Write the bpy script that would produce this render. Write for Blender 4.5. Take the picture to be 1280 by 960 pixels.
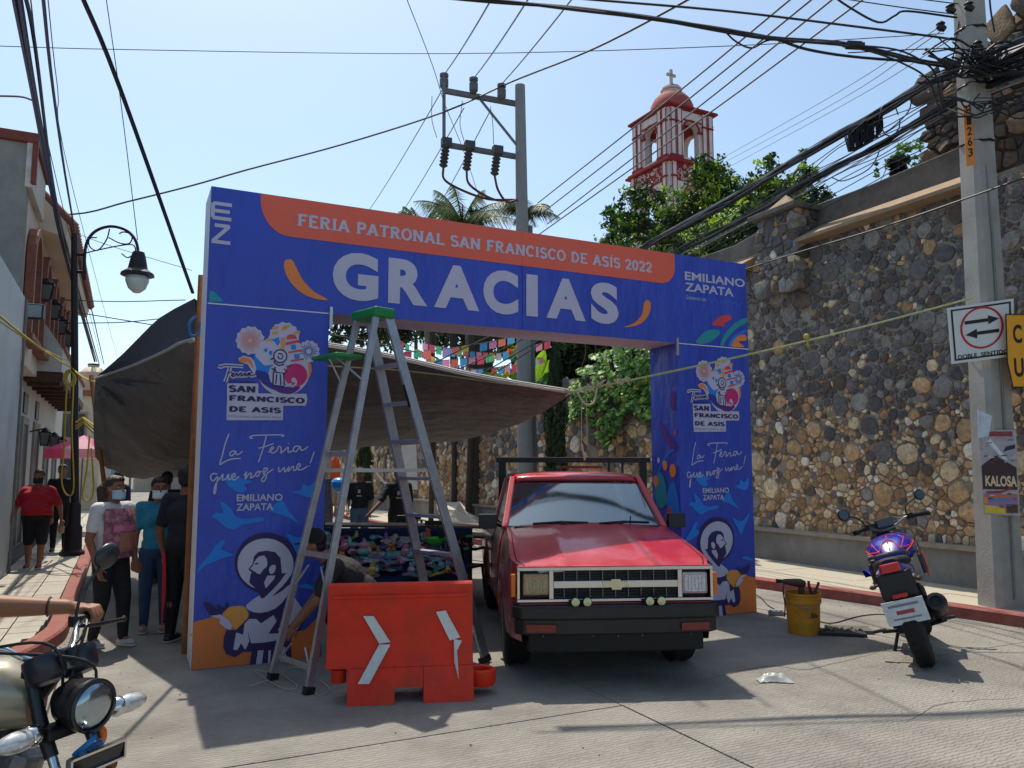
import bpy, bmesh, math, random
from mathutils import Vector, Matrix, Quaternion
from mathutils.noise import noise as pnoise
for o in list(bpy.data.objects): bpy.data.objects.remove(o)
SC = bpy.context.scene
COL = SC.collection
R = math.radians
PI = math.pi
random.seed(7)
# ---------------------------------------------------------------- camera
FPX = 985.0; PITCH = math.atan(105/FPX); CH = 1.65
cd = bpy.data.cameras.new('camera'); cam = bpy.data.objects.new('camera', cd); COL.objects.link(cam)
cam.location = (0, 0, CH); cam.rotation_euler = (PI/2+PITCH, 0, 0)
cd.sensor_width = 36; cd.lens = 36*FPX/1280; cd.clip_start = .05; cd.clip_end = 2000
SC.camera = cam
# ---------------------------------------------------------------- sky, sun, exposure
SUN = Vector((-.80, 1.80, 4.05)).normalized()
w = bpy.data.worlds.new('World'); SC.world = w; w.use_nodes = True
nt = w.node_tree; sky = nt.nodes.new('ShaderNodeTexSky'); sky.sky_type = 'NISHITA'; sky.sun_disc = False
sky.sun_elevation = math.asin(SUN.z); sky.sun_rotation = math.atan2(SUN.x, SUN.y)
sky.altitude = 1200; sky.air_density = 1.0; sky.dust_density = 4.0; sky.ozone_density = 1.0
bg = nt.nodes['Background']; bg.inputs['Strength'].default_value = .15
tint = nt.nodes.new('ShaderNodeMix'); tint.data_type = 'RGBA'; tint.blend_type = 'MULTIPLY'; tint.inputs[0].default_value = 1; tint.inputs[7].default_value = (.94, 1.0, .93, 1)
nt.links.new(sky.outputs[0], tint.inputs[6]); nt.links.new(tint.outputs[2], bg.inputs[0])
sd = bpy.data.lights.new('sun', 'SUN'); so = bpy.data.objects.new('sun', sd); COL.objects.link(so)
sd.energy = 3.2; sd.angle = R(.5); sd.color = (1, .93, .82)
so.rotation_euler = SUN.to_track_quat('Z', 'Y').to_euler(); so.location = (0, 0, 30)
SC.view_settings.view_transform = 'Standard'; SC.view_settings.look = 'None'
SC.view_settings.exposure = 0.48; SC.view_settings.gamma = 1
# ---------------------------------------------------------------- frames
A0 = R(26)
UU = Vector((-math.sin(A0), math.cos(A0), 0)); VV = Vector((math.cos(A0), math.sin(A0), 0))
def S(l, s, z=0): return VV*l+UU*s+Vector((0, 0, z))      # street frame: l across, s along
cp, sp = math.cos(PITCH), math.sin(PITCH)
def ray(px, py):
    x = (px-640)/FPX; u = (480-py)/FPX
    return Vector((x, cp-u*sp, sp+u*cp))
def G(px, py, z=0):
    r = ray(px, py); t = (z-CH)/r.z; return Vector((r.x*t, r.y*t, z))
def Y(px, py, y):
    r = ray(px, py); t = y/r.y; return Vector((r.x*t, y, CH+r.z*t))
def PS(px, py, s):                                       # point on the plane across the street at s
    r = ray(px, py); t = s/r.dot(UU); return Vector((r.x*t, r.y*t, CH+r.z*t))
def PL(px, py, l):
    r = ray(px, py); t = l/r.dot(VV); return Vector((r.x*t, r.y*t, CH+r.z*t))
def loc(p): return (p.dot(VV), p.dot(UU), p.z)
# ---------------------------------------------------------------- materials
def lin(c): return tuple((x/255/12.92 if x/255 <= .04045 else ((x/255+.055)/1.055)**2.4) for x in c)
MC = {}
def M(name, rgb=(128,)*3, rough=.7, metal=0, var=.12, scale=6, bump=.0, bscale=60, attr=False, spec=.5,
      dirt=0, dirtc=(60, 55, 48), dscale=2.5, trans=0, coat=0, emit=0, bdist=.02, stretch=None):
    if name in MC: return MC[name]
    m = bpy.data.materials.new(name); m.use_nodes = True; MC[name] = m
    t = m.node_tree; N = t.nodes; L = t.links; b = N['Principled BSDF']
    tc = N.new('ShaderNodeTexCoord')
    n = N.new('ShaderNodeTexNoise'); n.inputs['Scale'].default_value = scale; n.inputs['Detail'].default_value = 6
    n.inputs['Roughness'].default_value = .65
    L.new(tc.outputs['Object'], n.inputs['Vector'])
    mr = N.new('ShaderNodeMapRange'); mr.inputs[1].default_value = .3; mr.inputs[2].default_value = .7
    mr.inputs[3].default_value = 1-var; mr.inputs[4].default_value = 1+var
    L.new(n.outputs[0], mr.inputs[0])
    vm = N.new('ShaderNodeVectorMath'); vm.operation = 'SCALE'
    if attr:
        at = N.new('ShaderNodeAttribute'); at.attribute_name = 'col'; L.new(at.outputs['Color'], vm.inputs[0])
    else: vm.inputs[0].default_value = lin(rgb)
    L.new(mr.outputs[0], vm.inputs['Scale'])
    out = vm.outputs[0]
    if dirt:
        n2 = N.new('ShaderNodeTexNoise'); n2.inputs['Scale'].default_value = dscale; n2.inputs['Detail'].default_value = 8
        n2.inputs['Roughness'].default_value = .7
        L.new(tc.outputs['Object'], n2.inputs['Vector'])
        m2 = N.new('ShaderNodeMapRange'); m2.inputs[1].default_value = .45; m2.inputs[2].default_value = .68
        m2.inputs[3].default_value = 0; m2.inputs[4].default_value = dirt; L.new(n2.outputs[0], m2.inputs[0])
        mx = N.new('ShaderNodeMix'); mx.data_type = 'RGBA'; L.new(m2.outputs[0], mx.inputs[0])
        L.new(out, mx.inputs[6]); mx.inputs[7].default_value = (*lin(dirtc), 1); out = mx.outputs[2]
    L.new(out, b.inputs['Base Color'])
    b.inputs['Roughness'].default_value = rough; b.inputs['Metallic'].default_value = metal
    b.inputs['Specular IOR Level'].default_value = spec
    if coat: b.inputs['Coat Weight'].default_value = coat; b.inputs['Coat Roughness'].default_value = .08
    if emit: b.inputs['Emission Color'].default_value = (*lin(rgb), 1); b.inputs['Emission Strength'].default_value = emit
    if bump:
        n3 = N.new('ShaderNodeTexNoise'); n3.inputs['Scale'].default_value = bscale; n3.inputs['Detail'].default_value = 5
        L.new(tc.outputs['Object'], n3.inputs['Vector'])
        bp = N.new('ShaderNodeBump'); bp.inputs['Strength'].default_value = bump; bp.inputs['Distance'].default_value = bdist
        if stretch:
            mp = N.new('ShaderNodeMapping'); mp.inputs['Scale'].default_value = stretch; L.new(tc.outputs['Object'], mp.inputs[0]); L.new(mp.outputs[0], n3.inputs['Vector'])
        L.new(n3.outputs[0], bp.inputs['Height']); L.new(bp.outputs[0], b.inputs['Normal'])
    if trans:
        tr = N.new('ShaderNodeBsdfTranslucent'); L.new(out, tr.inputs['Color'])
        ms = N.new('ShaderNodeMixShader'); ms.inputs[0].default_value = trans
        L.new(b.outputs[0], ms.inputs[1]); L.new(tr.outputs[0], ms.inputs[2])
        L.new(ms.outputs[0], N['Material Output'].inputs['Surface'])
    return m
def glass(name, tint, refl=.3, rough=.03):
    if name in MC: return MC[name]
    m = bpy.data.materials.new(name); m.use_nodes = True; MC[name] = m
    t = m.node_tree; N = t.nodes; L = t.links; N.remove(N['Principled BSDF'])
    a = N.new('ShaderNodeBsdfTransparent'); a.inputs[0].default_value = (*lin(tint), 1)
    g = N.new('ShaderNodeBsdfGlossy'); g.inputs['Roughness'].default_value = rough; g.inputs[0].default_value = (.72, .86, .95, 1)
    f = N.new('ShaderNodeFresnel'); f.inputs[0].default_value = 1.5
    ad = N.new('ShaderNodeMath'); ad.operation = 'ADD'; ad.inputs[1].default_value = refl; ad.use_clamp = True
    L.new(f.outputs[0], ad.inputs[0])
    x = N.new('ShaderNodeMixShader'); L.new(ad.outputs[0], x.inputs[0]); L.new(a.outputs[0], x.inputs[1]); L.new(g.outputs[0], x.inputs[2])
    L.new(x.outputs[0], N['Material Output'].inputs['Surface'])
    return m
black = M('black_plastic', (22, 22, 24), .5); rubber = M('rubber', (20, 20, 21), .85, bump=.2, bscale=80)
chrome = M('chrome', (205, 205, 205), .18, 1, .05); steel = M('brushed_metal', (150, 150, 152), .35, 1)
dark_metal = M('dark_metal', (38, 38, 42), .45, .6); white_paint = M('white_paint', (215, 214, 208), .6)
# ---------------------------------------------------------------- objects
def thing(name, label, cat, at=(0, 0, 0), rz=0, group=None, rot=None):
    o = bpy.data.objects.new(name, None); COL.objects.link(o); o.empty_display_size = .2
    o.location = at; o.rotation_euler = rot if rot else (0, 0, rz)
    return tag(o, label, cat, group)
def tag(o, label=None, cat=None, group=None, kind=None):
    if label: o['label'] = label
    if cat: o['category'] = cat
    if group: o['group'] = group
    if kind: o['kind'] = kind
    return o
def mtx(o):
    m = Matrix.LocRotScale(o.location, o.rotation_euler, o.scale)
    if o.parent: m = mtx(o.parent) @ o.matrix_parent_inverse @ m
    return m
class MB:
    def __init__(s): s.v = []; s.f = []; s.mi = []; s.c = []; s.m = 0; s.col = None; s.X = None
    def add(s, vs, fs):
        n = len(s.v)
        if s.X is not None: vs = [s.X @ Vector(p) for p in vs]
        s.v += [tuple(p) for p in vs]
        for f in fs: s.f.append([i+n for i in f]); s.mi.append(s.m); s.c.append(s.col)
        return s
    def box(s, c, d, rot=None, taper=1.0):
        x, y, z = d[0]/2, d[1]/2, d[2]/2
        vs = [Vector((sx*x*(taper if sz > 0 else 1), sy*y*(taper if sz > 0 else 1), sz*z)) for sz in (-1, 1) for sx, sy in ((-1, -1), (1, -1), (1, 1), (-1, 1))]
        if rot is not None:
            if not isinstance(rot, Matrix): rot = Matrix.Rotation(rot, 3, 'Z')
            vs = [rot @ p for p in vs]
        c = Vector(c)
        return s.add([p+c for p in vs], [(3, 2, 1, 0), (4, 5, 6, 7), (0, 1, 5, 4), (1, 2, 6, 5), (2, 3, 7, 6), (3, 0, 4, 7)])
    def bar(s, a, b, w, h, up=(0, 0, 1)):
        a = Vector(a); b = Vector(b); d = (b-a); ln = d.length; d.normalize(); up = Vector(up)
        x = d.cross(up)
        if x.length < 1e-4: x = d.cross(Vector((1, 0, 0)))
        x.normalize(); z = x.cross(d)
        m = Matrix((x, d, z)).transposed()
        return s.box((a+b)/2, (w, ln, h), m)
    def tube(s, pts, r, n=8, cap=True, closed=False):
        pts = [Vector(p) for p in pts]; k = len(pts)
        rs = r if isinstance(r, (list, tuple)) else [r]*k
        vs = []; pn = None
        for i, p in enumerate(pts):
            if closed: d = pts[(i+1) % k]-pts[i-1]
            else: d = pts[min(i+1, k-1)]-pts[max(i-1, 0)]
            if d.length < 1e-9: d = Vector((0, 0, 1))
            d.normalize()
            if pn is None:
                a = Vector((0, 0, 1)) if abs(d.z) < .9 else Vector((1, 0, 0)); nrm = d.cross(a).normalized()
            else:
                nrm = (pn-d*pn.dot(d))
                if nrm.length < 1e-6: nrm = d.orthogonal()
                nrm.normalize()
            pn = nrm; b = d.cross(nrm)
            for j in range(n):
                t = 2*PI*j/n; vs.append(p+(nrm*math.cos(t)+b*math.sin(t))*rs[i])
        fs = []
        for i in range(k if closed else k-1):
            for j in range(n):
                a = i*n+j; b_ = i*n+(j+1) % n; c = ((i+1) % k)*n+(j+1) % n; d_ = ((i+1) % k)*n+j
                fs.append((a, b_, c, d_))
        if cap and not closed: fs += [tuple(range(n))[::-1], tuple((k-1)*n+j for j in range(n))]
        return s.add(vs, fs)
    def cyl(s, a, b, r0, r1=None, n=16): return s.tube([a, b], [r0, r0 if r1 is None else r1], n)
    def lathe(s, prof, at=(0, 0, 0), axis=(0, 0, 1), n=20):
        ax = Vector(axis).normalized(); x = ax.orthogonal().normalized(); y = ax.cross(x); at = Vector(at)
        vs = []; fs = []
        for r, h in prof:
            for j in range(n):
                t = 2*PI*j/n; vs.append(at+ax*h+(x*math.cos(t)+y*math.sin(t))*max(r, 1e-4))
        for i in range(len(prof)-1):
            for j in range(n): fs.append((i*n+j, i*n+(j+1) % n, (i+1)*n+(j+1) % n, (i+1)*n+j))
        fs += [tuple(range(n))[::-1], tuple((len(prof)-1)*n+j for j in range(n))]
        return s.add(vs, fs)
    def ell(s, c, r, n=12, m=8, rot=None):
        if not isinstance(r, (tuple, list)): r = (r,)*3
        c = Vector(c); vs = [Vector((0, 0, -r[2]))]
        for i in range(1, m):
            a = -PI/2+PI*i/m
            for j in range(n): t = 2*PI*j/n; vs.append(Vector((r[0]*math.cos(a)*math.cos(t), r[1]*math.cos(a)*math.sin(t), r[2]*math.sin(a))))
        vs.append(Vector((0, 0, r[2])))
        if rot is not None: vs = [rot @ p for p in vs]
        fs = [(0, 1+(j+1) % n, 1+j) for j in range(n)]
        for i in range(m-2):
            for j in range(n): fs.append((1+i*n+j, 1+i*n+(j+1) % n, 1+(i+1)*n+(j+1) % n, 1+(i+1)*n+j))
        k = 1+(m-2)*n; fs += [(k+j, k+(j+1) % n, len(vs)-1) for j in range(n)]
        return s.add([p+c for p in vs], fs)
    def cone2(s, a, b, ra, rb, n=10):                    # capsule with two radii
        a = Vector(a); b = Vector(b); d = (b-a); L_ = d.length
        if L_ < 1e-6: return s.ell(a, ra)
        d.normalize(); pts = []; rs = []
        for t in (-1, -.8, -.45): pts.append(a+d*ra*t); rs.append(ra*math.sqrt(max(0.0004, 1-t*t)))
        for t in (0, .5, 1): pts.append(a+d*L_*t); rs.append(ra+(rb-ra)*t)
        for t in (.45, .8, 1): pts.append(b+d*rb*t); rs.append(rb*math.sqrt(max(0.0004, 1-t*t)))
        return s.tube(pts, rs, n)
    def prism(s, poly, O, X_, Y_, D):                    # 2-D outline in the plane O,X,Y pushed along D
        O = Vector(O); X_ = Vector(X_); Y_ = Vector(Y_); D = Vector(D); n = len(poly)
        if X_.cross(Y_).dot(D) < 0: pass
        b = [O+X_*p[0]+Y_*p[1] for p in poly]
        ar = sum(poly[i][0]*poly[(i+1) % n][1]-poly[(i+1) % n][0]*poly[i][1] for i in range(n))
        flip = (ar > 0) == (X_.cross(Y_).dot(D) > 0)
        fs = [tuple(range(n))[::-1], tuple(range(n, 2*n))]+[(i, (i+1) % n, n+(i+1) % n, n+i) for i in range(n)]
        if not flip: fs = [f[::-1] for f in fs]
        return s.add(b+[p+D for p in b], fs)
    def quad(s, *p): return s.add(p, [tuple(range(len(p)))])
    def build(s, name, mat, parent=None, world=False, smooth=None, bevel=0, kind=None, label=None, mods=None, fix=False):
        me = bpy.data.meshes.new(name)
        me.from_pydata(s.v, [], s.f)
        mats = mat if isinstance(mat, (list, tuple)) else [mat]
        for m in mats: me.materials.append(m)
        if len(mats) > 1: me.polygons.foreach_set('material_index', s.mi)
        if any(c is not None for c in s.c):
            ca = me.color_attributes.new('col', 'FLOAT_COLOR', 'CORNER'); buf = []
            for f, c in zip(s.f, s.c): buf += list((*(c or (.2, .2, .2)), 1.0))*len(f)
            ca.data.foreach_set('color', buf)
        if fix:
            bm = bmesh.new(); bm.from_mesh(me); bmesh.ops.recalc_face_normals(bm, faces=bm.faces); bm.to_mesh(me); bm.free()
        if smooth:
            me.shade_smooth() if smooth is True else me.shade_smooth()
            if smooth is not True:
                me.set_sharp_from_angle(angle=R(smooth))
        o = bpy.data.objects.new(name, me); COL.objects.link(o)
        if parent:
            o.parent = parent
            if world: o.matrix_parent_inverse = mtx(parent).inverted()
        if bevel:
            b = o.modifiers.new('b', 'BEVEL'); b.width = bevel; b.segments = 2; b.limit_method = 'ANGLE'; b.harden_normals = False
        if kind: o['kind'] = kind
        if label: o['label'] = label
        return o
def one(fn):                                            # small helper: MB made by fn
    m = MB(); fn(m); return m
def top(mb, name, label, cat, mat, group=None, **k): return tag(mb.build(name, mat, **k), label, cat, group)
def catmull(pts, n=6, closed=False):
    P = [Vector(p) for p in pts]; out = []; k = len(P)
    for i in range(k if closed else k-1):
        p0 = P[i-1] if (i > 0 or closed) else P[0]*2-P[1]
        p1 = P[i]; p2 = P[(i+1) % k]; p3 = P[(i+2) % k] if (i+2 < k or closed) else P[-1]*2-P[-2]
        for j in range(n):
            t = j/n
            out.append(.5*((2*p1)+(p2-p0)*t+(2*p0-5*p1+4*p2-p3)*t*t+(3*p1-p0-3*p2+p3)*t**3))
    if not closed: out.append(P[-1])
    return out
def sag(a, b, d, n=14):
    a = Vector(a); b = Vector(b)
    return [a.lerp(b, i/n)-Vector((0, 0, 4*d*(i/n)*(1-i/n))) for i in range(n+1)]
TXT = {}
def text2d(s, size, offset=0, shear=0):
    key = (s, size, offset, shear)
    if key in TXT: return TXT[key]
    c = bpy.data.curves.new('t', 'FONT'); c.body = s; c.size = size; c.offset = offset; c.resolution_u = 5; c.shear = shear
    o = bpy.data.objects.new('t', c); COL.objects.link(o); bpy.context.view_layer.update()
    dg = bpy.context.evaluated_depsgraph_get(); me = o.evaluated_get(dg).to_mesh()
    vs = [tuple(v.co[:2]) for v in me.vertices]; fs = [tuple(p.vertices) for p in me.polygons]
    bpy.data.objects.remove(o); bpy.data.curves.remove(c)
    x0 = min(v[0] for v in vs); x1 = max(v[0] for v in vs); y0 = min(v[1] for v in vs); y1 = max(v[1] for v in vs)
    TXT[key] = (vs, fs, x0, x1, y0, y1); return TXT[key]
def put_text(mb, s, x0, x1, y0, y1, fr, offset=.03, depth=0.0):
    """lettering fitted into the box x0..x1, y0..y1 of the plane fr(u,v,depth)"""
    vs, fs, a, b, c, d = text2d(s, 1.0, offset)
    mb.add([fr(x0+(v[0]-a)/(b-a)*(x1-x0), y0+(v[1]-c)/(d-c)*(y1-y0), depth) for v in vs], fs)
# stroke lettering with slab serifs (printed on the arch); unit box 0..w x 0..1
def arc(cx, cy, rx, ry, a0, a1, n=9): return [(cx+rx*math.cos(R(a0+(a1-a0)*i/n)), cy+ry*math.sin(R(a0+(a1-a0)*i/n))) for i in range(n+1)]
GL = {
 'F': (.66, [[(.16, 0), (.16, 1)], [(.16, .95), (.62, .95)], [(.16, .5), (.48, .5)]], [(.16, 0), (.16, 1)], [(.6, .95, .2), (.48, .5, .16)]),
 'E': (.7, [[(.16, 0), (.16, 1)], [(.16, .95), (.62, .95)], [(.16, .5), (.48, .5)], [(.16, .05), (.64, .05)]], [(.16, 0), (.16, 1)], [(.6, .95, .2), (.48, .5, .16), (.63, .05, .2)]),
 'R': (.78, [[(.16, 0), (.16, 1)], [(.16, .95), (.4, .95)]+arc(.4, .74, .2, .21, 90, -90)+[(.16, .53)], [(.36, .53), (.64, 0)]], [(.16, 0), (.16, 1), (.66, 0)], []),
 'I': (.36, [[(.18, 0), (.18, 1)]], [(.18, 0), (.18, 1)], []),
 'A': (.82, [[(.1, 0), (.41, 1)], [(.41, 1), (.72, 0)], [(.2, .33), (.62, .33)]], [(.1, 0), (.72, 0)], []),
 'P': (.7, [[(.16, 0), (.16, 1)], [(.16, .95), (.4, .95)]+arc(.4, .71, .2, .24, 90, -90)+[(.16, .47)]], [(.16, 0), (.16, 1)], []),
 'T': (.72, [[(.36, 0), (.36, 1)], [(.06, .95), (.66, .95)]], [(.36, 0)], [(.07, .95, .24), (.65, .95, .24)]),
 'O': (.8, [arc(.4, .5, .31, .46, 0, 360, 18)], [], []),
 'N': (.84, [[(.15, 0), (.15, 1)], [(.15, 1), (.68, 0)], [(.68, 0), (.68, 1)]], [(.15, 0), (.12, 1), (.68, 1)], []),
 'L': (.66, [[(.16, 0), (.16, 1)], [(.16, .05), (.6, .05)]], [(.16, 0), (.16, 1)], [(.6, .05, .22)]),
 'S': (.64, [arc(.32, .73, .23, .22, 25, 270, 10)+arc(.32, .27, .24, .24, 90, -155, 10)[1:]], [], []),
 'C': (.74, [arc(.4, .5, .31, .46, 45, 315, 14)], [], [(.62, .82, .2)]),
 'D': (.8, [[(.16, 0), (.16, 1)], [(.16, .95), (.34, .95)]+arc(.34, .5, .33, .45, 90, -90, 12)+[(.16, .05)]], [(.16, 0), (.16, 1)], []),
 '2': (.62, [arc(.3, .7, .22, .26, 170, -35, 10)+[(.1, .05)], [(.1, .05), (.56, .05)]], [], [(.56, .08, .16)]),
 '0': (.62, [arc(.31, .5, .22, .46, 0, 360, 16)], [], []),
 ' ': (.36, [], [], [])}
def strokes(mb, pts, w, fr, depth):
    P = [Vector((p[0], p[1])) for p in pts]; k = len(P); closed = (P[0]-P[-1]).length < 1e-6 and k > 3
    vs = []
    for i in range(k):
        a = P[i-1] if i else (P[-2] if closed else P[0]); b = P[i+1] if i < k-1 else (P[1] if closed else P[-1])
        d = (b-a); d = d.normalized() if d.length > 1e-9 else Vector((1, 0)); n = Vector((-d.y, d.x))*(w/2)
        vs += [P[i]+n, P[i]-n]
    mb.add([fr(v.x, v.y, depth) for v in vs], [(2*i, 2*i+1, 2*i+3, 2*i+2) for i in range(k-1)])
def slab_text(mb, s, x0, x1, y0, y1, fr, w=.17, depth=0.0):
    tot = sum(GL[c.replace('Í', 'I')][0] for c in s)+.06*len(s); sx = (x1-x0)/tot; sy = y1-y0; x = 0; e = 0
    for c in s:
        g = GL[c.replace('Í', 'I')]
        f2 = lambda u, v, d, x=x: fr(x0+(x+u)*sx, y0+v*sy, d)
        for st in g[1]: strokes(mb, st, w, f2, depth+e); e += .00004
        for q in g[2]: strokes(mb, [(q[0]-.16, q[1]*.9+.05), (q[0]+.16, q[1]*.9+.05)], .1, f2, depth+e); e += .00004
        for q in g[3]: strokes(mb, [(q[0], q[1]-q[2]/2), (q[0], q[1]+q[2]/2)], .1, f2, depth+e); e += .00004
        if c == 'Í': strokes(mb, [(.16, 1.08), (.28, 1.26)], .1, f2, depth+e); e += .00004
        x += g[0]+.06
def poly2(mb, pts, fr, depth, smooth=0):
    if smooth: pts = [(p.x, p.y) for p in catmull([Vector((a, b, 0)) for a, b in pts], smooth, True)]
    mb.add([fr(p[0], p[1], depth) for p in pts], [tuple(range(len(pts)))])
def rcol(c, v=.2):
    k = 1+random.uniform(-v, v); return tuple(min(1, x*k) for x in lin(c))
# ================================================================ ground, street, pavements
def street_mat():
    m = M('street_concrete', (146, 141, 132), .85, var=.16, scale=1.3, bump=.0, dirt=.6, dirtc=(92, 88, 82), dscale=.7)
    t = m.node_tree; N = t.nodes; L = t.links; b = N['Principled BSDF']
    tc = N.new('ShaderNodeTexCoord'); mp = N.new('ShaderNodeMapping'); mp.inputs['Rotation'].default_value = (0, 0, -A0)
    L.new(tc.outputs['Object'], mp.inputs[0])
    wv = N.new('ShaderNodeTexWave'); wv.wave_type = 'BANDS'; wv.bands_direction = 'Y'; wv.inputs['Scale'].default_value = 9
    wv.inputs['Distortion'].default_value = 5.5; wv.inputs['Detail'].default_value = 4; wv.inputs['Detail Scale'].default_value = 2.6
    L.new(mp.outputs[0], wv.inputs[0])
    n = N.new('ShaderNodeTexNoise'); n.inputs['Scale'].default_value = 70; n.inputs['Detail'].default_value = 4; L.new(tc.outputs['Object'], n.inputs['Vector'])
    a = N.new('ShaderNodeMath'); a.operation = 'MULTIPLY_ADD'; a.inputs[1].default_value = .8; L.new(n.outputs[0], a.inputs[0]); L.new(wv.outputs['Fac'], a.inputs[2])
    bp = N.new('ShaderNodeBump'); bp.inputs['Strength'].default_value = .6; bp.inputs['Distance'].default_value = .018
    L.new(a.outputs[0], bp.inputs['Height']); L.new(bp.outputs[0], b.inputs['Normal'])
    return m
st = street_mat()
earth = M('earth', (120, 110, 95), .95, bump=.3)
one(lambda m: m.quad((-600, -60, -.03), (600, -60, -.03), (600, 900, -.03), (-600, 900, -.03))).build('ground', earth, kind='structure')
RK = [(9.2, -8), (8.9, 1), (8.45, 5.2), (7.91, 8.5), (7.3, 12.5), (6.88, 16.1), (6.5, 24), (6.3, 60)]   # right kerb line (l,s)
LK = [(-6, 3.2), (-3.2, 4.6), (-1.75, 6.0), (-.98, 7.2), (-.5, 8.6), (-.44, 10), (-.46, 14), (-.5, 30), (-.5, 60)]
def interp(tab, s):
    for (a, b), (c, d) in zip(tab, tab[1:]):
        if b <= s <= d: return a+(c-a)*(s-b)/(d-b)
    return tab[0][0] if s < tab[0][1] else tab[-1][0]
base = one(lambda m: m.quad(S(-12, -8, -.012), S(14, -8, -.012), S(14, 60, -.012), S(-12, 60, -.012))).build('street', M('joint_dirt', (70, 64, 56), .95, bump=.3), kind='structure')
xs = [-11.2, -7.6, -4.0, -.4, 3.2, 6.8, 10.4, 13.8]; ys = [-7.2, -3.2, .8, 4.8, 8.8, 12.8, 16.8, 20.8, 24.8, 28.8, 32.8, 44, 60]
for i in range(len(xs)-1):
    for j in range(len(ys)-1):
        g = .006; dz = random.uniform(-.002, .002)
        m = MB(); c = S((xs[i]+xs[i+1])/2, (ys[j]+ys[j+1])/2, -.008+dz)
        m.box(c, (xs[i+1]-xs[i]-2*g, ys[j+1]-ys[j]-2*g, .016), A0)
        m.build('slab', st, base, bevel=.003)
# kerbs and pavements
def strip(m, path, off0, off1, z0, z1, side):
    """solid running along path (l,s); off0..off1 measured across (towards side)"""
    pts = catmull([Vector((a, b, 0)) for a, b in path], 5)
    vs = []; fs = []
    for i, p in enumerate(pts):
        d = (pts[min(i+1, len(pts)-1)]-pts[max(0, i-1)]).normalized(); n = Vector((d.y, -d.x, 0))*side
        a = p+n*off0; b = p+n*off1; e = .018*(off1-off0)/abs(off1-off0)
        vs += [S(a.x, a.y, z0), S(a.x+n.x*.0, a.y, z1-.018), S(a.x+n.x*abs(e), a.y+n.y*abs(e), z1), S(b.x, b.y, z1), S(b.x, b.y, z0)]
    for i in range(len(pts)-1):
        for j in range(4):
            q = (i*5+j, (i+1)*5+j, (i+1)*5+j+1, i*5+j+1); fs.append(q if side > 0 else q[::-1])
    return m.add(vs, fs)
kerb_red = M('kerb_red_paint', (142, 70, 62), .75, var=.18, scale=9, bump=.25, bscale=40, dirt=.55, dirtc=(132, 112, 96), dscale=7)
pave = M('pavement_concrete', (178, 170, 152), .85, var=.1, scale=3, bump=.2, bscale=90, dirt=.3, dirtc=(130, 120, 104), dscale=3)
kr = strip(MB(), RK, 0, .17, -.02, .135, 1).build('kerb', kerb_red, kind='structure', smooth=40)
kl = strip(MB(), LK, 0, .17, -.02, .125, -1).build('kerb', kerb_red, kind='structure', smooth=40)
WL = [(9.9, -3), (9.9, 12), (8.95, 20), (8.3, 34), (8.1, 60)]        # stone wall face
pr = one(lambda m: m.add([S(interp(RK, s)+.17 if k else interp(WL, s)+.4, s, .05) for s in range(-3, 60) for k in (0, 1)],
     [(2*i, 2*i+2, 2*i+3, 2*i+1) for i in range(62)])).build('pavement', M('joint_dirt'), kind='structure')
ss = [-3, -1.5, 0, 1.3, 2.6, 3.9, 5.2, 6.5, 7.8, 9.1, 10.4, 11.7, 13, 14.5, 16, 17.5, 19, 20.5, 22, 24, 26, 28, 30, 34]
for i in range(len(ss)-1):
    a, b = ss[i]+.006, ss[i+1]-.006
    for f0, f1 in ((0, .5), (.5, 1)):
        def E(s, f): x0 = interp(RK, s)+.172; x1 = interp(WL, s)-.08; return x0+(x1-x0)*f
        m = MB(); z = .125+random.uniform(-.003, .003)
        p = [(E(a, f0)+.005, a), (E(a, f1)-.005, a), (E(b, f1)-.005, b), (E(b, f0)+.005, b)]
        m.add([S(x, y, .06) for x, y in p]+[S(x, y, z) for x, y in p], [(4, 5, 6, 7), (0, 1, 5, 4), (1, 2, 6, 5), (2, 3, 7, 6), (3, 0, 4, 7)])
        m.build('slab', pave, pr)
pl = one(lambda m: m.add([S(interp(LK, s)-.16 if k else -9, s, .05) for s in range(4, 60) for k in (0, 1)],
     [(2*i, 2*i+1, 2*i+3, 2*i+2) for i in range(55)])).build('pavement', M('joint_dirt'), kind='structure')
tile = M('pavement_tile', (172, 165, 152), .8, var=.16, scale=2.5, bump=.2, bscale=70, dirt=.3, dirtc=(140, 130, 112), dscale=4)
for i in range(66):
    s = 4.8+i*.31
    for j in range(12):
        l1 = -.62-j*.31 if s > 8.2 else -.62-j*.31
        lk = interp(LK, s+.15)-.18
        x1 = min(l1, lk); x0 = -.62-(j+1)*.31
        if x0 > lk-.04 or x0 < -4.4 or (s > 9 and x0 < -1.75): continue
        m = MB(); z = .115+random.uniform(-.002, .003)
        m.box(S((x0+x1)/2, s+.155, z/2+.03), (x1-x0-.012, .298, z-.06), A0); m.build('paving_tile', tile, pl)
one(lambda m: m.box(S(-1.15, 32+9, .07), (1.1, 32, .09), A0)).build('pavement', tile, kind='structure')

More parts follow.
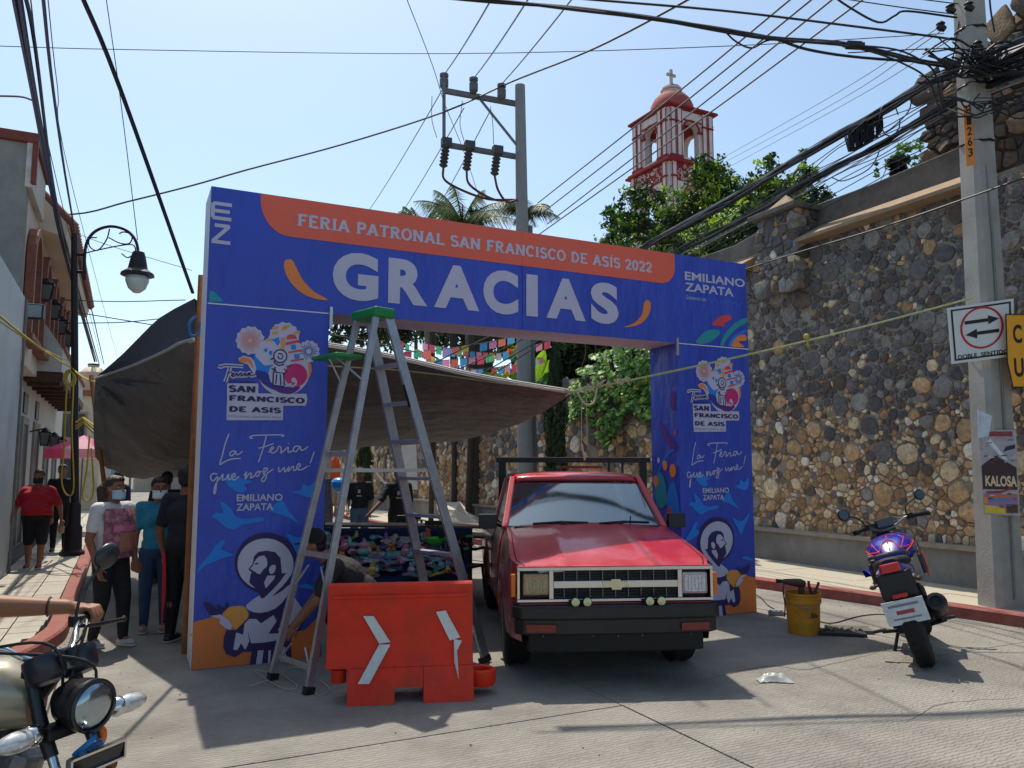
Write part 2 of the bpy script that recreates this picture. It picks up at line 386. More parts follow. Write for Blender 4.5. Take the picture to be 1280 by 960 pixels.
for pts in ([(880, 850), (960, 832), (1010, 836), (1100, 815)], [(1130, 905), (1180, 880), (1270, 872)]):
    P = catmull([G(x, y, .0025) for x, y in pts], 6); m = MB(); vs = []
    for i, p in enumerate(P): j = Vector((random.uniform(-.01, .01), random.uniform(-.015, .015), 0)); ww = .004*math.sin(PI*(i+.5)/len(P))+.001; vs += [p+j+Vector((0, ww, 0)), p+j-Vector((0, ww, 0))]
    m.add(vs, [(2*i, 2*i+1, 2*i+3, 2*i+2) for i in range(len(P)-1)]); m.build('crack', M('crack_dirt', (60, 55, 50), .95), base)
m = MB(); rg = random.Random(77)
for _ in range(1500):
    s = rg.uniform(3.5, 20); l = rg.choice((interp(RK, s)-abs(rg.gauss(0, .12))-.02, interp(LK, s)+abs(rg.gauss(0, .15))+.02, rg.uniform(-.5, 8))); r_ = rg.uniform(.003, .010); c = S(l, s, r_*.4)
    if l > interp(RK, s) or l < interp(LK, s): continue
    m.add([c+Vector((r_*math.cos(t*1.57+.3)*rg.uniform(.6, 1.2), r_*math.sin(t*1.57+.3), 0)) for t in range(4)]+[c+Vector((0, 0, r_*.8))], [(0, 1, 4), (1, 2, 4), (2, 3, 4), (3, 0, 4)])
m.build('grit', M('grit_stone', (120, 112, 100), .9, var=.4, scale=30), kind='stuff')
# ================================================================ stone walls
PAL = [((92, 89, 89), 2.8), ((116, 112, 109), 3), ((146, 140, 134), 2.2), ((104, 88, 78), 1.8), ((196, 160, 118), 1.8), ((218, 194, 156), 1.2), ((164, 128, 92), 1.6), ((232, 220, 198), .55)]
def stone_col(u, v):
    low = max(0, min(1, (3.0-v)/1.3+.6*pnoise(Vector((u*.5, v*.5, 3)))))
    wts = [c[1]*(1.45-low*1.1 if i < 4 else .22+low*2.9) for i, c in enumerate(PAL)]
    c = random.choices(PAL, wts)[0][0]
    return rcol(c, .18)
def make_stones(u0, u1, v0, v1, rmin, rmax, inside, fr, hgt=.05, seed=1, gap=.013, sep=.78, colf=stone_col, tries=9000):
    rnd = random.Random(seed); pts = []; grid = {}
    cs = rmax*2
    for _ in range(tries):
        u = rnd.uniform(u0, u1); v = rnd.uniform(v0, v1)
        if not inside(u, v): continue
        t = rnd.random()**1.7*(1 if _ < tries*.4 else (.35 if _ < tries*.7 else .0)); r = rmin+(rmax-rmin)*t
        gx, gy = int(u//cs), int(v//cs); ok = True
        for a in (-1, 0, 1):
            for b in (-1, 0, 1):
                for q in grid.get((gx+a, gy+b), ()):
                    if (q[0]-u)**2+(q[1]-v)**2 < ((q[2]+r)*sep)**2: ok = False; break
                if not ok: break
            if not ok: break
        if ok: p = (u, v, r); pts.append(p); grid.setdefault((gx, gy), []).append(p)
    out = []
    for (u, v, r) in pts:
        if colf is stone_col and rnd.random() < .02: continue
        ph = rnd.gauss(0, .5); ee = rnd.uniform(0, .24); gx, gy = int(u//cs), int(v//cs)
        L_ = r*2.1+.02; asp = rnd.uniform(.85, 1.35); poly = [(L_*math.cos(2*PI*k/9+a0)*rnd.uniform(.7, 1.1)*asp, L_*math.sin(2*PI*k/9+a0)*rnd.uniform(.7, 1.05)) for a0 in (rnd.uniform(0, 1),) for k in range(9)]
        for a in (-1, 0, 1):
            for b in (-1, 0, 1):
                for q in grid.get((gx+a, gy+b), ()):
                    if q[0] == u and q[1] == v: continue
                    dx, dy = q[0]-u, q[1]-v; d2 = dx*dx+dy*dy
                    if d2 > (2.2*rmax+r)**2: continue
                    k = (d2+r*r-q[2]**2)/2; d = math.sqrt(d2); nx, ny = dx/d, dy/d; k = k/d-gap/2*rnd.uniform(.2, 1.2); th = math.atan2(ny, nx); k *= 1.03-ee*math.sin(th-ph)**2-.05*abs(math.sin(1.5*th+ph*3))
                    new = []; n = len(poly)
                    for i in range(n):
                        p, p2 = poly[i], poly[(i+1) % n]; e1 = p[0]*nx+p[1]*ny-k; e2 = p2[0]*nx+p2[1]*ny-k
                        if e1 <= 0: new.append(p)
                        if (e1 < 0) != (e2 < 0):
                            t = e1/(e1-e2); new.append((p[0]+(p2[0]-p[0])*t, p[1]+(p2[1]-p[1])*t))
                    poly = new
                    if len(poly) < 3: break
                if len(poly) < 3: break
            if len(poly) < 3: break
        if len(poly) < 3: continue
        # round the outline: drop tiny edges, cut the corners
        q = []
        n = len(poly)
        for i in range(n):
            a, b = poly[i], poly[(i+1) % n]
            if math.dist(a, b) < r*.18: continue
            cu = rnd.uniform(.05, .16); q += [(a[0]*(1-cu)+b[0]*cu, a[1]*(1-cu)+b[1]*cu), (a[0]*cu+b[0]*(1-cu), a[1]*cu+b[1]*(1-cu))]
        if len(q) < 6: continue
        q = [(x*rnd.uniform(.90, 1.04), y*rnd.uniform(.90, 1.04)) for x, y in q]
        n = len(q); h = hgt*rnd.uniform(.5, 1.4)*(.6+r/rmax*.7); tx = rnd.uniform(-.35, .35)*h/r; ty = rnd.uniform(-.35, .35)*h/r
        vs = []
        for sc_, dd in ((1, -.02), (.97, .7*h), (.84, .97*h)):
            vs += [fr(u+x*sc_, v+y*sc_, dd+(0 if dd < 0 else (x*tx+y*ty)+rnd.uniform(-.08, .08)*h)) for x, y in q]
        vs.append(fr(u, v, h*1.0)); fs = []
        for k in (0, 1):
            for i in range(n): fs.append((k*n+i, k*n+(i+1) % n, (k+1)*n+(i+1) % n, (k+1)*n+i))
        fs += [(2*n+i, 2*n+(i+1) % n, 3*n) for i in range(n)]
        dist = (vs[-1]-Vector((0, 0, CH))).length
        out.append((r/dist*(1 if vs[-1].x/max(.1, vs[-1].y) < .68 else .1), vs, fs, colf(u, v)))
    return out
stone_m = M('field_stone', attr=True, rough=.9, var=.38, scale=16, bump=.7, bscale=34, dirt=.4, dirtc=(84, 77, 70), dscale=9)
mortar = M('old_mortar', (152, 141, 127), .95, var=.35, scale=9, bump=.9, bscale=34, dirt=.75, dirtc=(84, 79, 74), dscale=.8)
render_old = M('weathered_render', (110, 104, 97), .9, var=.22, scale=3, bump=.4, bscale=14, dirt=.7, dirtc=(52, 50, 50), dscale=2)
tan_render = M('tan_coping_render', (156, 132, 106), .9, var=.12, scale=5, bump=.25, bscale=20, dirt=.4, dirtc=(110, 96, 82), dscale=4)
def FW(u, v, d): return S(interp(WL, u)-d, u+.05*pnoise(Vector((u*2.2, v*2.2, 7))), v+.05*pnoise(Vector((u*2.2, v*2.2, 17))))
def FR(u, v, d): return S(10.32-d, u, v)
def topz(s): return 5.42 if s < 12.6 else 3.75
wall = thing('stone_wall', 'tall rubble wall of grey and tan stones with a concrete plinth, right pavement', 'wall', S(9.9, 8, 0))
m = MB(); q = [-3, 0, 2, 4, 6, 8, 10, 12, 12.6, 12.61, 14, 16, 18, 20, 24, 28, 34, 46]
n = len(q); m.add([S(interp(WL, s), s, 0) for s in q]+[S(interp(WL, s), s, topz(s)) for s in q]+[S(interp(WL, s)+.6, s, topz(s)) for s in q]+[S(interp(WL, s)+.6, s, 0) for s in q],
   [(k*n+i, (k+1)*n+i, (k+1)*n+i+1, k*n+i+1) for k in range(3) for i in range(n-1)]+[(n-1, 2*n-1, 3*n-1, 4*n-1), (0, 3*n, 2*n, n)])
m.build('mortar', mortar, wall, world=True, fix=True)
plinth_m = M('plinth_concrete', (132, 130, 124), .9, var=.14, scale=2.5, bump=.25, bscale=35, dirt=.5, dirtc=(88, 84, 78), dscale=2)
m = MB(); pq = [-3, 4, 8, 12, 16, 20, 26, 34]
for i in range(len(pq)-1):
    a, b = pq[i], pq[i+1]; A = S(interp(WL, a), a); B = S(interp(WL, b), b)
    m.bar(A+Vector((0, 0, .30))-VV*-.01, B+Vector((0, 0, .30))-VV*-.01, .26, .58)
m.build('plinth', plinth_m, wall, world=True)
m = MB()
for i in range(len(pq)-1):
    a, b = pq[i], pq[i+1]; A = S(interp(WL, a)-.01, a, .62); B = S(interp(WL, b)-.01, b, .62); m.bar(A, B, .34, .06)
m.build('plinth_cap', M('plinth_cap_concrete', (150, 138, 126), .9, bump=.3, bscale=40), wall, world=True, bevel=.008)
st1 = make_stones(4.4, 12.6, .70, 5.3, .034, .18, lambda u, v: v < 5.24, FW, .026, 3, tries=56000)
st2 = make_stones(12.7, 34, .70, 3.6, .06, .21, lambda u, v: True, FW, .034, 5, tries=26000)
RUIN = [loc(PL(x, y, 10.32))[1:] for x, y in ((1157, 103), (1195, 84), (1235, 55), (1280, 5), (1330, -50), (1400, -120))]
RUIN = [(s, z) for s, z in RUIN]
def ruin_top(s):
    t = sorted(RUIN)
    if s >= t[-1][0]: return t[-1][1] if s < t[-1][0]+.01 else -9
    for (a, b), (c, d) in zip(t, t[1:]):
        if a <= s <= c: return b+(d-b)*(s-a)/(c-a)
    return t[0][1]
rs0, rs1 = min(RUIN)[0], max(RUIN)[0]
st3 = make_stones(rs0, rs1-.05, 5.75, 11, .06, .2, lambda u, v: v < ruin_top(u)-.08, FR, .06, 8, tries=9000,
                  colf=lambda u, v: rcol(random.choice([(86, 72, 62), (70, 64, 60), (100, 84, 70), (128, 104, 80)]), .15))
allst = sorted(st1+st2, key=lambda a: -a[0])
for k, (pz, vs, fs, c) in enumerate(allst[:299]):
    m = MB(); m.col = c; m.add(vs, fs); m.build('stone', stone_m, wall, world=True, smooth=50)
m = MB()
for pz, vs, fs, c in allst[299:]: m.col = c; m.add(vs, fs)
m.build('small_stones', stone_m, wall, world=True, smooth=50, kind='stuff')
# copings, parapet, buttress
m = MB()
a = [(9.62, 5.30), (9.62, 5.36), (10.1, 5.62), (10.1, 5.30)]
m.prism([(x-9.9, z) for x, z in a], S(9.9, 6.2), VV, (0, 0, 1), UU*3.0); m.build('coping', tan_render, wall, world=True, bevel=.01)
m = MB(); m.prism([(x-9.9, z-.12) for x, z in a], S(9.9, 10.45), VV, (0, 0, 1), UU*2.1); m.build('coping', tan_render, wall, world=True, bevel=.01)
m = MB(); m.prism([(0, 0), (6.0, 0), (6.0, .35), (4.6, .33), (3.2, .52), (1.6, .5), (0, .56)][::1], S(10.12, 6.6, 5.5), UU, (0, 0, 1), VV*.35); m.build('parapet', render_old, wall, world=True, bevel=.02)
bt = thing('buttress', 'square stone buttress with a pyramid cap on the front of the tall rubble wall', 'buttress', S(9.85, 9.65, 4.6))
m = MB(); m.box(S(9.92, 9.65, 5.25), (.5, .84, 1.3), A0); m.build('core', mortar, bt, world=True)
def FBf(u, v, d): return S(9.67-d, u, v)
def FBs(u, v, d): return S(u, 9.23-d, v)
sb = make_stones(9.3, 10.02, 4.68, 5.82, .05, .17, lambda u, v: True, FBf, .04, 12, tries=900)+make_stones(9.72, 10.1, 4.68, 5.82, .05, .13, lambda u, v: True, FBs, .04, 13, tries=500)
for pz, vs, fs, c in sb: m = MB(); m.col = c; m.add(vs, fs); m.build('stone', stone_m, bt, world=True, smooth=50)
m = MB(); m.box(S(9.9, 9.65, 5.93), (.78, 1.06, .09), A0); m.build('cap_slab', render_old, bt, world=True, bevel=.015)
m = MB(); c0 = S(9.9, 9.65, 5.975); bs = [S(9.9+x, 9.65+y, 5.975) for x, y in ((-.24, -.36), (.24, -.36), (.24, .36), (-.24, .36))]
m.add(bs+[c0+Vector((0, 0, .30))], [(0, 1, 4), (1, 2, 4), (2, 3, 4), (3, 0, 4), (3, 2, 1, 0)]); m.build('pyramid_cap', tan_render, bt, world=True)
ru = thing('ruined_wall', 'crumbling brown stone wall block rising above the parapet behind the concrete pole', 'wall', S(10.4, 6, 5))
m = MB(); pf = [(s, z) for s, z in sorted(RUIN)]
m.prism([(pf[0][0]-6, 5.3), (pf[-1][0]-6, 5.3)]+[(s-6, z) for s, z in pf[::-1]], S(10.32, 6, 0), UU, (0, 0, 1), VV*1.2); m.build('mortar', M('ruin_mortar', (92, 78, 66), .95, var=.3, scale=3, bump=.7, bscale=12, dirt=.6, dirtc=(50, 46, 44), dscale=1.6), ru, world=True, fix=True)
for pz, vs, fs, c in sorted(st3, key=lambda a: -a[0])[:290]: m = MB(); m.col = c; m.add(vs, fs); m.build('stone', stone_m, ru, world=True, smooth=50)

# ================================================================ left buildings
cem = M('grey_cement_render', (132, 130, 124), .92, var=.16, scale=1.4, bump=.3, bscale=18, dirt=.6, dirtc=(92, 90, 86), dscale=.8)
pale = M('pale_blue_white_wall', (178, 184, 188), .85, var=.07, scale=1.5, bump=.12, bscale=30, dirt=.3, dirtc=(140, 144, 146), dscale=1.1)
cream = M('white_facade_paint', (190, 186, 178), .85, var=.08, scale=1.5, bump=.12, bscale=30, dirt=.3, dirtc=(150, 142, 130), dscale=1.3)
peach = M('peach_facade_paint', (206, 188, 168), .85, var=.08, scale=2, bump=.1)
terra = M('terracotta', (136, 84, 66), .8, var=.25, scale=10, bump=.3)
redtrim = M('dark_red_trim', (112, 50, 40), .75, var=.12, bump=.2)
woodd = M('dark_brown_wood', (72, 48, 38), .75, var=.3, scale=12, bump=.3)
iron = M('black_iron', (28, 27, 30), .5, .4)
def lbox(m, l0, l1, s0, s1, z0, z1): return m.box(S((l0+l1)/2, (s0+s1)/2, (z0+z1)/2), (abs(l1-l0), abs(s1-s0), z1-z0), A0)
bA = thing('grey_building', 'pale blue wall with grey cement end wall and dark red trim above, left edge', 'building', S(-4, 9, 0))
lbox(MB(), -1.5, -9, 2, 13.9, -.02, 4.24).build('wall', pale, bA, world=True)
m = MB(); lbox(m, -1.70, -9, 14.95, 15.3, 3.3, 7.05); m.build('end_wall', cem, bA, world=True)
m = MB(); lbox(m, -1.62, -1.72, 14.9, 17.0, 6.3, 7.05); m.build('corner_panel', M('pale_render', (188, 180, 170), .9, dirt=.3), bA, world=True)
m = MB(); lbox(m, -1.56, -9.1, 14.85, 17.1, 7.05, 7.22); m.build('roof_trim', redtrim, bA, world=True, bevel=.02)
m = MB(); lbox(m, -1.56, -1.64, 14.86, 14.96, 6.35, 7.05); m.build('corner_trim', redtrim, bA, world=True, bevel=.01)
m = MB(); lbox(m, -1.66, -1.80, 14.3, 15.0, .1, 3.6); m.build('pilaster', pale, bA, world=True)
m = MB(); m.tube([S(-1.47, 13.86, .1), S(-1.47, 13.86, 4.2)], .02); m.build('downpipe', M('grey_cable', (120, 118, 114), .6), bA, world=True)
fl = thing('floodlight', 'square floodlight mounted on the corner of the grey building', 'floodlight', S(-1.4, 14.3, 4.1))
m = MB(); m.box((0, 0, 0), (.26, .12, .24), R(20)); m.build('housing', black, fl, bevel=.015)
m = MB(); m.box(Matrix.Rotation(R(20), 3, 'Z') @ Vector((0, -.064, 0)), (.21, .01, .19), R(20)); m.build('glass', M('flood_glass', (130, 142, 142), .2), fl)
m = MB(); m.tube([(0, .06, .0), (-.1, .1, .06)], .02); m.build('bracket', black, fl)
# second building: recessed ground floor, balcony, arched windows, tiled eave
bB = thing('arcade_house', 'two storey white house with red brick arched windows, balcony and tiled eave, left side', 'house', S(-3, 20, 0))
m = MB(); lbox(m, -1.95, -9, 14.2, 30, -.02, 3.5); m.build('wall', cream, bB, world=True)
m = MB(); lbox(m, -1.72, -9, 15.3, 27, 3.5, 6.7); m.build('upper_wall', peach, bB, world=True)
m = MB(); lbox(m, -1.25, -1.95, 18.6, 27.4, 3.42, 3.62); m.build('balcony_slab', woodd, bB, world=True, bevel=.02)
for k in range(9):
    m = MB(); lbox(m, -1.3, -1.9, 18.8+k*1.0, 18.92+k*1.0, 3.33, 3.42); m.build('beam', woodd, bB, world=True)
m = MB(); m.prism([(-1.95, 3.62), (-1.28, 3.62), (-1.28, 4.1), (-1.95, 5.1)], S(0, 18.6, 0), VV, (0, 0, 1), UU*.12); m.build('parapet_end', cream, bB, world=True, fix=True)
m = MB(); lbox(m, -1.28, -1.38, 18.72, 27.3, 3.62, 4.1); m.build('parapet', cream, bB, world=True)
m = MB(); lbox(m, -1.22, -1.44, 18.6, 27.4, 4.1, 4.18); m.build('parapet_cap', terra, bB, world=True, bevel=.02)
for k, s in enumerate((16.2, 18.3, 20.4, 22.5, 24.6)):
    m = MB(); P = [(-.62, 0), (-.62, 1.35)]+[(.62*math.cos(R(a)), 1.35+.62*math.sin(R(a))) for a in range(160, 0, -20)]+[(.62, 1.35), (.62, 0)]
    Q = [(x*.74, y*(.93 if y > 1.3 else 1)) for x, y in P]
    fr = lambda u, v, d, s=s: S(-1.70+d, s+u, 3.95+v)
    n = len(P); m.add([fr(*p, .0) for p in P]+[fr(*p, .14) for p in P]+[fr(*p, .14) for p in Q]+[fr(*p, .0) for p in Q],
        [(k2*n+i, k2*n+i+1, (k2+1)*n+i+1, (k2+1)*n+i) for k2 in range(3) for i in range(n-1)]); m.build('brick_arch', terra, bB, world=True, fix=True)
    wd = MB(); wd.add([fr(*p, .03) for p in Q], [tuple(range(n))]); wo = wd.build('window', glass('window_glass', (60, 75, 85), .35), bB, world=True)
    m = MB()
    for u in (-.2, .2): m.bar(fr(u, 0, .06), fr(u, 1.7, .06), .035, .035)
    for v in (.05, .65, 1.3): m.bar(fr(-.45, v, .06), fr(.45, v, .06), .035, .035)
    m.build('window_bars', iron, wo, world=True)
    m = MB(); lbox(m, -1.52, -1.72, s-.75, s+.75, 3.84, 3.95); m.build('sill', terra, bB, world=True, bevel=.01)
m = MB(); e0, e1 = 17.2, 26.4
m.prism([(-1.95, 7.15), (-1.95, 6.3), (-1.25, 6.1), (-1.2, 6.34)], S(0, e0, 0), VV, (0, 0, 1), UU*(e1-e0)); m.build('eave', peach, bB, world=True, fix=True)
for k in range(int((e1-e0)/.22)):
    s = e0+.11+k*.22; m = MB(); m.tube([S(-2.0, s, 7.25), S(-1.1, s, 6.36)], .085, 8); m.build('roof_tile', terra, bB, world=True, smooth=50)
m = MB(); lbox(m, -2, -9, 17.2, 27, 6.7, 7.0); m.build('roof', cem, bB, world=True)
for k, (s, w_) in enumerate(((16.2, .9), (19.2, .8), (21.6, 1.0), (24.5, 1.0), (27.3, 1.0))):
    m = MB(); lbox(m, -1.93, -1.97, s-w_/2, s+w_/2, .1, 2.55); d = m.build('door', M('dark_door_wood', (58, 46, 40), .6, var=.2, scale=20), bB, world=True)
    m = MB(); lbox(m, -1.90, -1.96, s-w_/2-.12, s+w_/2+.12, 2.55, 2.7); lbox(m, -1.90, -1.96, s-w_/2-.12, s-w_/2, .1, 2.55); lbox(m, -1.90, -1.96, s+w_/2, s+w_/2+.12, .1, 2.55); m.build('door_frame', M('grey_stone_frame', (140, 134, 126), .85, bump=.2), d, world=True)
    if k in (1, 2): m = MB(); lbox(m, -1.92, -1.96, s-.35, s+.35, 2.78, 3.2); m.build('window', M('dark_door_wood'), bB, world=True)
def lantern(at, label, k=1.0):
    t = thing('wall_lantern', label, 'lantern', at, A0, 'iron lanterns along the house front')
    m = MB(); m.tube([(-.3, 0, .1*k), (0, 0, .18*k)], .015); m.build('arm', iron, t)
    m = MB()
    for x, y in ((-1, -1), (1, -1), (1, 1), (-1, 1)): m.bar((x*.07*k, y*.07*k, -.2*k), (x*.1*k, y*.1*k, .08*k), .014, .014)
    m.box((0, 0, -.2*k), (.16*k, .16*k, .02)); m.box((0, 0, .09*k), (.24*k, .24*k, .02)); m.lathe([(.1*k, .1*k), (.05*k, .16*k), (.01, .2*k)], n=8)
    m.build('frame', iron, t)
    m = MB(); m.box((0, 0, -.06*k), (.13*k, .13*k, .26*k), taper=1.3); m.build('glass', M('lantern_glass', (96, 100, 98), .2), t)
for s in (17.2, 19.3, 21.4, 23.5): lantern(S(-1.52, s, 5.05), 'black iron lantern fixed between the arched upper windows, %s of the row' % {17.2: 'nearest', 19.3: 'second', 21.4: 'third', 23.5: 'farthest'}[s], 1.1)
for s in (20.4, 23.0, 25.8): lantern(S(-1.65, s, 2.35), 'black iron lantern by the ground floor doors under the balcony, %s' % {20.4: 'nearest one', 23.0: 'middle one', 25.8: 'farthest one'}[s], 1.0)
# far houses closing the street
def far_house(l0, l1, s0, s1, h, mt, label, wins, roof=None):
    t = thing('far_house', label, 'house', S((l0+l1)/2, s0, 0))
    lbox(MB(), l0, l1, s0, s1, -.02, h).build('wall', mt, t, world=True)
    lbox(MB(), l0-.1, l1+.1, s0-.1, s1+.1, h, h+.22).build('roof', roof or terra, t, world=True)
    for (l, z, w_, hh) in wins:
        f = lbox(MB(), l-w_/2, l+w_/2, s0-.05, s0+.02, z, z+hh).build('window', M('grey_stone_frame'), t, world=True)
        lbox(MB(), l-w_/2+.08, l+w_/2-.08, s0-.07, s0-.04, z+.08, z+hh-.08).build('pane', M('dark_pane', (45, 52, 58), .15), f, world=True)
far_house(-9, -.9, 33, 44, 4.3, M('far_cream', (196, 186, 164), .85, dirt=.3), 'cream house far down the lane behind the lamp post', [(-1.8, 2.7, .9, 1), (-3.4, 2.7, .9, 1), (-2.2, .2, 1, 2)])
far_house(-9, -.1, 46, 58, 5.6, M('far_white', (206, 204, 198), .85), 'white far house closing the lane, above the tarp corner', [(-1.2, 3.2, .8, 1), (-2.8, 3.2, .8, 1)])
far_house(.6, 7, 62, 72, 4.2, M('far_grey', (160, 152, 142), .85), 'grey low house at the far end of the street', [(2, 1, 1.2, 1.2), (4.5, 1, 1.2, 1.2)], redtrim)
wt = thing('water_tank', 'cream plastic rooftop water tank on the far cream house', 'tank', S(-1.3, 34.5, 4.52))
m = MB(); m.lathe([(.5, 0), (.52, .1), (.5, .4), (.52, .5), (.5, .8), (.3, 1.0), (.2, 1.02), (.2, 1.1)]); m.build('body', M('tank_plastic', (190, 178, 150), .6), wt, smooth=40)
m = MB(); m.lathe([(.22, 1.1), (.2, 1.16)]); m.build('lid', black, wt)

# ================================================================ bell tower
TW = 3.7; tc0 = Y(842, 196, 48); A_T = R(28)
tw = thing('bell_tower', 'pink and white church bell tower with red mouldings, arched belfry, small dome and cross', 'tower', (tc0.x-.28, tc0.y, 0), A_T)
pinkw = M('tower_white_plaster', (218, 202, 198), .85, var=.1, scale=1, bump=.15, dirt=.3, dirtc=(176, 150, 146), dscale=.8)
redp = M('tower_red_plaster', (138, 28, 32), .8, var=.12, scale=2, bump=.15)
pinkd = M('tower_pink_dome', (150, 70, 62), .8, var=.12, scale=1.5, bump=.15)
zc = tc0.z; zt = Y(840, 133, 48).z
# local frame: x along right face, y along left face (going away); corner at origin
def arch_poly(w_, z0, zs, n=9): return [(-w_, z0), (-w_, zs)]+[(w_*math.cos(R(180-180*i/n)), zs+w_*math.sin(R(180*i/n))) for i in range(1, n)]+[(w_, zs), (w_, z0)]
def face_with_arch(m, O, X, W, z0, z1, aw, za, zs, th, N_):
    """wall W wide with an arched opening, built as strips; O = left bottom corner"""
    ap = arch_poly(aw, za, zs); cx = W/2
    P = [(cx+x, z) for x, z in ap]; n = len(P)
    lo = [(0, z0), (cx-aw, z0)]
    for d0, fl in ((0, False), (th, True)):
        g = lambda p: O+X*p[0]+Vector((0, 0, p[1]))+N_*-d0
        def q(*pp):
            vs = [g(p) for p in pp]; m.add(vs, [tuple(range(len(vs)))[::-1] if fl else tuple(range(len(vs)))])
        q((0, z0), (cx-aw, z0), (cx-aw, z1), (0, z1)); q((cx+aw, z0), (W, z0), (W, z1), (cx+aw, z1))
        q((cx-aw, z0), (cx+aw, z0), (cx+aw, za), (cx-aw, za))
        up = P[1:-1]
        for a, b in zip(up, up[1:]): q(a, b, (b[0], z1), (a[0], z1))
    for a, b in zip(P, P[1:]): m.add([O+X*a[0]+Vector((0, 0, a[1])), O+X*b[0]+Vector((0, 0, b[1])), O+X*b[0]+Vector((0, 0, b[1]))-N_*th, O+X*a[0]+Vector((0, 0, a[1]))-N_*th], [(0, 1, 2, 3)])
X = Vector((1, 0, 0)); Y_ = Vector((0, 1, 0))
m = MB(); m.box((TW/2, TW/2, (zc-4)/2), (TW+.3, TW+.3, zc-4)); m.build('shaft', pinkw, tw)
for (z0, z1, e, nm) in ((zc-4, zc-.3, .15, 'lower_storey'), (zc, zt, 0, 'upper_storey')):
    m = MB(); W = TW+2*e; h = z1-z0
    for O, XX, NN in ((Vector((-e, -e, 0)), X, -Y_), (Vector((-e, TW+e, 0)), -Y_, -X), (Vector((TW+e, TW+e, 0)), -X, Y_), (Vector((TW+e, -e, 0)), Y_, X)):
        face_with_arch(m, O, XX, W, z0, z1, .62 if e == 0 else .8, z0+.25 if e == 0 else z0+.2, z0+h*.62 if e == 0 else z0+h*.42, .45, NN)
    m.build(nm, pinkw, tw, fix=True)
    for fi, (O, XX, NN) in enumerate(((Vector((-e, -e, 0)), X, -Y_), (Vector((-e, TW+e, 0)), -Y_, -X))):
        aw = (.62 if e == 0 else .8); zs = z0+h*(.62 if e == 0 else .42)
        m = MB(); pts = [O+XX*(W/2+x*1.1)+Vector((0, 0, z if z < zs else zs+(z-zs)*1.1))+NN*.03 for x, z in arch_poly(aw, z0+.2, zs, 12)][1:-1]
        for a, b in zip(pts, pts[1:]): m.bar(a, b, .11, .09, NN)
        m.build('arch_moulding', redp, tw)
        m = MB()
        for sgn in (-1, 1): m.bar(O+XX*(W/2+sgn*(aw+.12)-.22)+Vector((0, 0, zs))+NN*.03, O+XX*(W/2+sgn*(aw+.12)+.22)+Vector((0, 0, zs))+NN*.03, .14, .14, NN)
        m.build('impost', redp, tw)
        for px_ in ((.3, .80, W-.80, W-.3) if e == 0 else (.35, W-.35)):
            m = MB(); c = O+XX*px_+NN*.06; w2 = .34
            m.box(c+Vector((0, 0, (z0+z1)/2)), (w2 if XX.x else .12, w2 if XX.y else .12, h)); pil = m.build('pilaster', pinkw, tw)
            m = MB()
            for zz, hh, ee in ((z0+.1, .24, .07), (z0+h*.74, .10, .05)): m.box(c+Vector((0, 0, zz)), (w2+2*ee if XX.x else .2+ee, w2+2*ee if XX.y else .2+ee, hh))
            for sgn in (-1, 1): m.box(c+XX*sgn*w2/2+NN*.055+Vector((0, 0, (z0+z1)/2)), (.05, .04, h*.95))
            m.build('pilaster_trim', redp, pil)
        if e:   # ornament panel with relief scrolls and lettering-like frieze
            m = MB(); c = O+XX*W/2+NN*.02+Vector((0, 0, z1-.62)); m.box(c, (W-.9 if XX.x else .06, W-.9 if XX.y else .06, 1.1)); orn = m.build('frieze', redp, tw)
            m = MB(); rr = random.Random(4+fi)
            for k in range(60):
                cc = O+XX*(.5+rr.random()*(W-1))+NN*.065+Vector((0, 0, z1-.62+rr.uniform(-.48, .48))); a0 = rr.uniform(0, 360); r_ = rr.uniform(.06, .13)
                m.tube([cc+XX*r_*math.cos(R(a0+t))+Vector((0, 0, r_*math.sin(R(a0+t)))) for t in range(0, 241, 40)], .022, 4)
            m.build('scroll_relief', pinkw, orn, kind='stuff')
for z, e, h, nm in ((zc-.28, .42, .16, 'cornice'), (zc-.12, .3, .14, 'cornice'), (zt+.05, .12, .12, 'cornice'), (zt+.17, .26, .16, 'cornice')):
    m = MB(); m.box((TW/2, TW/2, z+.03), (TW+2*e, TW+2*e, h)); m.build(nm, redp, tw, bevel=.03)
m = MB(); m.box((TW/2, TW/2, zt-.6), (TW+.06, TW+.06, .1)); m.build('string_course', redp, tw)
zd = zt+.27; dr = 1.48
m = MB(); m.lathe([(dr, 0), (dr*1.0, .45), (dr*.95, .85), (dr*.83, 1.25), (dr*.62, 1.6), (dr*.36, 1.82)], (TW/2, TW/2, zd), n=24); m.build('dome', pinkd, tw, smooth=40)
m = MB(); m.box((TW/2, TW/2, zd+.14), (dr*2.25, dr*2.25, .28)); m.build('dome_base', pinkw, tw, bevel=.05)
m = MB(); m.lathe([(.62, 1.5), (.62, 1.95), (.74, 1.98), (.74, 2.08)], (TW/2, TW/2, zd), n=8); m.build('dome_lantern', pinkw, tw)
m = MB(); m.lathe([(.68, 2.08), (.6, 2.2), (.3, 2.38), (.1, 2.45)], (TW/2, TW/2, zd), n=16); m.build('lantern_cap', pinkd, tw, smooth=40)
m = MB(); cx = Vector((TW/2, TW/2, zd+2.4)); m.box(cx+Vector((0, 0, .55)), (.17, .14, 1.1)); m.bar(cx+Vector((-.36, 0, .72)), cx+Vector((.36, 0, .72)), .14, .17); m.build('cross', M('pale_stone', (190, 180, 172), .8), tw)
m = MB(); m.lathe([(.05, .9), (.2, .85), (.26, .5), (.38, .05), (.42, 0)], (TW/2, TW/2, zc+1.35), n=14); m.build('bell', M('bronze', (80, 74, 62), .5, .7), tw, smooth=40)
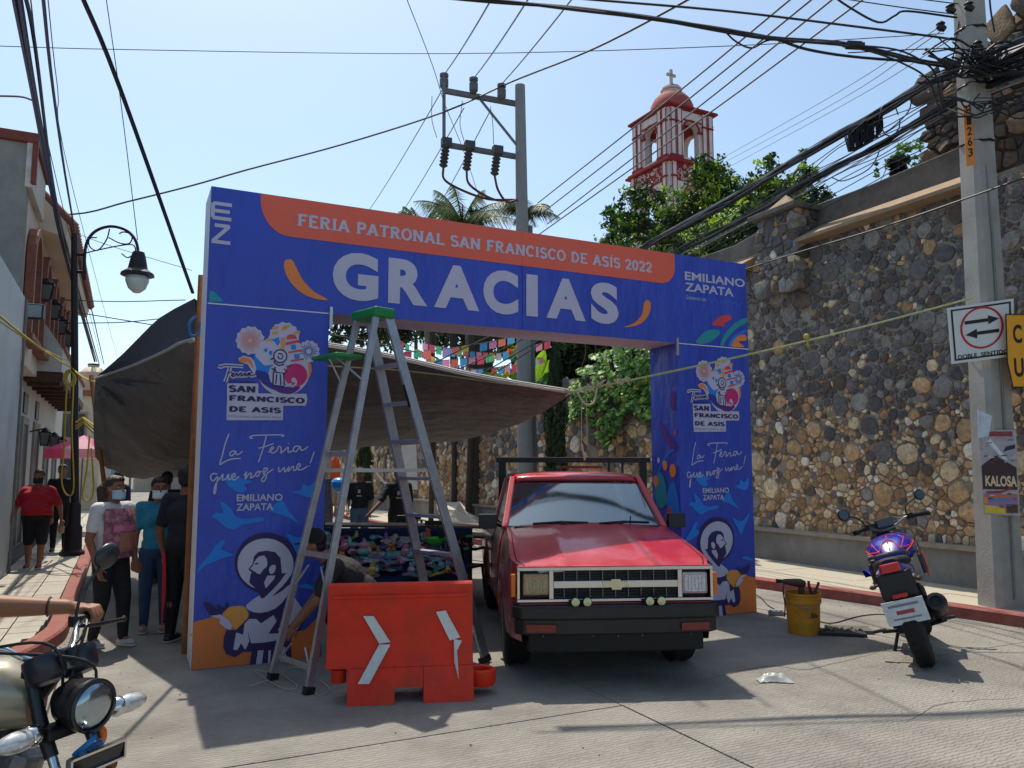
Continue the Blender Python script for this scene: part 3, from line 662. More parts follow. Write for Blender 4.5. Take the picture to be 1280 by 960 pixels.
# ================================================================ festival arch
SA = 7.14; AD = .52; AH = 4.1; BZ = 3.06
blue = M('print_blue', (54, 76, 182), .5, var=.12, scale=.8, bump=.8, bscale=2.2, bdist=.16, stretch=(1, 1, .45))
wh_f = M('white_fabric', (224, 224, 230), .7, var=.06, bump=.15, bscale=8)
und = M('grey_lining', (178, 168, 186), .75, var=.06, bump=.1, bscale=8)
P_lav = M('print_pale', (196, 190, 210), .65, var=.03); P_dk = M('print_dark_purple', (52, 34, 92), .65, var=.04)
P_or = M('print_red_orange', (240, 104, 80), .65, var=.05, scale=1); P_sky = M('print_sky_blue', (38, 128, 222), .65, var=.04)
P_yel = M('print_amber', (236, 158, 70), .65, var=.07, scale=1.2); P_mag = M('print_magenta', (206, 44, 112), .65, var=.05); P_teal = M('print_teal', (44, 150, 160), .65, var=.04)
P_or2 = M('print_orange', (238, 134, 66), .65, var=.08, scale=1.5); P_purp = M('print_violet', (92, 44, 128), .65)
P_redb = M('print_coral', (226, 70, 76), .65)
arch = thing('festival_arch', 'large blue fabric arch reading GRACIAS across the street, saint figures on both columns', 'arch', S(3.6, SA, 0))
def panelbox(l0, l1, z0, z1, s0=SA, s1=SA+AD):
    m = MB(); p = [S(l, s, z) for z in (z0, z1) for l, s in ((l0, s0), (l1, s0), (l1, s1), (l0, s1))]
    for k, f in enumerate([(0, 1, 5, 4), (3, 0, 4, 7), (1, 2, 6, 5), (2, 3, 7, 6), (3, 2, 1, 0), (4, 5, 6, 7)]):
        m.m = {1: 1, 4: 2, 3: 1}.get(k, 0); m.add(p, [f])
    return m
cL = panelbox(.56, 1.615, 0, BZ).build('left_column', [blue, wh_f, und], arch, world=True)
m = panelbox(5.57, 6.625, 0, BZ); m.mi = [0, 0, 0, 1, 2, 0]; cR = m.build('right_column', [blue, wh_f, und], arch, world=True)
bm_ = panelbox(.56, 6.625, BZ+.003, AH).build('crossbeam', [blue, wh_f, und], arch, world=True)
def fa(l, z, d): return S(l, SA-.002-d*1.0, z)
L1, L2, L3, L4, L5 = .002, .004, .006, .008, .010
def prt(name, mt, par, fn, **k): m = MB(); fn(m); return m.build(name, mt, par, world=True, **k)
# header
r1, r2 = .26, .2
ban = [(.976, AH-.002), (.976, 3.735+r1+.06)]+[(.976+r1-r1*math.cos(R(a)), 3.735+(r1+.06)-(r1+.06)*math.sin(R(a))) for a in range(10, 90, 10)]+[(.976+r1, 3.735), (5.561-r2, 3.735)]+[(5.561-r2+r2*math.sin(R(a)), 3.735+r2-r2*math.cos(R(a))) for a in range(10, 90, 10)]+[(5.561, 3.735+r2), (5.561, AH-.002)]
bn = prt('red_banner', P_or, bm_, lambda m: poly2(m, ban[::-1], fa, L1))
def slab_words(name, mt, par, s, x0, x1, y0, y1, fr, w_, depth):
    wd = [GL[c.replace('Í', 'I')][0]+.06 for c in s]; sx = (x1-x0)/sum(wd); k = 0
    for word in s.split(' '):
        a = x0+sum(wd[:k])*sx; b = x0+sum(wd[:k+len(word)])*sx; prt(name, mt, par, lambda m: slab_text(m, word, a, b, y0, y1, fr, w_, depth)); k += len(word)+1
slab_words('banner_lettering', P_lav, bm_, 'FERIA PATRONAL SAN FRANCISCO DE ASÍS 2022', 1.305, 5.243, 3.845, 3.955, fa, .2, L2)
GRX = (('G', 415.3, 472.5), ('R', 485, 534), ('A', 542.5, 598.8), ('C', 603.8, 647.5), ('I', 657.5, 671.9), ('A', 682.5, 731.3), ('S', 738, 772.5))
for ch, xa, xb in GRX:
    la, lb2 = loc(PS(xa, 360, SA))[0], loc(PS(xb, 370, SA))[0]; rd = .008 if ch in 'GCS' else 0
    prt('gracias_letter', P_lav, bm_, lambda m: put_text(m, ch, la, lb2, 3.212-rd, 3.652+rd, fa, .05, L2))
def c5(x, y): p = loc(PS(220+x/3.2, 220+y/3.2, SA)); return (p[0], p[2])
def c6(x, y): p = loc(PS(560+x/3.2, 260+y/3.2, SA)); return (p[0], p[2])
def c8(x, y): p = loc(PS(230+x/3.69, 600+y/3.69, SA)); return (p[0]-.56, p[2])
def c7(x, y): p = loc(PS(250+x/6.4, 390+y/6.4, SA)); return (p[0]-.56, p[2])
def c4(x, y): p = loc(PS(230+x/4, 380+y/4, SA)); return (p[0]-.56, p[2])
prt('flame_drop', P_or2, bm_, lambda m: poly2(m, [c5(*p) for p in [(433, 345), (447, 333), (466, 338), (485, 375), (510, 420), (555, 465), (608, 495), (560, 492), (505, 470), (458, 425), (435, 380)]], fa, L1, 3))
prt('flame_drop', P_or2, bm_, lambda m: poly2(m, [c6(*p) for p in [(700, 477), (745, 460), (775, 425), (782, 385), (795, 368), (809, 378), (808, 410), (790, 445), (755, 470)]], fa, L1, 3))
for mt, pp in ((P_teal, [(990, 540), (1005, 515), (1035, 490), (1075, 487), (1087, 500), (1065, 525), (1030, 542)]), (P_redb, [(1055, 468), (1085, 435), (1125, 428), (1132, 445), (1103, 462), (1104, 478), (1085, 471)]),
               (P_teal, [(1088, 546), (1105, 505), (1145, 462), (1190, 440), (1193, 458), (1150, 485), (1112, 528), (1100, 550)]), (P_sky, [(1120, 548), (1140, 515), (1185, 488), (1192, 495), (1150, 520), (1132, 550)]), (P_or2, [(1130, 552), (1142, 522), (1185, 506), (1192, 530), (1160, 534), (1185, 556)])):
    prt('corner_swirl', mt, bm_, lambda m: poly2(m, [c6(*p) for p in pp], fa, L1+random.random()*.001, 3))
prt('corner_swirl', P_teal, bm_, lambda m: poly2(m, [c5(*p) for p in [(133, 458), (150, 462), (175, 485), (190, 503), (133, 503)]], fa, L1))
prt('town_lettering', P_lav, bm_, lambda m: put_text(m, 'EMILIANO', 5.70, 6.60, 3.81, 3.91, fa, .024, L1))
prt('town_lettering', P_lav, bm_, lambda m: put_text(m, 'ZAPATA', 5.70, 6.42, 3.68, 3.78, fa, .024, L1))
prt('small_lettering', P_lav, bm_, lambda m: put_text(m, 'Gobierno con', 5.71, 6.0, 3.585, 3.63, fa, 0, L1))
prt('cyan_script', P_sky, bm_, lambda m: [strokes(m, [(6.02+i*.03, 3.60+.022*math.sin(i*1.9)+.01*math.sin(i*.7)) for i in range(19)], .009, fa, L1)])
def ezlogo(m):
    pts = [(.03, .35), (.185, .35)], [(.03, .352), (.03, .222)], [(.03, .285), (.17, .285)], [(.03, .22), (.185, .22)], [(.05, .155), (.175, .155)], [(.17, .155), (.04, .012)], [(.03, .008), (.185, .008)]
    for i, s_ in enumerate(pts): strokes(m, [(.55+x, 3.60+y) for x, y in s_], .032, fa, L1+i*.00005)
prt('emblem', P_lav, bm_, ezlogo)
# crease lines / frame clips of the fabric joints
clip = M('aluminium_clip', (190, 190, 195), .4, .8)
for l in (1.63, 5.565): prt('clip', clip, arch, lambda m: m.box(S(l, SA-.012, 3.02), (.028, .02, .20), A0))
prt('seam', wh_f, bm_, lambda m: m.bar(S(.57, SA-.004, BZ), S(1.61, SA-.004, BZ), .006, .01))
prt('seam', wh_f, bm_, lambda m: m.bar(S(5.58, SA-.004, BZ), S(6.62, SA-.004, BZ), .006, .01))
prt('seam', M('dark_seam', (36, 30, 90), .7), bm_, lambda m: m.bar(S(3.60, SA-.001, BZ+.01), S(3.60, SA-.001, AH-.01), .006, .004))
SAINT = dict(
 halo_d=[(380+146*math.cos(R(a)), 383+140*math.sin(R(a))) for a in range(0, 360, 15)], halo=[(375+129*math.cos(R(a)), 388+119*math.sin(R(a))) for a in range(0, 360, 15)],
 body=[(322, 352), (342, 331), (380, 325), (420, 332), (444, 360), (450, 430), (470, 428), (490, 455), (500, 530), (525, 570), (556, 608), (556, 645), (530, 690), (490, 716), (492, 770), (496, 832), (300, 858), (312, 790), (270, 792), (235, 816), (195, 803), (180, 772), (184, 720), (197, 688), (240, 690), (290, 640), (308, 612), (284, 575), (350, 530), (335, 505), (300, 472), (305, 440), (311, 424), (297, 414), (298, 408), (316, 386)],
 face=[(331, 366), (345, 352), (368, 347), (380, 362), (384, 385), (379, 402), (366, 410), (357, 424), (349, 434), (336, 430), (326, 421), (318, 420), (318, 415), (303, 411), (320, 390), (322, 380)], eye=[(322, 384), (343, 380), (341, 388), (330, 390)], ear=[(390, 412), (404, 392), (422, 394), (418, 420), (400, 434)],
 neck=[(368, 472), (384, 440), (420, 440), (414, 456), (376, 500)], hood=[(286, 576), (345, 532), (352, 542), (372, 540), (440, 470), (470, 430), (488, 442), (452, 490), (405, 535), (452, 510), (492, 478), (474, 535), (420, 592), (350, 612), (300, 600)],
 hand=[(120, 626), (168, 619), (206, 645), (221, 672), (214, 692), (190, 682), (160, 656), (168, 640)], chest=[(298, 640), (332, 640), (354, 660), (412, 622), (426, 650), (388, 708), (432, 706), (430, 738), (372, 748), (308, 752), (292, 690), (300, 742), (282, 782), (262, 752), (245, 784), (226, 780), (240, 702), (272, 712), (278, 662)],
 arm=[(508, 540), (552, 602), (554, 642), (520, 690), (476, 714), (464, 700), (500, 692), (430, 692), (468, 640), (488, 602), (476, 562)], leg1=[(340, 785), (366, 784), (358, 848), (330, 852)], leg2=[(440, 770), (466, 768), (471, 838), (441, 842)], leg3=[(388, 785), (400, 784), (396, 845), (386, 846)],
 bird=[(92, 560), (130, 575), (160, 600), (150, 570), (185, 590), (200, 560), (205, 585), (180, 610), (165, 632), (125, 622), (100, 590)])
DOVES = [[(125, 170), (150, 150), (182, 152), (165, 95), (215, 130), (238, 168), (290, 180), (355, 170), (368, 187), (310, 200), (272, 205), (238, 226), (200, 222), (165, 195), (150, 180)],
 [(190, 8), (225, 45), (262, 58), (290, 42), (275, 20), (315, 8), (270, -5), (215, -30)], [(495, 55), (540, 45), (545, 14), (577, 30), (608, 0), (616, 20), (612, 50), (590, 80), (560, 76), (530, 66)],
 [(390, 140), (450, 90), (480, 140), (530, 200), (480, 172), (420, 152)], [(58, 432), (75, 390), (110, 350), (165, 280), (190, 285), (170, 318), (230, 345), (190, 356), (130, 380), (90, 400)],
 [(468, 245), (520, 265), (560, 258), (605, 212), (600, 240), (562, 300), (530, 352), (500, 300)], [(525, 490), (570, 478), (620, 505), (560, 501)]]
SCRIPT = [[(225, 648), (205, 700), (190, 760), (178, 802), (200, 790), (240, 775), (283, 772)], [(262, 738), (242, 735), (228, 750), (238, 760), (258, 742), (262, 753), (275, 750), (293, 735)],
 [(345, 672), (328, 668), (345, 658), (420, 655), (495, 655), (488, 664)], [(412, 655), (395, 720), (372, 790)], [(372, 722), (405, 712), (447, 698)], [(420, 742), (447, 722), (440, 714), (428, 735), (445, 745), (465, 730), (473, 712), (485, 720), (483, 745), (500, 732), (520, 716), (520, 742), (545, 732)],
 [(522, 700), (524, 697)], [(578, 712), (555, 712), (545, 730), (560, 738), (580, 712), (583, 730), (600, 728), (620, 712)],
 [(165, 850), (145, 848), (132, 865), (145, 885), (168, 862), (162, 900), (155, 945), (148, 940), (158, 900), (180, 870), (195, 850), (192, 880), (210, 872), (222, 850), (222, 878), (238, 870), (255, 856), (250, 846), (238, 862), (250, 880), (275, 862)],
 [(300, 858), (312, 838), (305, 876), (325, 848), (337, 848), (332, 870), (350, 860), (368, 838), (355, 850), (365, 863), (378, 845), (366, 836), (395, 838), (402, 820), (418, 826), (395, 850), (412, 856), (400, 886), (386, 880), (405, 855), (445, 825)],
 [(472, 815), (476, 840), (500, 818), (502, 840), (515, 828), (525, 812), (520, 838), (545, 810), (548, 832), (562, 826), (580, 810), (575, 798), (562, 815), (575, 830), (600, 822), (617, 810)], [(650, 738), (637, 775), (630, 796)], [(627, 808), (630, 812)]]
SCAN = [(145, 432), (170, 440), (200, 428), (345, 436)], [(240, 440), (215, 520), (200, 560)], [(215, 492), (255, 480)], [(250, 515), (268, 498), (262, 488), (252, 505), (265, 520), (285, 500), (292, 490), (300, 515), (320, 492), (330, 488), (328, 515), (350, 500), (362, 488), (360, 512), (400, 490), (385, 490), (382, 508), (400, 495), (408, 512), (445, 500)]
def column_print(col, l0, mirror):
    W = 1.05
    def f(x, z, d): return fa(l0+x, z, d)
    def fm(x, z, d): return fa(l0+((W-x) if mirror else x), z, d)
    def P(name, mt, pts, cf, d, ff, sm=3): prt(name, mt, col, lambda m: poly2(m, [cf(*p) for p in pts], ff, d, sm))
    P('printed_hill', P_yel, [(45, 700), (175, 600), (250, 580), (285, 590), (300, 640), (300, 700), (45, 720)], c8, L1, fm, 2)
    hill = [(.003, .005), (.003, c8(45, 655)[1]), c8(128, 632), c8(190, 655), c8(240, 690), c8(420, 720), c8(560, 690), (1.047, c8(635, 615)[1]), (1.047, .005)]
    prt('printed_hill', M('print_deep_orange', (222, 122, 58), .65, var=.1, scale=1.4), col, lambda m: poly2(m, hill, fm, L1+.0008))
    for i, d in enumerate(DOVES): P('printed_dove', P_sky, d, c8, L1+.0004*i+.002, f, 2)
    for nm, mt, k, d in (('printed_halo', P_dk, 'halo_d', .006), ('printed_halo', P_lav, 'halo', .0075), ('printed_saint', P_dk, 'body', .009), ('printed_bird', P_dk, 'bird', .0085)): P(nm, mt, SAINT[k], c8, d, fm, 0 if k == 'body' else 2)
    m = MB()
    for k in ('face', 'ear', 'neck', 'hood', 'hand', 'chest', 'arm', 'leg1', 'leg2', 'leg3'): poly2(m, [c8(*p) for p in SAINT[k]], fm, .0105, 2 if k in ('ear', 'hood') else 0)
    m.build('printed_saint_highlights', P_lav, col, world=True)
    P('printed_eye', P_dk, SAINT['eye'], c8, .0115, fm, 0)
    prt('column_script', P_lav, col, lambda m: [strokes(m, [(p.x, p.y) for p in catmull([Vector((*c4(*q), 0)) for q in s_], 4)], .0105, f, L3+.0001*i) for i, s_ in enumerate(SCRIPT)])
    a, b = c8(243, 66), c8(452, 137)
    hh = (a[1]-b[1])/2; prt('town_lettering', P_lav, col, lambda m: put_text(m, 'EMILIANO', a[0], b[0], a[1]-hh*.86, a[1], f, .022, .0062)); prt('town_lettering', P_lav, col, lambda m: put_text(m, 'ZAPATA', a[0], a[0]+(b[0]-a[0])*.8, b[1], b[1]+hh*.86, f, .022, .0062))
    # fair emblem
    d0 = .004
    def circ(cx, cy, r, n=20, sc=0): return [(cx+(r+(sc if i % 2 else -sc))*math.cos(2*PI*i/n), cy+(r+(sc if i % 2 else -sc))*math.sin(2*PI*i/n)) for i in range(n)]
    back = [circ(400, 228, 112, 26, 6), circ(672, 205, 122, 26, 6), circ(868, 315, 86, 26, 5), circ(668, 455, 216, 30), [(560, 200), (800, 250), (900, 400), (420, 400), (480, 250)], [(215, 572), (465, 572), (465, 660), (215, 660)], [(215, 650), (850, 655), (858, 700), (845, 750), (215, 750)], [(212, 740), (665, 740), (662, 866), (212, 866)], [(305, 370), (350, 350), (410, 365), (460, 440), (430, 500), (380, 420), (315, 400)]]
    for i, bk in enumerate(back): P('emblem_ground', P_lav, bk, c7, d0+.0003*i, f, 0)
    prt('emblem_ground', P_lav, col, lambda m: [strokes(m, [(p.x, p.y) for p in catmull([Vector((*c7(*q), 0)) for q in s_], 3)], .034, f, d0+.0028+.0001*i) for i, s_ in enumerate(SCAN)])
    d1 = .008
    prt('emblem_script', P_dk, col, lambda m: [strokes(m, [(p.x, p.y) for p in catmull([Vector((*c7(*q), 0)) for q in s_], 3)], .009, f, d1+.0001*i) for i, s_ in enumerate(SCAN)])
    def rays(m, cx, cy, r0, r1, n, d): [strokes(m, [c7(cx+r0*math.cos(2*PI*i/n), cy+r0*math.sin(2*PI*i/n)), c7(cx+(r1-(i % 3)*12)*math.cos(2*PI*i/n), cy+(r1-(i % 3)*12)*math.sin(2*PI*i/n))], .006, f, d) for i in range(n)]
    prt('emblem_firework', M('print_salmon', (226, 150, 140), .65), col, lambda m: rays(m, 400, 228, 18, 100, 30, d1))
    prt('emblem_firework', M('print_mid_blue', (58, 90, 170), .65), col, lambda m: rays(m, 868, 315, 22, 76, 20, d1))
    m = MB()
    for x, y in ((600, 130), (690, 118), (775, 165), (548, 225), (600, 170), (672, 135)): poly2(m, [c7(*p) for p in ((x-26, y-8), (x+24, y-14), (x+26, y+4), (x-22, y+12))], f, d1)
    poly2(m, [c7(*p) for p in ((648, 205), (680, 205), (675, 300), (645, 300))], f, d1); m.build('emblem_wheel', P_yel, col, world=True)
    m = MB()
    for pp in ([(570, 225), (628, 200), (640, 245), (615, 272), (598, 240)], [(505, 310), (520, 290), (540, 295), (532, 325)], [(545, 330), (560, 308), (580, 318), (570, 352)], [(725, 265), (765, 262), (768, 300), (728, 303)], [(750, 340), (792, 335), (796, 372), (756, 378)]): poly2(m, [c7(*p) for p in pp], f, d1)
    m.build('emblem_roofs', P_sky, col, world=True)
    m = MB()
    for pp in ([(690, 220), (695, 190), (725, 178), (760, 185), (775, 215)], [(680, 245), (795, 222), (798, 242), (684, 268)], [(705, 318), (812, 300), (814, 314), (707, 332)], [(725, 385), (828, 370), (830, 384), (727, 400)]): poly2(m, [c7(*p) for p in pp], f, d1)
    m.build('emblem_tower', P_redb, col, world=True)
    P('emblem_wave', P_sky, [(425, 345), (480, 395), (520, 430), (585, 420), (556, 450), (540, 500), (470, 520), (448, 450)], c7, d1, f, 3)
    P('emblem_wave', M('print_indigo', (54, 54, 150), .65), [(448, 470), (540, 490), (562, 560), (600, 600), (660, 615), (620, 632), (540, 600), (475, 545)], c7, d1+.0003, f, 3)
    P('emblem_wave', P_purp, [(560, 560), (610, 590), (700, 600), (800, 598), (740, 652), (650, 650), (600, 622)], c7, d1+.0006, f, 3)
    P('emblem_ball', P_mag, circ(765, 505, 92, 24), c7, d1+.0003, f, 0)
    P('emblem_curl', P_lav, circ(748, 545, 20, 12), c7, d1+.001, f, 0)
    prt('emblem_curl', P_lav, col, lambda m: strokes(m, [c7(*p) for p in ((690, 590), (725, 575), (735, 600), (765, 580), (768, 548))], .018, f, d1+.0012))
    P('emblem_drop', P_or2, [(312, 385), (345, 362), (395, 375), (428, 430), (418, 445), (385, 405), (325, 405)], c7, d1, f, 3)
    P('emblem_drop', P_or2, [(862, 410), (880, 408), (892, 450), (885, 500), (860, 540), (872, 480)], c7, d1+.0009, f, 3)
    P('emblem_saint', P_lav, [(585, 430), (640, 415), (700, 440), (675, 480), (660, 590), (580, 580), (590, 480)], c7, d1+.001, f, 0)
    P('emblem_saint', P_lav, circ(640, 355, 55, 20), c7, d1+.0011, f, 0)
    m = MB()
    for i, s_ in enumerate([circ(640, 355, 52, 20)+[(692, 355)], [(622, 335), (650, 335), (662, 355), (650, 378), (628, 375), (622, 350)], [(600, 380), (590, 405), (630, 430), (672, 420)], [(600, 440), (585, 500), (582, 580)], [(600, 485), (665, 490), (675, 590)], [(612, 500), (605, 575)], [(640, 500), (645, 585)], [(580, 590), (670, 598)], [(560, 380), (590, 372)], [(690, 440), (735, 425)], [(570, 455), (600, 460), (610, 490)], [(670, 455), (690, 470), (670, 500)]]): strokes(m, [c7(*p) for p in s_], .012, f, d1+.0014+i*.00005)
    m.build('emblem_saint_lines', P_dk, col, world=True)
    d2 = d1+.0003
    def T(s_, x0, x1, y0, y1, w_=.24): a, b = c7(x0, y0), c7(x1, y1); slab_words('emblem_lettering', P_dk, col, s_, a[0], b[0], b[1], a[1], f, w_, d2)
    T('PATRONAL', 236, 452, 546, 570, .2); T('SAN', 232, 448, 588, 646, .27); T('FRANCISCO', 232, 838, 668, 730, .27); T('DE ASÍS', 232, 648, 755, 808, .27)
    a, b = c7(225, 826), c7(648, 852); prt('emblem_lettering', M('print_slate', (96, 110, 150), .65), col, lambda m: put_text(m, 'EMILIANO ZAPATA 2022', a[0], b[0], b[1], a[1], f, .0, d2))
column_print(cL, .56, False); column_print(cR, 5.572, True)
# inner face of the right column: printed circles and swirls
def fi(u, z, d): return S(5.568-d, SA+u, z)
for mt, pts in ((P_teal, [(.05, .0), (.3, .05), (.5, .3), (.4, .55), (.15, .5)]), (P_sky, [(.02, 1.0), (.18, 1.05), (.25, 1.3), (.12, 1.5), (.03, 1.3)]), (P_teal, [(.25, 1.25), (.4, 1.2), (.48, 1.42), (.38, 1.6), (.27, 1.5)]), (P_redb, [(.2, 1.0), (.26, 1.1), (.2, 1.22), (.15, 1.1)])):
    prt('side_swirl', mt, cR, lambda m: poly2(m, pts, fi, .003+random.random()*.002, 3))
for u, z, r, mt in ((.12, 1.62, .06, P_or2), (.26, 1.68, .045, P_or2), (.38, 1.74, .025, P_lav), (.44, 1.5, .05, P_or2), (.06, 2.05, .02, P_redb)):
    prt('side_dot', mt, cR, lambda m: poly2(m, [(u+r*math.cos(t*.5), z+1.3*r*math.sin(t*.5)) for t in range(12)], fi, .0065))
prt('side_ring', P_sky, cR, lambda m: strokes(m, [(.5*abs(math.cos(R(t))), 1.15+.72*math.sin(R(t))) for t in range(-80, 81, 10)], .02, fi, .0058))
prt('side_petal', P_purp, cR, lambda m: [poly2(m, p, fi, .0045, 3) for p in ([(.06, 2.3), (.14, 2.35), (.12, 2.5), (.05, 2.5)], [(.05, 1.9), (.12, 1.85), (.3, 2.05), (.34, 2.2), (.2, 2.05)])])
# wooden pole beside the arch
wp = M('orange_wood', (150, 92, 52), .75, var=.25, scale=9, bump=.3, bscale=30)
m = MB(); m.tube([S(.555, 7.80, 0), S(.55, 7.8, 1.6), S(.555, 7.8, 3.45)], [.032, .03, .026], 10); top(m, 'wooden_pole', 'slim orange brown wooden pole standing against the left side of the arch', 'pole', wp)
m = MB(); m.tube(catmull([S(.52, 7.76, 3.05), S(.47, 7.74, 2.98), S(.48, 7.7, 2.86), S(.55, 7.7, 2.88), S(.57, 7.75, 3.0)], 5), .012, 6); top(m, 'blue_rope', 'blue rope knotted round the wooden pole at the tarp corner', 'rope', M('blue_rope', (50, 110, 170), .8))

# ================================================================ step ladder
alu = M('aluminium', (176, 176, 180), .42, .75, var=.14, scale=12, bump=.05, dirt=.3, dirtc=(120, 116, 112), dscale=10)
green = M('green_plastic', (24, 128, 62), .45, var=.08)
A, B, D = G(340, 850), G(385, 868), G(607, 828)
ab = (A-B).normalized(); C_ = D+ab*.66
mid_t = (A+B+C_+D)/4
lad = thing('stepladder', 'tall open aluminium stepladder with green plastic top beside the left arch column', 'ladder', (mid_t.x, mid_t.y, 0))
Tc = Y(467, 396, mid_t.y-.02); tz = Tc.z; Tc.z = 0; zv = Vector((0, 0, 1))
TA, TB = Tc+ab*.2+zv*(tz-.02), Tc-ab*.1+zv*(tz-.02); fw = (D-B).normalized(); fw = (fw-ab*fw.dot(ab)).normalized()
TA = Tc+ab*.15-fw*.06+zv*tz; TB = Tc-ab*.13-fw*.06+zv*tz; TC = Tc+ab*.15+fw*.06+zv*tz; TD = Tc-ab*.13+fw*.06+zv*tz
upf = lambda a, b: (b-a).cross(ab)
for a, b, w_, h_ in ((A, TA, .034, .055), (B, TB, .034, .055), (C_, TC, .03, .085), (D, TD, .03, .085)):
    m = MB(); m.bar(a+zv*.03, b, w_, h_, up=fw); m.build('rail', alu, lad, world=True, bevel=.003)
    m = MB(); m.bar(a, a+(b-a)*.018, w_+.02, h_+.02, up=fw); m.build('rubber_foot', black, lad, world=True)
for t in (.085, .20, .31, .42, .53, .64, .75, .86):
    p = C_.lerp(TC, t); q = D.lerp(TD, t); p.z = q.z = (p.z+q.z)/2
    m = MB(); m.bar(p, q, .085, .028); m.build('step', alu, lad, world=True, bevel=.003)
for t in (.06, .33, .60):
    p = A.lerp(TA, t); q = B.lerp(TB, t)
    m = MB(); m.bar(p, q, .018, .04); m.build('rear_rung', alu, lad, world=True, bevel=.002)
for a, ta, b, tb in ((A, TA, C_, TC), (B, TB, D, TD)):
    m = MB(); m.bar(a.lerp(ta, .555), b.lerp(tb, .555), .006, .03); m.build('spreader', alu, lad, world=True)
for a, ta, b, tb, t in ((A, TA, B, TB, .10), (A, TA, B, TB, .30)):
    m = MB(); m.tube([a.lerp(ta, t-.06), a.lerp(ta, t).lerp(b.lerp(tb, t), .3)], .008, 6); m.tube([b.lerp(tb, t-.06), a.lerp(ta, t).lerp(b.lerp(tb, t), .7)], .008, 6); m.build('brace', alu, lad, world=True)
m = MB(); c = Tc+Vector((0, 0, tz+.015)); m.bar(c+ab*.2, c-ab*.18, .21, .085, up=zv); m.build('top_cap', green, lad, world=True, bevel=.018)
m = MB(); c = A.lerp(TA, .86)-fw*.10-Vector((0, 0, -.05)); m.bar(c+ab*.2, c-ab*.2, .26, .035, up=zv); m.build('pail_shelf', green, lad, world=True, bevel=.012)
m = MB(); m.tube([A.lerp(TA, .80), c-fw*.08], .009); m.tube([B.lerp(TB, .80), c-ab*.1-fw*.08], .009); m.build('shelf_bracket', alu, lad, world=True)
p = D.lerp(TD, .735); q = D.lerp(TD, .80)
m = MB(); m.bar(p-fw*.045, q-fw*.045, .03, .004, up=fw); lb = m.build('maker_sticker', black, lad, world=True)
# cord on the ground by the ladder
m = MB(); pts = [G(x, y, .008) for x, y in ((312, 858), (345, 845), (318, 838), (352, 860), (372, 858), (352, 840), (380, 836), (395, 868), (412, 862), (400, 850))]; m.tube(catmull(pts, 5), .004, 5)
top(m, 'cord', 'thin white cord lying in loops on the ground under the ladder', 'cord', M('white_cord', (180, 178, 170), .8))

# ================================================================ red barrier
bar_m = M('barrier_plastic', (224, 50, 20), .5, var=.1, scale=3, bump=.08, bscale=25, dirt=.6, dirtc=(160, 58, 32), dscale=4, spec=.3)
p0 = G(433, 884); p1 = G(593, 877); dx = (p1-p0).normalized(); nb = Vector((-dx.y, dx.x, 0))
rzb = math.atan2(dx.y, dx.x)
br = thing('traffic_barrier', 'red orange plastic traffic barrier with two white chevrons in front of the stepladder', 'barrier', p0, rzb)
Wb = (p1-p0).length; x0b = -.155; zt_ = .815
m = MB(); prof = [(.088, .235), (.13, .33), (.15, .45), (.165, zt_-.02), (.185, zt_), (.215, zt_), (.235, zt_-.02), (.25, .45), (.27, .33), (.312, .235)]
m.prism([(a, b) for a, b in prof], (x0b, 0, 0), Y_, (0, 0, 1), X*(Wb-x0b)); m.build('upper_body', bar_m, br, bevel=.005, fix=True)
for xa, xb in ((0, .33), (Wb-.36, Wb)):
    m = MB(); m.prism([(.012, 0), (.024, .03), (.0865, .234), (.3135, .234), (.376, .03), (.388, 0)], (xa, 0, 0), Y_, (0, 0, 1), X*(xb-xa)); m.build('foot', bar_m, br, bevel=.004, fix=True)
m = MB(); m.prism([(.052, .10), (.0865, .234), (.3135, .234), (.348, .10)], (.332, 0, 0), Y_, (0, 0, 1), X*(Wb-.36-.334)); m.build('skirt', bar_m, br, fix=True)
m = MB(); m.lathe([(.055, .12), (.055, .21), (.03, .22)], (-.07, .2, 0), n=14); m.build('coupling_pin', bar_m, br)
m = MB(); m.lathe([(.10, .06), (.11, .08), (.11, .17), (.09, .18), (.075, .17), (.075, .1)], (Wb+.07, .22, 0), n=16); m.build('coupling_ring', bar_m, br, smooth=40)
m = MB(); m.bar((x0b+.03, .145-.004, .72), (Wb-.03, .145-.004, .72), .02, .016, up=(0, 1, 0)); m.build('rib', bar_m, br, bevel=.006)
tape = M('reflective_tape', (206, 210, 206), .35, var=.06, dirt=.25, dirtc=(150, 148, 140), dscale=14)
def bf(x, z, d): return Vector((x, (.088+(z-.235)/.095*.042 if z < .33 else .13+.035*(z-.33)/(zt_-.35))-d, z))
def tp(name, pts, par=br, d=.012): m = MB(); m.prism([(p[0], p[1]) for p in pts], (0, 0, 0), X, (0, 0, 1), (0, .004, 0)); m.v = [(v[0], bf(v[0], v[2], d).y+v[1], v[2]) for v in m.v]; return m.build(name, tape, par, fix=True)
def bx(px_, py_): r = ray(px_, py_); o = Vector((0, 0, CH)); P0 = p0+nb*.14; t = (P0-o).dot(nb)/r.dot(nb); q = o+r*t-p0; return (q.dot(dx), q.z)
tp('chevron_stripe', [bx(*p) for p in ((454, 770), (467, 770), (488, 802), (474, 804))])
tp('chevron_stripe', [bx(*p) for p in ((474, 805), (488, 805), (462, 850), (448, 850))])
tp('chevron_stripe', [bx(*p) for p in ((545, 765), (557, 763), (575, 796), (562, 800))])
tp('peeling_stripe', [bx(*p) for p in ((567, 798), (577, 800), (571, 812), (572, 845), (567, 825))], d=.02)

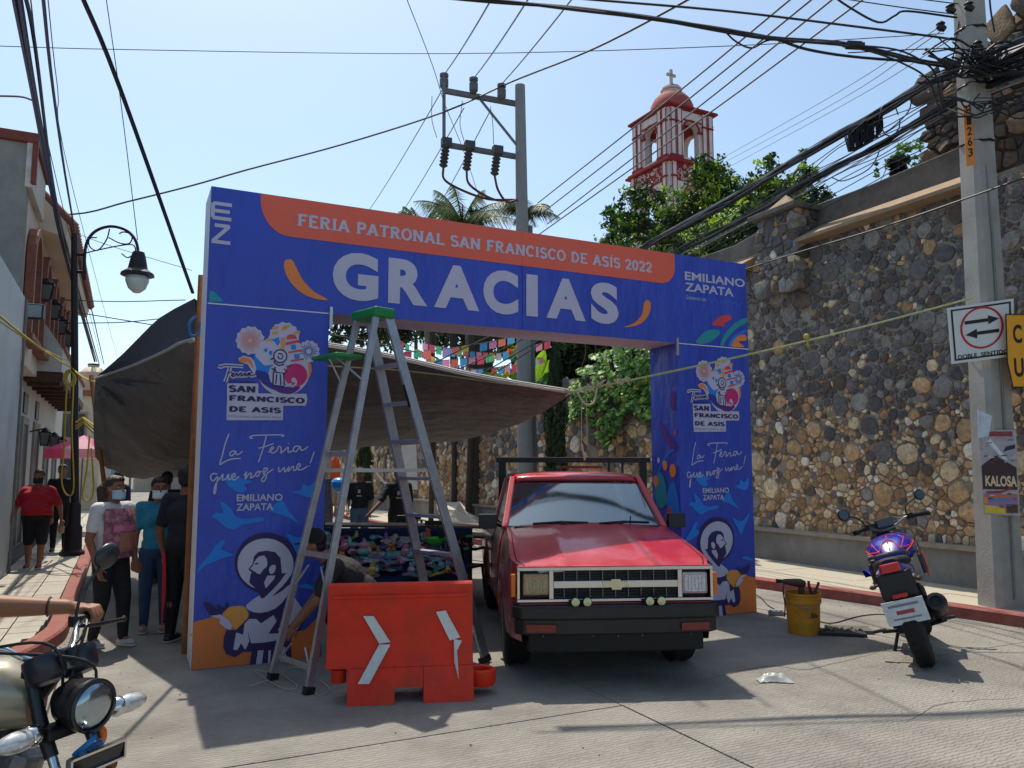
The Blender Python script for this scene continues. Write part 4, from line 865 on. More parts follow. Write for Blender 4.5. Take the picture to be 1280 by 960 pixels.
# ================================================================ grey tarp
tarp_m = M('grey_tarp', (120, 118, 118), .7, var=.2, scale=2.2, bump=1, bscale=4.0, bdist=.16, trans=.3, dirt=.25, dirtc=(94, 88, 84), dscale=1)
tarp_hem_sunlit = M('tarp_hem_sunlit', (168, 164, 160), .7, var=.08)  # hem colour lightened to paint in the sun along the tarp rim
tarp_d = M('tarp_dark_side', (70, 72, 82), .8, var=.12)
near = [(120, 473, 10.5), (162, 459, 9.3), (204, 441, 8.2), (243, 424, 7.5), (330, 421, 8.0), (420, 432, 8.3), (500, 447, 8.45), (580, 466, 8.55), (650, 479, 8.6), (712, 489, 8.62)]
mids = [(117, 530, 11.6), (155, 524, 10.6), (200, 516, 9.7), (243, 508, 9.2), (330, 512, 10.2), (420, 515, 10.5), (500, 512, 10.5), (580, 505, 10.0), (650, 500, 9.3), (712, 491, 8.66)]
far = [(120, 572, 13.2), (140, 588, 13.0), (185, 598, 12.5), (243, 592, 12.5), (330, 572, 13), (420, 562, 13.5), (500, 556, 13.5), (580, 549, 12.6), (650, 529, 10.8), (712, 494, 8.7)]
rows = [near, mids, far]
def tarp_pt(u, v):
    cols = []
    for rw in rows:
        P = [Y(*p) for p in rw]; x = u*(len(P)-1); i = min(int(x), len(P)-2); t = x-i
        p0_ = P[max(i-1, 0)]; p1_ = P[i]; p2_ = P[i+1]; p3_ = P[min(i+2, len(P)-1)]
        cols.append(.5*((2*p1_)+(p2_-p0_)*t+(2*p0_-5*p1_+4*p2_-p3_)*t*t+(3*p1_-p0_-3*p2_+p3_)*t**3))
    a, b, c = cols
    p = a*(1-v)*(1-2*v)+b*4*v*(1-v)+c*v*(2*v-1)
    k = (.6+.4*math.cos(u*9))*math.sin(PI*v)
    ang = math.atan2(v-.1, max(.001, 1-u)*3); f = (math.sin(ang*40)+.5*math.sin(ang*67+2))*.065*max(0, (u-.3))*(1-u)*3*min(1, v*6)
    ang2 = math.atan2(v, u*4+.001); f2 = (math.sin(ang2*18)+.5*math.sin(ang2*41+1))*.17*max(0, .42-u)*min(1, u*12)*min(1, v*5)*2
    return p+Vector((0, -1, .4))*(f+f2+.02*pnoise(p*1.6)*k)
NU, NV = 110, 34
m = MB(); m.add([tarp_pt(i/NU, j/NV) for j in range(NV+1) for i in range(NU+1)], [(j*(NU+1)+i, j*(NU+1)+i+1, (j+1)*(NU+1)+i+1, (j+1)*(NU+1)+i) for j in range(NV) for i in range(NU)])
tarp = thing('tarp', 'large grey brown tarpaulin stretched over the stalls behind the arch, sagging', 'tarpaulin', S(1.5, 9, 2.4))
to = m.build('canvas', tarp_m, tarp, world=True, smooth=True); md = to.modifiers.new('s', 'SOLIDIFY'); md.thickness = .006
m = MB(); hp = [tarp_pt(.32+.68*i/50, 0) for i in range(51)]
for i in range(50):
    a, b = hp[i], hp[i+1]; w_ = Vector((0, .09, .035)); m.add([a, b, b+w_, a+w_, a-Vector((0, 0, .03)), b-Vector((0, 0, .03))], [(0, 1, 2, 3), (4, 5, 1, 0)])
m.build('sunlit_hem', tarp_hem_sunlit, tarp, world=True)  # strip on the near rim, sunlight painted in by its paler tone
m = MB(); m.tube([tarp_pt(.36+.62*i/30, .17-.12*(i/30))+Vector((0, -.05, -.01)) for i in range(31)], .009, 6); m.build('edge_cord', M('cream_rope', (196, 182, 150), .8), tarp, world=True)
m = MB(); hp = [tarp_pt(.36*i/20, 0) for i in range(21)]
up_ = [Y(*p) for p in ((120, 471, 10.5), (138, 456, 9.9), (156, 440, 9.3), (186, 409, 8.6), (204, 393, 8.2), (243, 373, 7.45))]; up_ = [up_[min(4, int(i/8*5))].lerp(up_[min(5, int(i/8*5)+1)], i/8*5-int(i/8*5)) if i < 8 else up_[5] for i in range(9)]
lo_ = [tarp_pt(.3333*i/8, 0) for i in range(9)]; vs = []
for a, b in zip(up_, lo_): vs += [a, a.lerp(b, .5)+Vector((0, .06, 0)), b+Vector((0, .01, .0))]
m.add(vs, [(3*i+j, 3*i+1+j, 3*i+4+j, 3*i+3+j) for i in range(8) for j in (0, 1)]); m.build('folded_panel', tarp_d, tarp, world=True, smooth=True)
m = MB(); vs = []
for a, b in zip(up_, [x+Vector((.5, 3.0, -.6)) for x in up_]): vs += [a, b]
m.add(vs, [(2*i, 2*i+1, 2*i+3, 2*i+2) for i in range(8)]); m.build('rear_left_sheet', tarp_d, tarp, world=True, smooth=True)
m = MB(); m.tube([p+Vector((0, -.012, 0)) for p in lo_], .017, 6); m.build('left_hem', tarp_hem_sunlit, tarp, world=True)
# top flap that carries the shade further back
m = MB(); hp = [tarp_pt(.30+.7*i/24, 0) for i in range(25)]; vs = []
for i, p in enumerate(hp): k = 1-abs(i/24); vs += [p+Vector((0, .02, .02)), p+Vector((-.5, 3.4, -.55))*(k*.96+.04)]
m.add(vs, [(2*i, 2*i+2, 2*i+3, 2*i+1) for i in range(24)]); m.build('rear_sheet', tarp_m, tarp, world=True, smooth=True)
rope_m = M('cream_rope'); yrope = M('yellow_rope', (190, 168, 60), .8, var=.2, scale=40); grope = M('green_rope', (50, 140, 80), .8)
Kn = Y(712, 490, 8.62); Pr = Y(1216, 372, 8.75)
m = MB(); m.tube(sag(Kn, Pr, .05, 20), .013, 6); tie = tag(m.build('tie_rope', M('pale_green_rope', (170, 172, 120), .8, var=.2, scale=30)), 'pale rope stretched from the tarp corner past the arch to the concrete pole', 'rope')
m = MB()
for k in range(7):
    c = Kn.lerp(Pr, .005+k*.022); m.tube([c+Vector((random.uniform(-.09, .09), random.uniform(-.03, .03), random.uniform(-.06, .06)))*(1 if j % 2 else .5) for j in range(7)], .011, 6)
m.tube(catmull([Kn+Vector((.08, 0, 0)), Kn+Vector((.16, -.02, -.13)), Kn+Vector((.26, 0, -.12)), Kn+Vector((.30, 0, .04))], 5), .012, 6)
top(m, 'rope_knot', 'tangled pale rope knot at the pointed corner of the grey tarp', 'knot', rope_m)
m = MB(); c = Kn.lerp(Pr, .58); m.ell(c, (.03, .03, .035)); m.tube([c, c+Vector((.02, 0, -.13)), c+Vector((.0, 0, -.09))], .012, 6); top(m, 'yellow_knot', 'small yellow cord knot hanging on the stretched rope in front of the stone wall', 'knot', yrope)
m = MB(); m.tube([Y(727, 497, 8.6), Y(727, 560, 8.6)], .004, 5); m.tube([Y(733, 497, 8.65), Y(734, 555, 8.65)], .004, 5); m.tube([Y(727, 555, 8.6), Y(731, 575, 8.62)], .012, 6); top(m, 'hanging_strings', 'two thin strings hanging from the rope knot of the tarp', 'string', rope_m)
# ================================================================ street lamp (left)
lb_ = S(-.78, 16.18, .1); iron2 = M('lamp_iron', (44, 36, 40), .5, .4, var=.1)
lp = thing('street_lamp', 'dark iron street lamp with a curved scroll arm and hanging lantern on the left pavement', 'street lamp', lb_)
def LP(px, py): return Y(px, py, lb_.y)-lb_
m = MB(); m.lathe([(.2, 0), (.2, .08), (.15, .12), (.14, .5), (.11, .55), (.10, .9), (.07, .95)]); m.build('base', iron2, lp, smooth=30)
m = MB(); t_ = LP(93, 292); m.tube([(0, 0, .9), t_*.5+Vector((0, 0, .45)), t_], [.068, .062, .055], 12); m.build('post', iron2, lp)
m = MB(); pts = [LP(*p) for p in ((106, 350), (106, 318), (110, 300), (121, 288), (139, 283), (158, 288), (170, 302), (174, 325))]; m.tube(catmull(pts, 5), .028, 8)
m.tube([LP(96, 318), LP(107, 318)], .03, 8); m.tube([LP(96, 340), LP(107, 340)], .03, 8); m.build('arm', iron2, lp)
m = MB()
for pp in (((108, 316), (125, 312), (150, 307), (166, 306), (169, 315), (160, 322), (152, 317)), ((137, 286), (133, 300), (122, 313), (112, 308), (112, 298), (121, 297)), ((136, 297), (150, 304), (162, 304), (165, 294), (155, 290), (149, 292))):
    m.tube(catmull([LP(*p) for p in pp], 4), .012, 6)
m.build('scroll', iron2, lp)
c = LP(173, 322); m = MB(); m.lathe([(.03, .12), (.1, .1), (.13, 0), (.17, -.22), (.28, -.30), (.29, -.34), (.18, -.36)], c); m.build('lantern_hood', iron2, lp, smooth=35)
m = MB(); m.lathe([(.2, -.36), (.2, -.45), (.15, -.58), (.06, -.66), (.01, -.67)], c); m.build('globe', M('frosted_globe', (190, 196, 190), .25, var=.05, spec=.6), lp, smooth=True)
# yellow ropes round the lamp
m = MB(); m.tube(sag(PL(-20, 378, -1.4), Y(90, 460, lb_.y), .05, 10)+sag(Y(90, 460, lb_.y), Y(122, 478, 12.6), .05, 6), .014, 6)
m.tube(sag(PL(-20, 388, -1.4), Y(88, 452, lb_.y), .05, 10), .009, 6); top(m, 'yellow_rope', 'yellow rope running from the grey building to the lamp post and on to the tarp', 'rope', yrope)
m = MB(); yb = lb_.y-.15
for k in range(4): m.tube([Y(86+6*math.cos(t*.7)+k, 471+9*math.sin(t*.7)+k, yb) for t in range(9)], .013, 5, closed=True)
m.tube(catmull([Y(84, 470, yb), Y(80, 560, yb), Y(77, 600, yb), Y(83, 618, yb), Y(92, 610, yb), Y(90, 540, yb), Y(92, 480, yb)], 5), .013, 6); top(m, 'rope_coil', 'yellow rope coil and long loop hanging on the lamp post', 'rope', yrope)
m = MB(); m.tube(catmull([Y(112, 545, 13.2), Y(108, 590, 13.2), Y(103, 618, 13.2), (Y(110, 627, 13.2)), Y(117, 612, 13.2), Y(114, 560, 13.2)], 5), .014, 6)
for k in range(3): m.tube([Y(95, 528+k*4, 14), Y(104, 522+k*3, 13.6), Y(118, 532+k*5, 13.1)], .016, 5)
top(m, 'rope_loop', 'yellow rope loop hanging under the left corner of the tarp', 'rope', yrope)
m = MB(); m.tube([S(.0, 12.9, 0)+Vector((-.05, 0, 0)), Y(114, 470, 13.0)], .035, 8); top(m, 'bamboo_pole', 'pale tarp pole at the left corner of the tarp behind the lamp post', 'pole', wp)

# ================================================================ concrete poles
conc = M('pole_concrete', (158, 154, 146), .88, var=.12, scale=3, bump=.2, bscale=50, dirt=.35, dirtc=(112, 108, 102), dscale=2.5)
pb = G(1252, 757, .13); ptop = Y(1211, 0, 8.91); d_ = (ptop-pb).normalized(); ptop = pb+d_*8.6
pole = thing('concrete_pole', 'big tapering concrete utility pole on the right kerb carrying signs, poster and cable tangle', 'utility pole', pb)
def octo(m, a, b, wa, wb, ha, hb, ch=.22, rz=A0):
    vs = []
    for p, w_, h_ in ((a, wa, ha), (b, wb, hb)):
        x, y = w_/2, h_/2; c = ch*min(w_, h_)
        for q in ((-x+c, -y), (x-c, -y), (x, -y+c), (x, y-c), (x-c, y), (-x+c, y), (-x, y-c), (-x, -y+c)):
            v = Vector((q[0]*math.cos(rz)-q[1]*math.sin(rz), q[0]*math.sin(rz)+q[1]*math.cos(rz), 0)); vs.append(p+v)
    m.add(vs, [(i, (i+1) % 8, 8+(i+1) % 8, 8+i) for i in range(8)]+[(7, 6, 5, 4, 3, 2, 1, 0), tuple(range(8, 16))])
m = MB(); octo(m, pb-Vector((0, 0, .2)), ptop, .40, .25, .36, .25, .16, R(12)); m.build('shaft', conc, pole, world=True)
m = MB(); m.tube([pb+Vector((.03, -.2, .1)), pb+d_*1+Vector((.035, -.195, 0)), pb+d_*4.2+Vector((.02, -.17, 0)), pb+d_*5.0+Vector((.0, -.15, 0))], .011, 6); m.build('ground_cable', M('grey_cable', (120, 118, 114), .6), pole, world=True)
def band(h, mt, r=.2, w_=.012):
    m = MB(); c = pb+d_*h; k = 1-h/8.6*.35
    m.tube([c+Vector((math.cos(t*PI/8)*.225*k, math.sin(t*PI/8)*.215*k, .01*math.sin(t*2))) for t in range(16)], w_, 6, closed=True); return m.build('band', mt, pole, world=True)
band(2.78, steel, w_=.006); 
for h in (3.32, 3.36, 3.30): band(h, grope, w_=.009)
for h in (5.3, 6.0, 6.35, 6.7): band(h, dark_metal, w_=.014)
zdir = Vector((0, 0, 1)); yf = pb.y-.22
def YP(px, py, dy=0): return Y(px, py, yf+dy)
# number plate strip
sp_ = thing('number_strip', 'orange strip with vertical black pole number high on the concrete pole', 'number plate', YP(1212, 170))
Q = [YP(1204, 132, .05), YP(1215, 130, .05), YP(1219, 205, .02), YP(1208, 208, .02)]
m = MB(); bk = Vector((0, .006, 0)); m.add(Q+[p+bk for p in Q], [(3, 2, 1, 0), (4, 5, 6, 7), (0, 1, 5, 4), (1, 2, 6, 5), (2, 3, 7, 6), (3, 0, 4, 7)]); m.build('plate', M('orange_plate', (222, 132, 44), .6, var=.08), sp_, world=True, fix=True)
def bil(Q_, u, v, d=0): a = Q_[3].lerp(Q_[2], u); b = Q_[0].lerp(Q_[1], u); return a.lerp(b, v)-Vector((0, d, 0))
for k, ch in enumerate('H1263'):
    m = MB(); v1 = .98-k*.175; put_text(m, ch, .28, .80, v1-.14, v1, lambda u, v, d: bil(Q, u, v, .004), .02); m.build('digit', black, sp_, world=True)
# two-way sign
sg = thing('two_way_sign', 'white square two way traffic sign with red circle and two black arrows, reading DOBLE SENTIDO', 'sign', YP(1228, 414))
Q2 = [YP(1184, 385, -.05), YP(1267, 373, -.03), YP(1269, 445, -.03), YP(1190, 455, -.05)]
def slabq(m, Q_, th): m.add(Q_+[p+Vector((0, th, 0)) for p in Q_], [(3, 2, 1, 0), (4, 5, 6, 7), (0, 1, 5, 4), (1, 2, 6, 5), (2, 3, 7, 6), (3, 0, 4, 7)])
m = MB(); slabq(m, Q2, .008); m.build('plate', M('sign_white', (212, 212, 208), .5, var=.04), sg, world=True, fix=True)
q2 = lambda u, v, d=0: bil(Q2, u, v, .002+d)
def frame_strip(m, a, b, w_): # rectangular border
    for (u0, v0, u1, v1) in ((a, a, 1-a, a+w_), (a, 1-a-w_, 1-a, 1-a), (a, a+w_, a+w_, 1-a-w_), (1-a-w_, a+w_, 1-a, 1-a-w_)): m.add([q2(u0, v0), q2(u1, v0), q2(u1, v1), q2(u0, v1)], [(0, 1, 2, 3)])
m = MB(); frame_strip(m, .045, 0, .03); m.build('border', black, sg, world=True)
m = MB(); ring = []
for i in range(37): t = 2*PI*i/36; ring += [(.5+.335*math.cos(t), .57+.37*math.sin(t)), (.5+.30*math.cos(t), .57+.335*math.sin(t))]
m.add([q2(u, v, .001) for u, v in ring], [(2*i, 2*i+1, 2*i+3, 2*i+2) for i in range(36)]); m.build('red_circle', M('sign_red', (190, 30, 44), .5), sg, world=True)
for pts in ([(.24, .66), (.60, .66), (.60, .62-.01), (.77, .69), (.60, .77), (.60, .72), (.24, .72)], [(.76, .45), (.42, .45), (.42, .39), (.24, .475), (.42, .56), (.42, .51), (.76, .51)]):
    m = MB(); m.add([q2(u, v, .001) for u, v in pts], [tuple(range(7))]); m.build('arrow', black, sg, world=True)
for tx_ in (('DOBLE', .1, .40, .065, .14), ('SENTIDO', .46, .9, .065, .14)): m = MB(); put_text(m, *tx_, lambda u, v, d: q2(u, v, .001), .03); m.build('lettering', black, sg, world=True)
ys = thing('yellow_sign', 'yellow sign plate with large black letters cut off by the right edge of view', 'sign', YP(1275, 440, -.1))
Q3 = [YP(1257, 393, -.12), YP(1352, 393, -.12), YP(1352, 484, -.12), YP(1263, 484, -.12)]
Q3b = [Q3[0], Q3[1], Q3[2], YP(1266, 484, -.12)]
m = MB(); P5 = [YP(1257, 393, -.12), YP(1352, 393, -.12), YP(1352, 484, -.12), YP(1266, 484, -.12), YP(1259, 452, -.12)]
m.add(P5+[p+Vector((0, .008, 0)) for p in P5], [(4, 3, 2, 1, 0), (5, 6, 7, 8, 9)]+[(i, (i+1) % 5, 5+(i+1) % 5, 5+i) for i in range(5)]); m.build('plate', M('sign_yellow', (232, 160, 24), .5, var=.04), ys, world=True, fix=True)
m = MB()
for a, b in zip(P5, P5[1:]+P5[:1]): m.bar(a+Vector((0, -.003, 0)), b+Vector((0, -.003, 0)), .012, .006, up=(0, 1, 0))
m.build('border', black, ys, world=True)
f3 = lambda u, v, d=0: bil(Q3, u, v, .003)
for tx_ in (('C', .08, .20, .60, .86), ('US', .07, .30, .14, .40)): m = MB(); put_text(m, *tx_, f3, .03); m.build('lettering', black, ys, world=True)
# posters on the pole
po = thing('poster', 'torn dance poster with red and cream lettering wrapped on the concrete pole', 'poster', YP(1248, 590))
Q4 = [YP(1223, 538, -.035), YP(1270, 537, -.02), YP(1275, 645, -.02), YP(1229, 643, -.035)]
q4 = lambda u, v, d=0: bil(Q4, u, v, .002+d)
def pq_(name, rgb, pts, d, par=po): m = MB(); m.add([q4(u, v, d) for u, v in pts], [tuple(range(len(pts)))]); return m.build(name, M('poster_%d_%d_%d' % rgb, rgb, .6, var=.1, scale=25), par, world=True)
m = MB(); slabq(m, Q4, .004); m.build('sheet', M('poster_paper', (170, 164, 166), .7, var=.25, scale=20), po, world=True, fix=True)
pq_('print', (66, 44, 46), [(.03, .58), (.4, .70), (.96, .56), (.96, .3), (.03, .3)], .001); pq_('print', (150, 60, 72), [(.02, .93), (.9, .92), (.9, .98), (.02, .985)], .001)
pq_('print', (40, 44, 90), [(.62, .74), (.95, .78), (.95, .83), (.7, .80)], .001); pq_('print', (160, 44, 56), [(.1, .27), (.6, .29), (.95, .38), (.75, .30), (.5, .255), (.12, .25)], .003)
pq_('print', (150, 120, 150), [(.06, .03), (.96, .03), (.96, .25), (.06, .25)], .001); pq_('print', (224, 190, 60), [(.05, .02), (.6, .02), (.6, .10), (.05, .11)], .002); pq_('print', (230, 140, 40), [(.03, .13), (.15, .13), (.15, .2), (.03, .21)], .002)
pq_('print', (90, 60, 50), [(.64, .03), (.94, .03), (.94, .13), (.64, .13)], .002); pq_('print', (196, 110, 70), [(.2, .19), (.92, .22), (.92, .245), (.2, .235)], .002); pq_('print', (90, 130, 190), [(.2, .16), (.92, .185), (.92, .205), (.2, .19)], .002)
pq_('print', (214, 216, 222), [(.3, .90), (.2, .86), (.6, .66), (.75, .64)], .003)
m = MB(); put_text(m, 'KALOSA', .10, .95, .335, .46, lambda u, v, d: q4(u, v, .004), .035); m.build('lettering', M('poster_cream', (222, 196, 160), .6), po, world=True)
for k in range(26):
    u = .08+.8*random.random(); v = random.choice((.1, .17, .24, .62, .68, .86, .95))+random.uniform(-.02, .02); ww = random.uniform(.05, .16)
    pq_('print', random.choice([(60, 50, 60), (200, 196, 190), (170, 70, 70), (90, 110, 150), (120, 100, 90)]), [(u, v), (min(.95, u+ww), v+.004), (min(.95, u+ww), v+.016), (u, v+.012)], .0045+k*.0001)
m = MB(); Qt = [YP(1222, 512, -.03), YP(1240, 520, -.03), YP(1236, 545, -.045), YP(1223, 548, -.04)]; slabq(m, Qt, .003); m.build('torn_scrap', M('torn_paper', (196, 204, 214), .7, var=.2, scale=20), po, world=True, fix=True)
# mid pole with crossarms
mp_ = Y(657, 560, 17); mb0 = Vector((mp_.x+.02, 17, .1)); mt0 = Y(650, 107, 17)
ps = thing('power_pole', 'grey concrete power pole with two crossarms standing behind the arch', 'utility pole', mb0)
grey_c = M('grey_pole_concrete', (138, 138, 136), .85, var=.1, bump=.15)
m = MB(); m.tube([mb0, mb0.lerp(mt0, .5), mt0], [.185, .155, .115], 14); m.build('shaft', grey_c, ps, world=True, smooth=40)
m = MB(); m.tube([mb0+Vector((.2, .05, 0)), mb0.lerp(mt0, .68)+Vector((.18, .05, 0))], .055, 8); m.build('conduit', M('conduit', (98, 100, 104), .7), ps, world=True)
arm_m = M('galvanised_steel', (112, 112, 116), .6, .3, var=.15, bump=.1)
def YM(px, py, dy=0): return Y(px, py, 17+dy)
A1, A2 = YM(553, 113, -.25), YM(652, 131, .12); B1, B2 = YM(558, 181, -.25), YM(652, 197, .12)
for a, b in ((A1, A2), (B1, B2)): m = MB(); m.bar(a, b, .1, .11); m.build('crossarm', arm_m, ps, world=True, bevel=.008)
m = MB(); m.bar(YM(555, 93, -.3), YM(555, 190, -.3), .07, .07); m.build('riser', arm_m, ps, world=True)
m = MB(); m.bar(YM(600, 124, -.06), YM(648, 184, -.06), .05, .05); m.build('brace', arm_m, ps, world=True)
ins = M('insulator_grey', (92, 90, 92), .5, var=.1)
for x, y in ((555, 93), (592, 98), (627, 106)):
    m = MB(); c = YM(x, y+18, -.2); m.lathe([(.06, 0), (.10, .05), (.10, .22), (.07, .25), (.10, .28), (.10, .34), (.03, .38)], c, n=12); m.build('insulator', ins, ps, world=True)
for x, y in ((558, 178), (587, 182), (622, 188)):
    m = MB(); c = YM(x, y, -.3); m.box(c, (.22, .16, .18), R(20))
    e = YM(x-4, y+30, -.35)
    for k in range(6): q = c.lerp(e, .2+k*.15); m.lathe([(.055, -.04), (.10, 0), (.055, .04)], q, (e-c), n=10)
    m.build('cutout_fuse', M('fuse_dark', (70, 66, 66), .6), ps, world=True)
    m = MB(); g = YM(646, 250, -.1); m.tube(catmull([e, e+Vector((.08, 0, -.35)), e.lerp(g, .55)+Vector((0, 0, -.3)), g], 6), .028, 6); m.build('riser_cable', M('red_brown_cable', (92, 44, 44), .6), ps, world=True)
tr_ = M('cable_black', (26, 26, 32), .6, var=.1); tb_ = M('cable_dark_blue', (34, 38, 66), .6); tg_ = M('cable_grey', (88, 90, 98), .55)
def wire(label, mt, r, specs, nm='cable', grp=None):
    """each spec: list of (px,py,Y) way points of one strand"""
    m = MB()
    for sp__ in specs:
        P = [Y(*p) for p in sp__]
        if len(P) == 2: P = sag(P[0], P[1], (P[0]-P[1]).length*.006, 10)
        else: P = catmull(P, 5)
        m.tube(P, r, 5)
    return top(m, nm, label, 'cable', mt, group=grp)
wire('thick twisted dark cable bundle running down the left side above the lamp', tb_, .022, [[(14, -20, 6), (41, 118, 7.9), (64, 240, 10.8), (84, 330, 15.1), (118, 452, 32)], [(22, -20, 6), (44, 118, 7.9), (67, 240, 10.8), (86, 330, 15.1), (119, 452, 32)], [(19, -20, 6.1), (42, 118, 7.95), (65, 240, 10.9), (86, 330, 15.1), (121, 452, 32)]])
wire('second dark cable beside the twisted bundle on the left', tb_, .018, [[(28, -20, 6), (44, 60, 7.1), (68, 240, 10.8), (92, 340, 16), (124, 455, 33)]])
wire('thin cable left of the middle of the left cable group', tr_, .006, [[(36, -20, 6), (52, 110, 8), (74, 240, 12), (128, 455, 32)]])
wire('dark blue single cable at the right of the left cable group', tb_, .016, [[(52, -20, 6), (66, 110, 8), (85, 240, 12), (104, 340, 18), (130, 455, 32)]])
wire('very thin line right of the dark blue cable', tg_, .005, [[(58, -20, 6), (72, 110, 8), (92, 240, 12), (150, 460, 30)]])
wire('heavy black cable slanting down to the wooden pole beside the arch', tr_, .018, [[(96, -20, 5.2), (150, 110, 6), (241, 366, 8)]])
wire('thin line falling to the lantern of the street lamp', tg_, .008, [[(130, -20, 12), (150, 120, 13), (172, 300, 14.1)]])
wire('long thin line crossing the whole sky near the top', tr_, .012, [[(-20, 57, 20), (160, 62, 20), (560, 67, 20), (900, 58, 20), (1180, 42, 20)]])
wire('wavy black cable rising from the left houses to the power pole', tr_, .02, [[(-20, 263, 17), (90, 268, 17), (160, 252, 17), (240, 232, 17), (310, 212, 17), (430, 180, 17), (555, 140, 16.6), (640, 102, 16.6), (740, 62, 14), (850, 5, 11), (880, -15, 10)]])
wire('sagging thin black cables under the lamp lantern', tr_, .012, [[(80, 375, 18), (150, 377, 18), (232, 375, 18)], [(80, 404, 18), (150, 403, 18), (205, 398, 18)], [(80, 388, 18), (130, 396, 18), (190, 406, 18)], [(-10, 120, 9), (25, 121, 9), (42, 126, 9)]])
wire('thin line crossing behind the lamp arm', tg_, .007, [[(84, 287, 17), (140, 308, 17), (240, 338, 17)]])
for k, (x0, y0, x1, y1) in enumerate(((556, 92, 625, -20), (592, 98, 672, -20), (628, 104, 760, -60))):
    wire('high voltage line rising from the %s insulator of the upper crossarm' % ('left', 'middle', 'right')[k], tg_, .012, [[(x0, y0, 16.7), (x1, y1, 9)]], grp='lines rising from the crossarm')
for k, (x0, y0, x1, y1) in enumerate(((553, 112, 462, 262), (580, 135, 490, 285), (612, 140, 525, 298))):
    wire('high voltage line dropping left from the crossarm behind the arch, %s one' % ('leftmost', 'middle', 'rightmost')[k], tg_, .012, [[(x0, y0, 17), (x1, y1, 30)]], grp='lines dropping left of the power pole')
wire('thin line from the sky top down to the lower crossarm', tg_, .008, [[(505, -10, 12), (540, 80, 15), (556, 130, 17), (580, 190, 19), (600, 250, 22)]])
wire('three slack jumper wires hanging between the crossarms', tg_, .008, [[(540, 120, 16.6), (540, 150, 16.6), (546, 172, 16.7)], [(578, 126, 16.6), (575, 155, 16.6), (580, 176, 16.7)], [(613, 133, 16.6), (616, 155, 16.6), (617, 180, 16.7)]])
for k, (x0, y0, x1, y1) in enumerate(((672, 254, 1005, -15), (678, 266, 1032, -15), (684, 280, 1058, -15), (664, 300, 1098, -15))):
    wire('one of four parallel lines in front of the church tower, %s from the top' % ('first', 'second', 'third', 'fourth')[k], tg_, .014, [[(x0, y0, 19), ((x0+x1)/2, (y0+y1)/2+3, 13), (x1, y1, 9)]], grp='parallel lines crossing the church tower')
wire('faint group of thin lines right of the church tower', tg_, .008, [[(890, 205, 30), (1040, 120, 18), (1180, 30, 10)], [(900, 206, 30), (1050, 125, 18), (1180, 36, 10)], [(905, 212, 30), (1060, 128, 18), (1190, 48, 10)]])
# bundle from upper left to the concrete pole
def jit(pts, a): return [(x+random.uniform(-a, a), y+random.uniform(-a, a), d+random.uniform(-.05, .05)) for x, y, d in pts]
b1 = [(520, -8, 8.3), (620, 2, 8.4), (720, 11, 8.5), (810, 22, 8.5), (900, 37, 8.6), (964, 47, 8.6), (1066, 57, 8.7), (1148, 76, 8.8), (1203, 85, 8.9)]
wire('heavy black cable bundle from the top left to the concrete pole', tr_, .017, [jit(b1, 2.2) for _ in range(4)]+[jit(b1[:6]+[(1010, 60, 8.7), (1080, 73, 8.8), (1203, 82, 8.9)], 2)])
wire('black cable under the heavy bundle, sagging in loops', tr_, .011, [[(905, 38, 8.6), (920, 52, 8.6), (940, 60, 8.6), (962, 50, 8.6), (1000, 52, 8.6)], [(1040, 54, 8.6), (1090, 65, 8.6), (1130, 80, 8.7), (1160, 100, 8.8), (1175, 140, 8.9)], [(1060, 56, 8.6), (1120, 62, 8.6), (1155, 78, 8.7), (1170, 95, 8.8), (1178, 138, 8.9)]])
wire('single black cable above the heavy bundle', tr_, .014, [[(500, -25, 8.3), (700, -4, 8.4), (900, 13, 8.6), (1060, 32, 8.8), (1196, 50, 8.9), (1230, 60, 9)]])
wire('black cable dipping in a curve near the top of the concrete pole', tr_, .013, [[(1030, -14, 8.7), (1060, 8, 8.7), (1098, 28, 8.8), (1118, 20, 8.8), (1134, 14, 8.8), (1196, 22, 8.9)]])
wire('thin black line near the top meeting the concrete pole', tr_, .007, [[(1040, -4, 8.7), (1196, 18, 8.9)], [(1090, -10, 8.7), (1200, 5, 8.9)], [(1060, 66, 8.7), (1140, 62, 8.8), (1200, 60, 8.9)], [(1200, 20, 8.9), (1190, 80, 8.9)]])
bx_ = thing('splice_case', 'small black cable splice case on the bundle near the top right', 'splice case', Y(1067, 56, 8.65))
m = MB(); m.bar((-.09, 0, 0), (.09, 0, -.01), .08, .08); m.build('body', tr_, bx_, bevel=.015)
m = MB(); m.cyl((-.12, 0, 0), (-.09, 0, 0), .03); m.cyl((.09, 0, 0), (.12, 0, 0), .03); m.build('end_cap', black, bx_)
# bundles from the pole down to the left behind the arch
b2 = [(1285, 50, 8.4), (1215, 78, 8.9), (1155, 108, 9.6), (1100, 140, 10.6), (1050, 168, 11.6), (990, 204, 13), (930, 240, 15), (870, 275, 18), (800, 312, 24)]
b3 = [(1290, 85, 8.4), (1225, 112, 8.9), (1155, 150, 9.6), (1100, 182, 10.6), (1050, 208, 11.6), (990, 240, 13), (930, 272, 15), (870, 302, 18), (820, 328, 24)]
def off(b, dx_, dy_): return [(x+dx_, y+dy_, d) for x, y, d in b]
wire('thick upper cable bundle descending left from the concrete pole', tr_, .016, [jit(b2, 4.2) for _ in range(14)])
wire('thick lower cable bundle descending left from the concrete pole', tr_, .014, [jit(b3, 4.2) for _ in range(12)])
wire('loose silvery grey strands along the upper bundle', M('cable_silver', (150, 150, 156), .5), .007, [jit(off(b2, 0, -5), 3) for _ in range(3)]+[jit(off(b3, 0, 8), 4) for _ in range(3)])
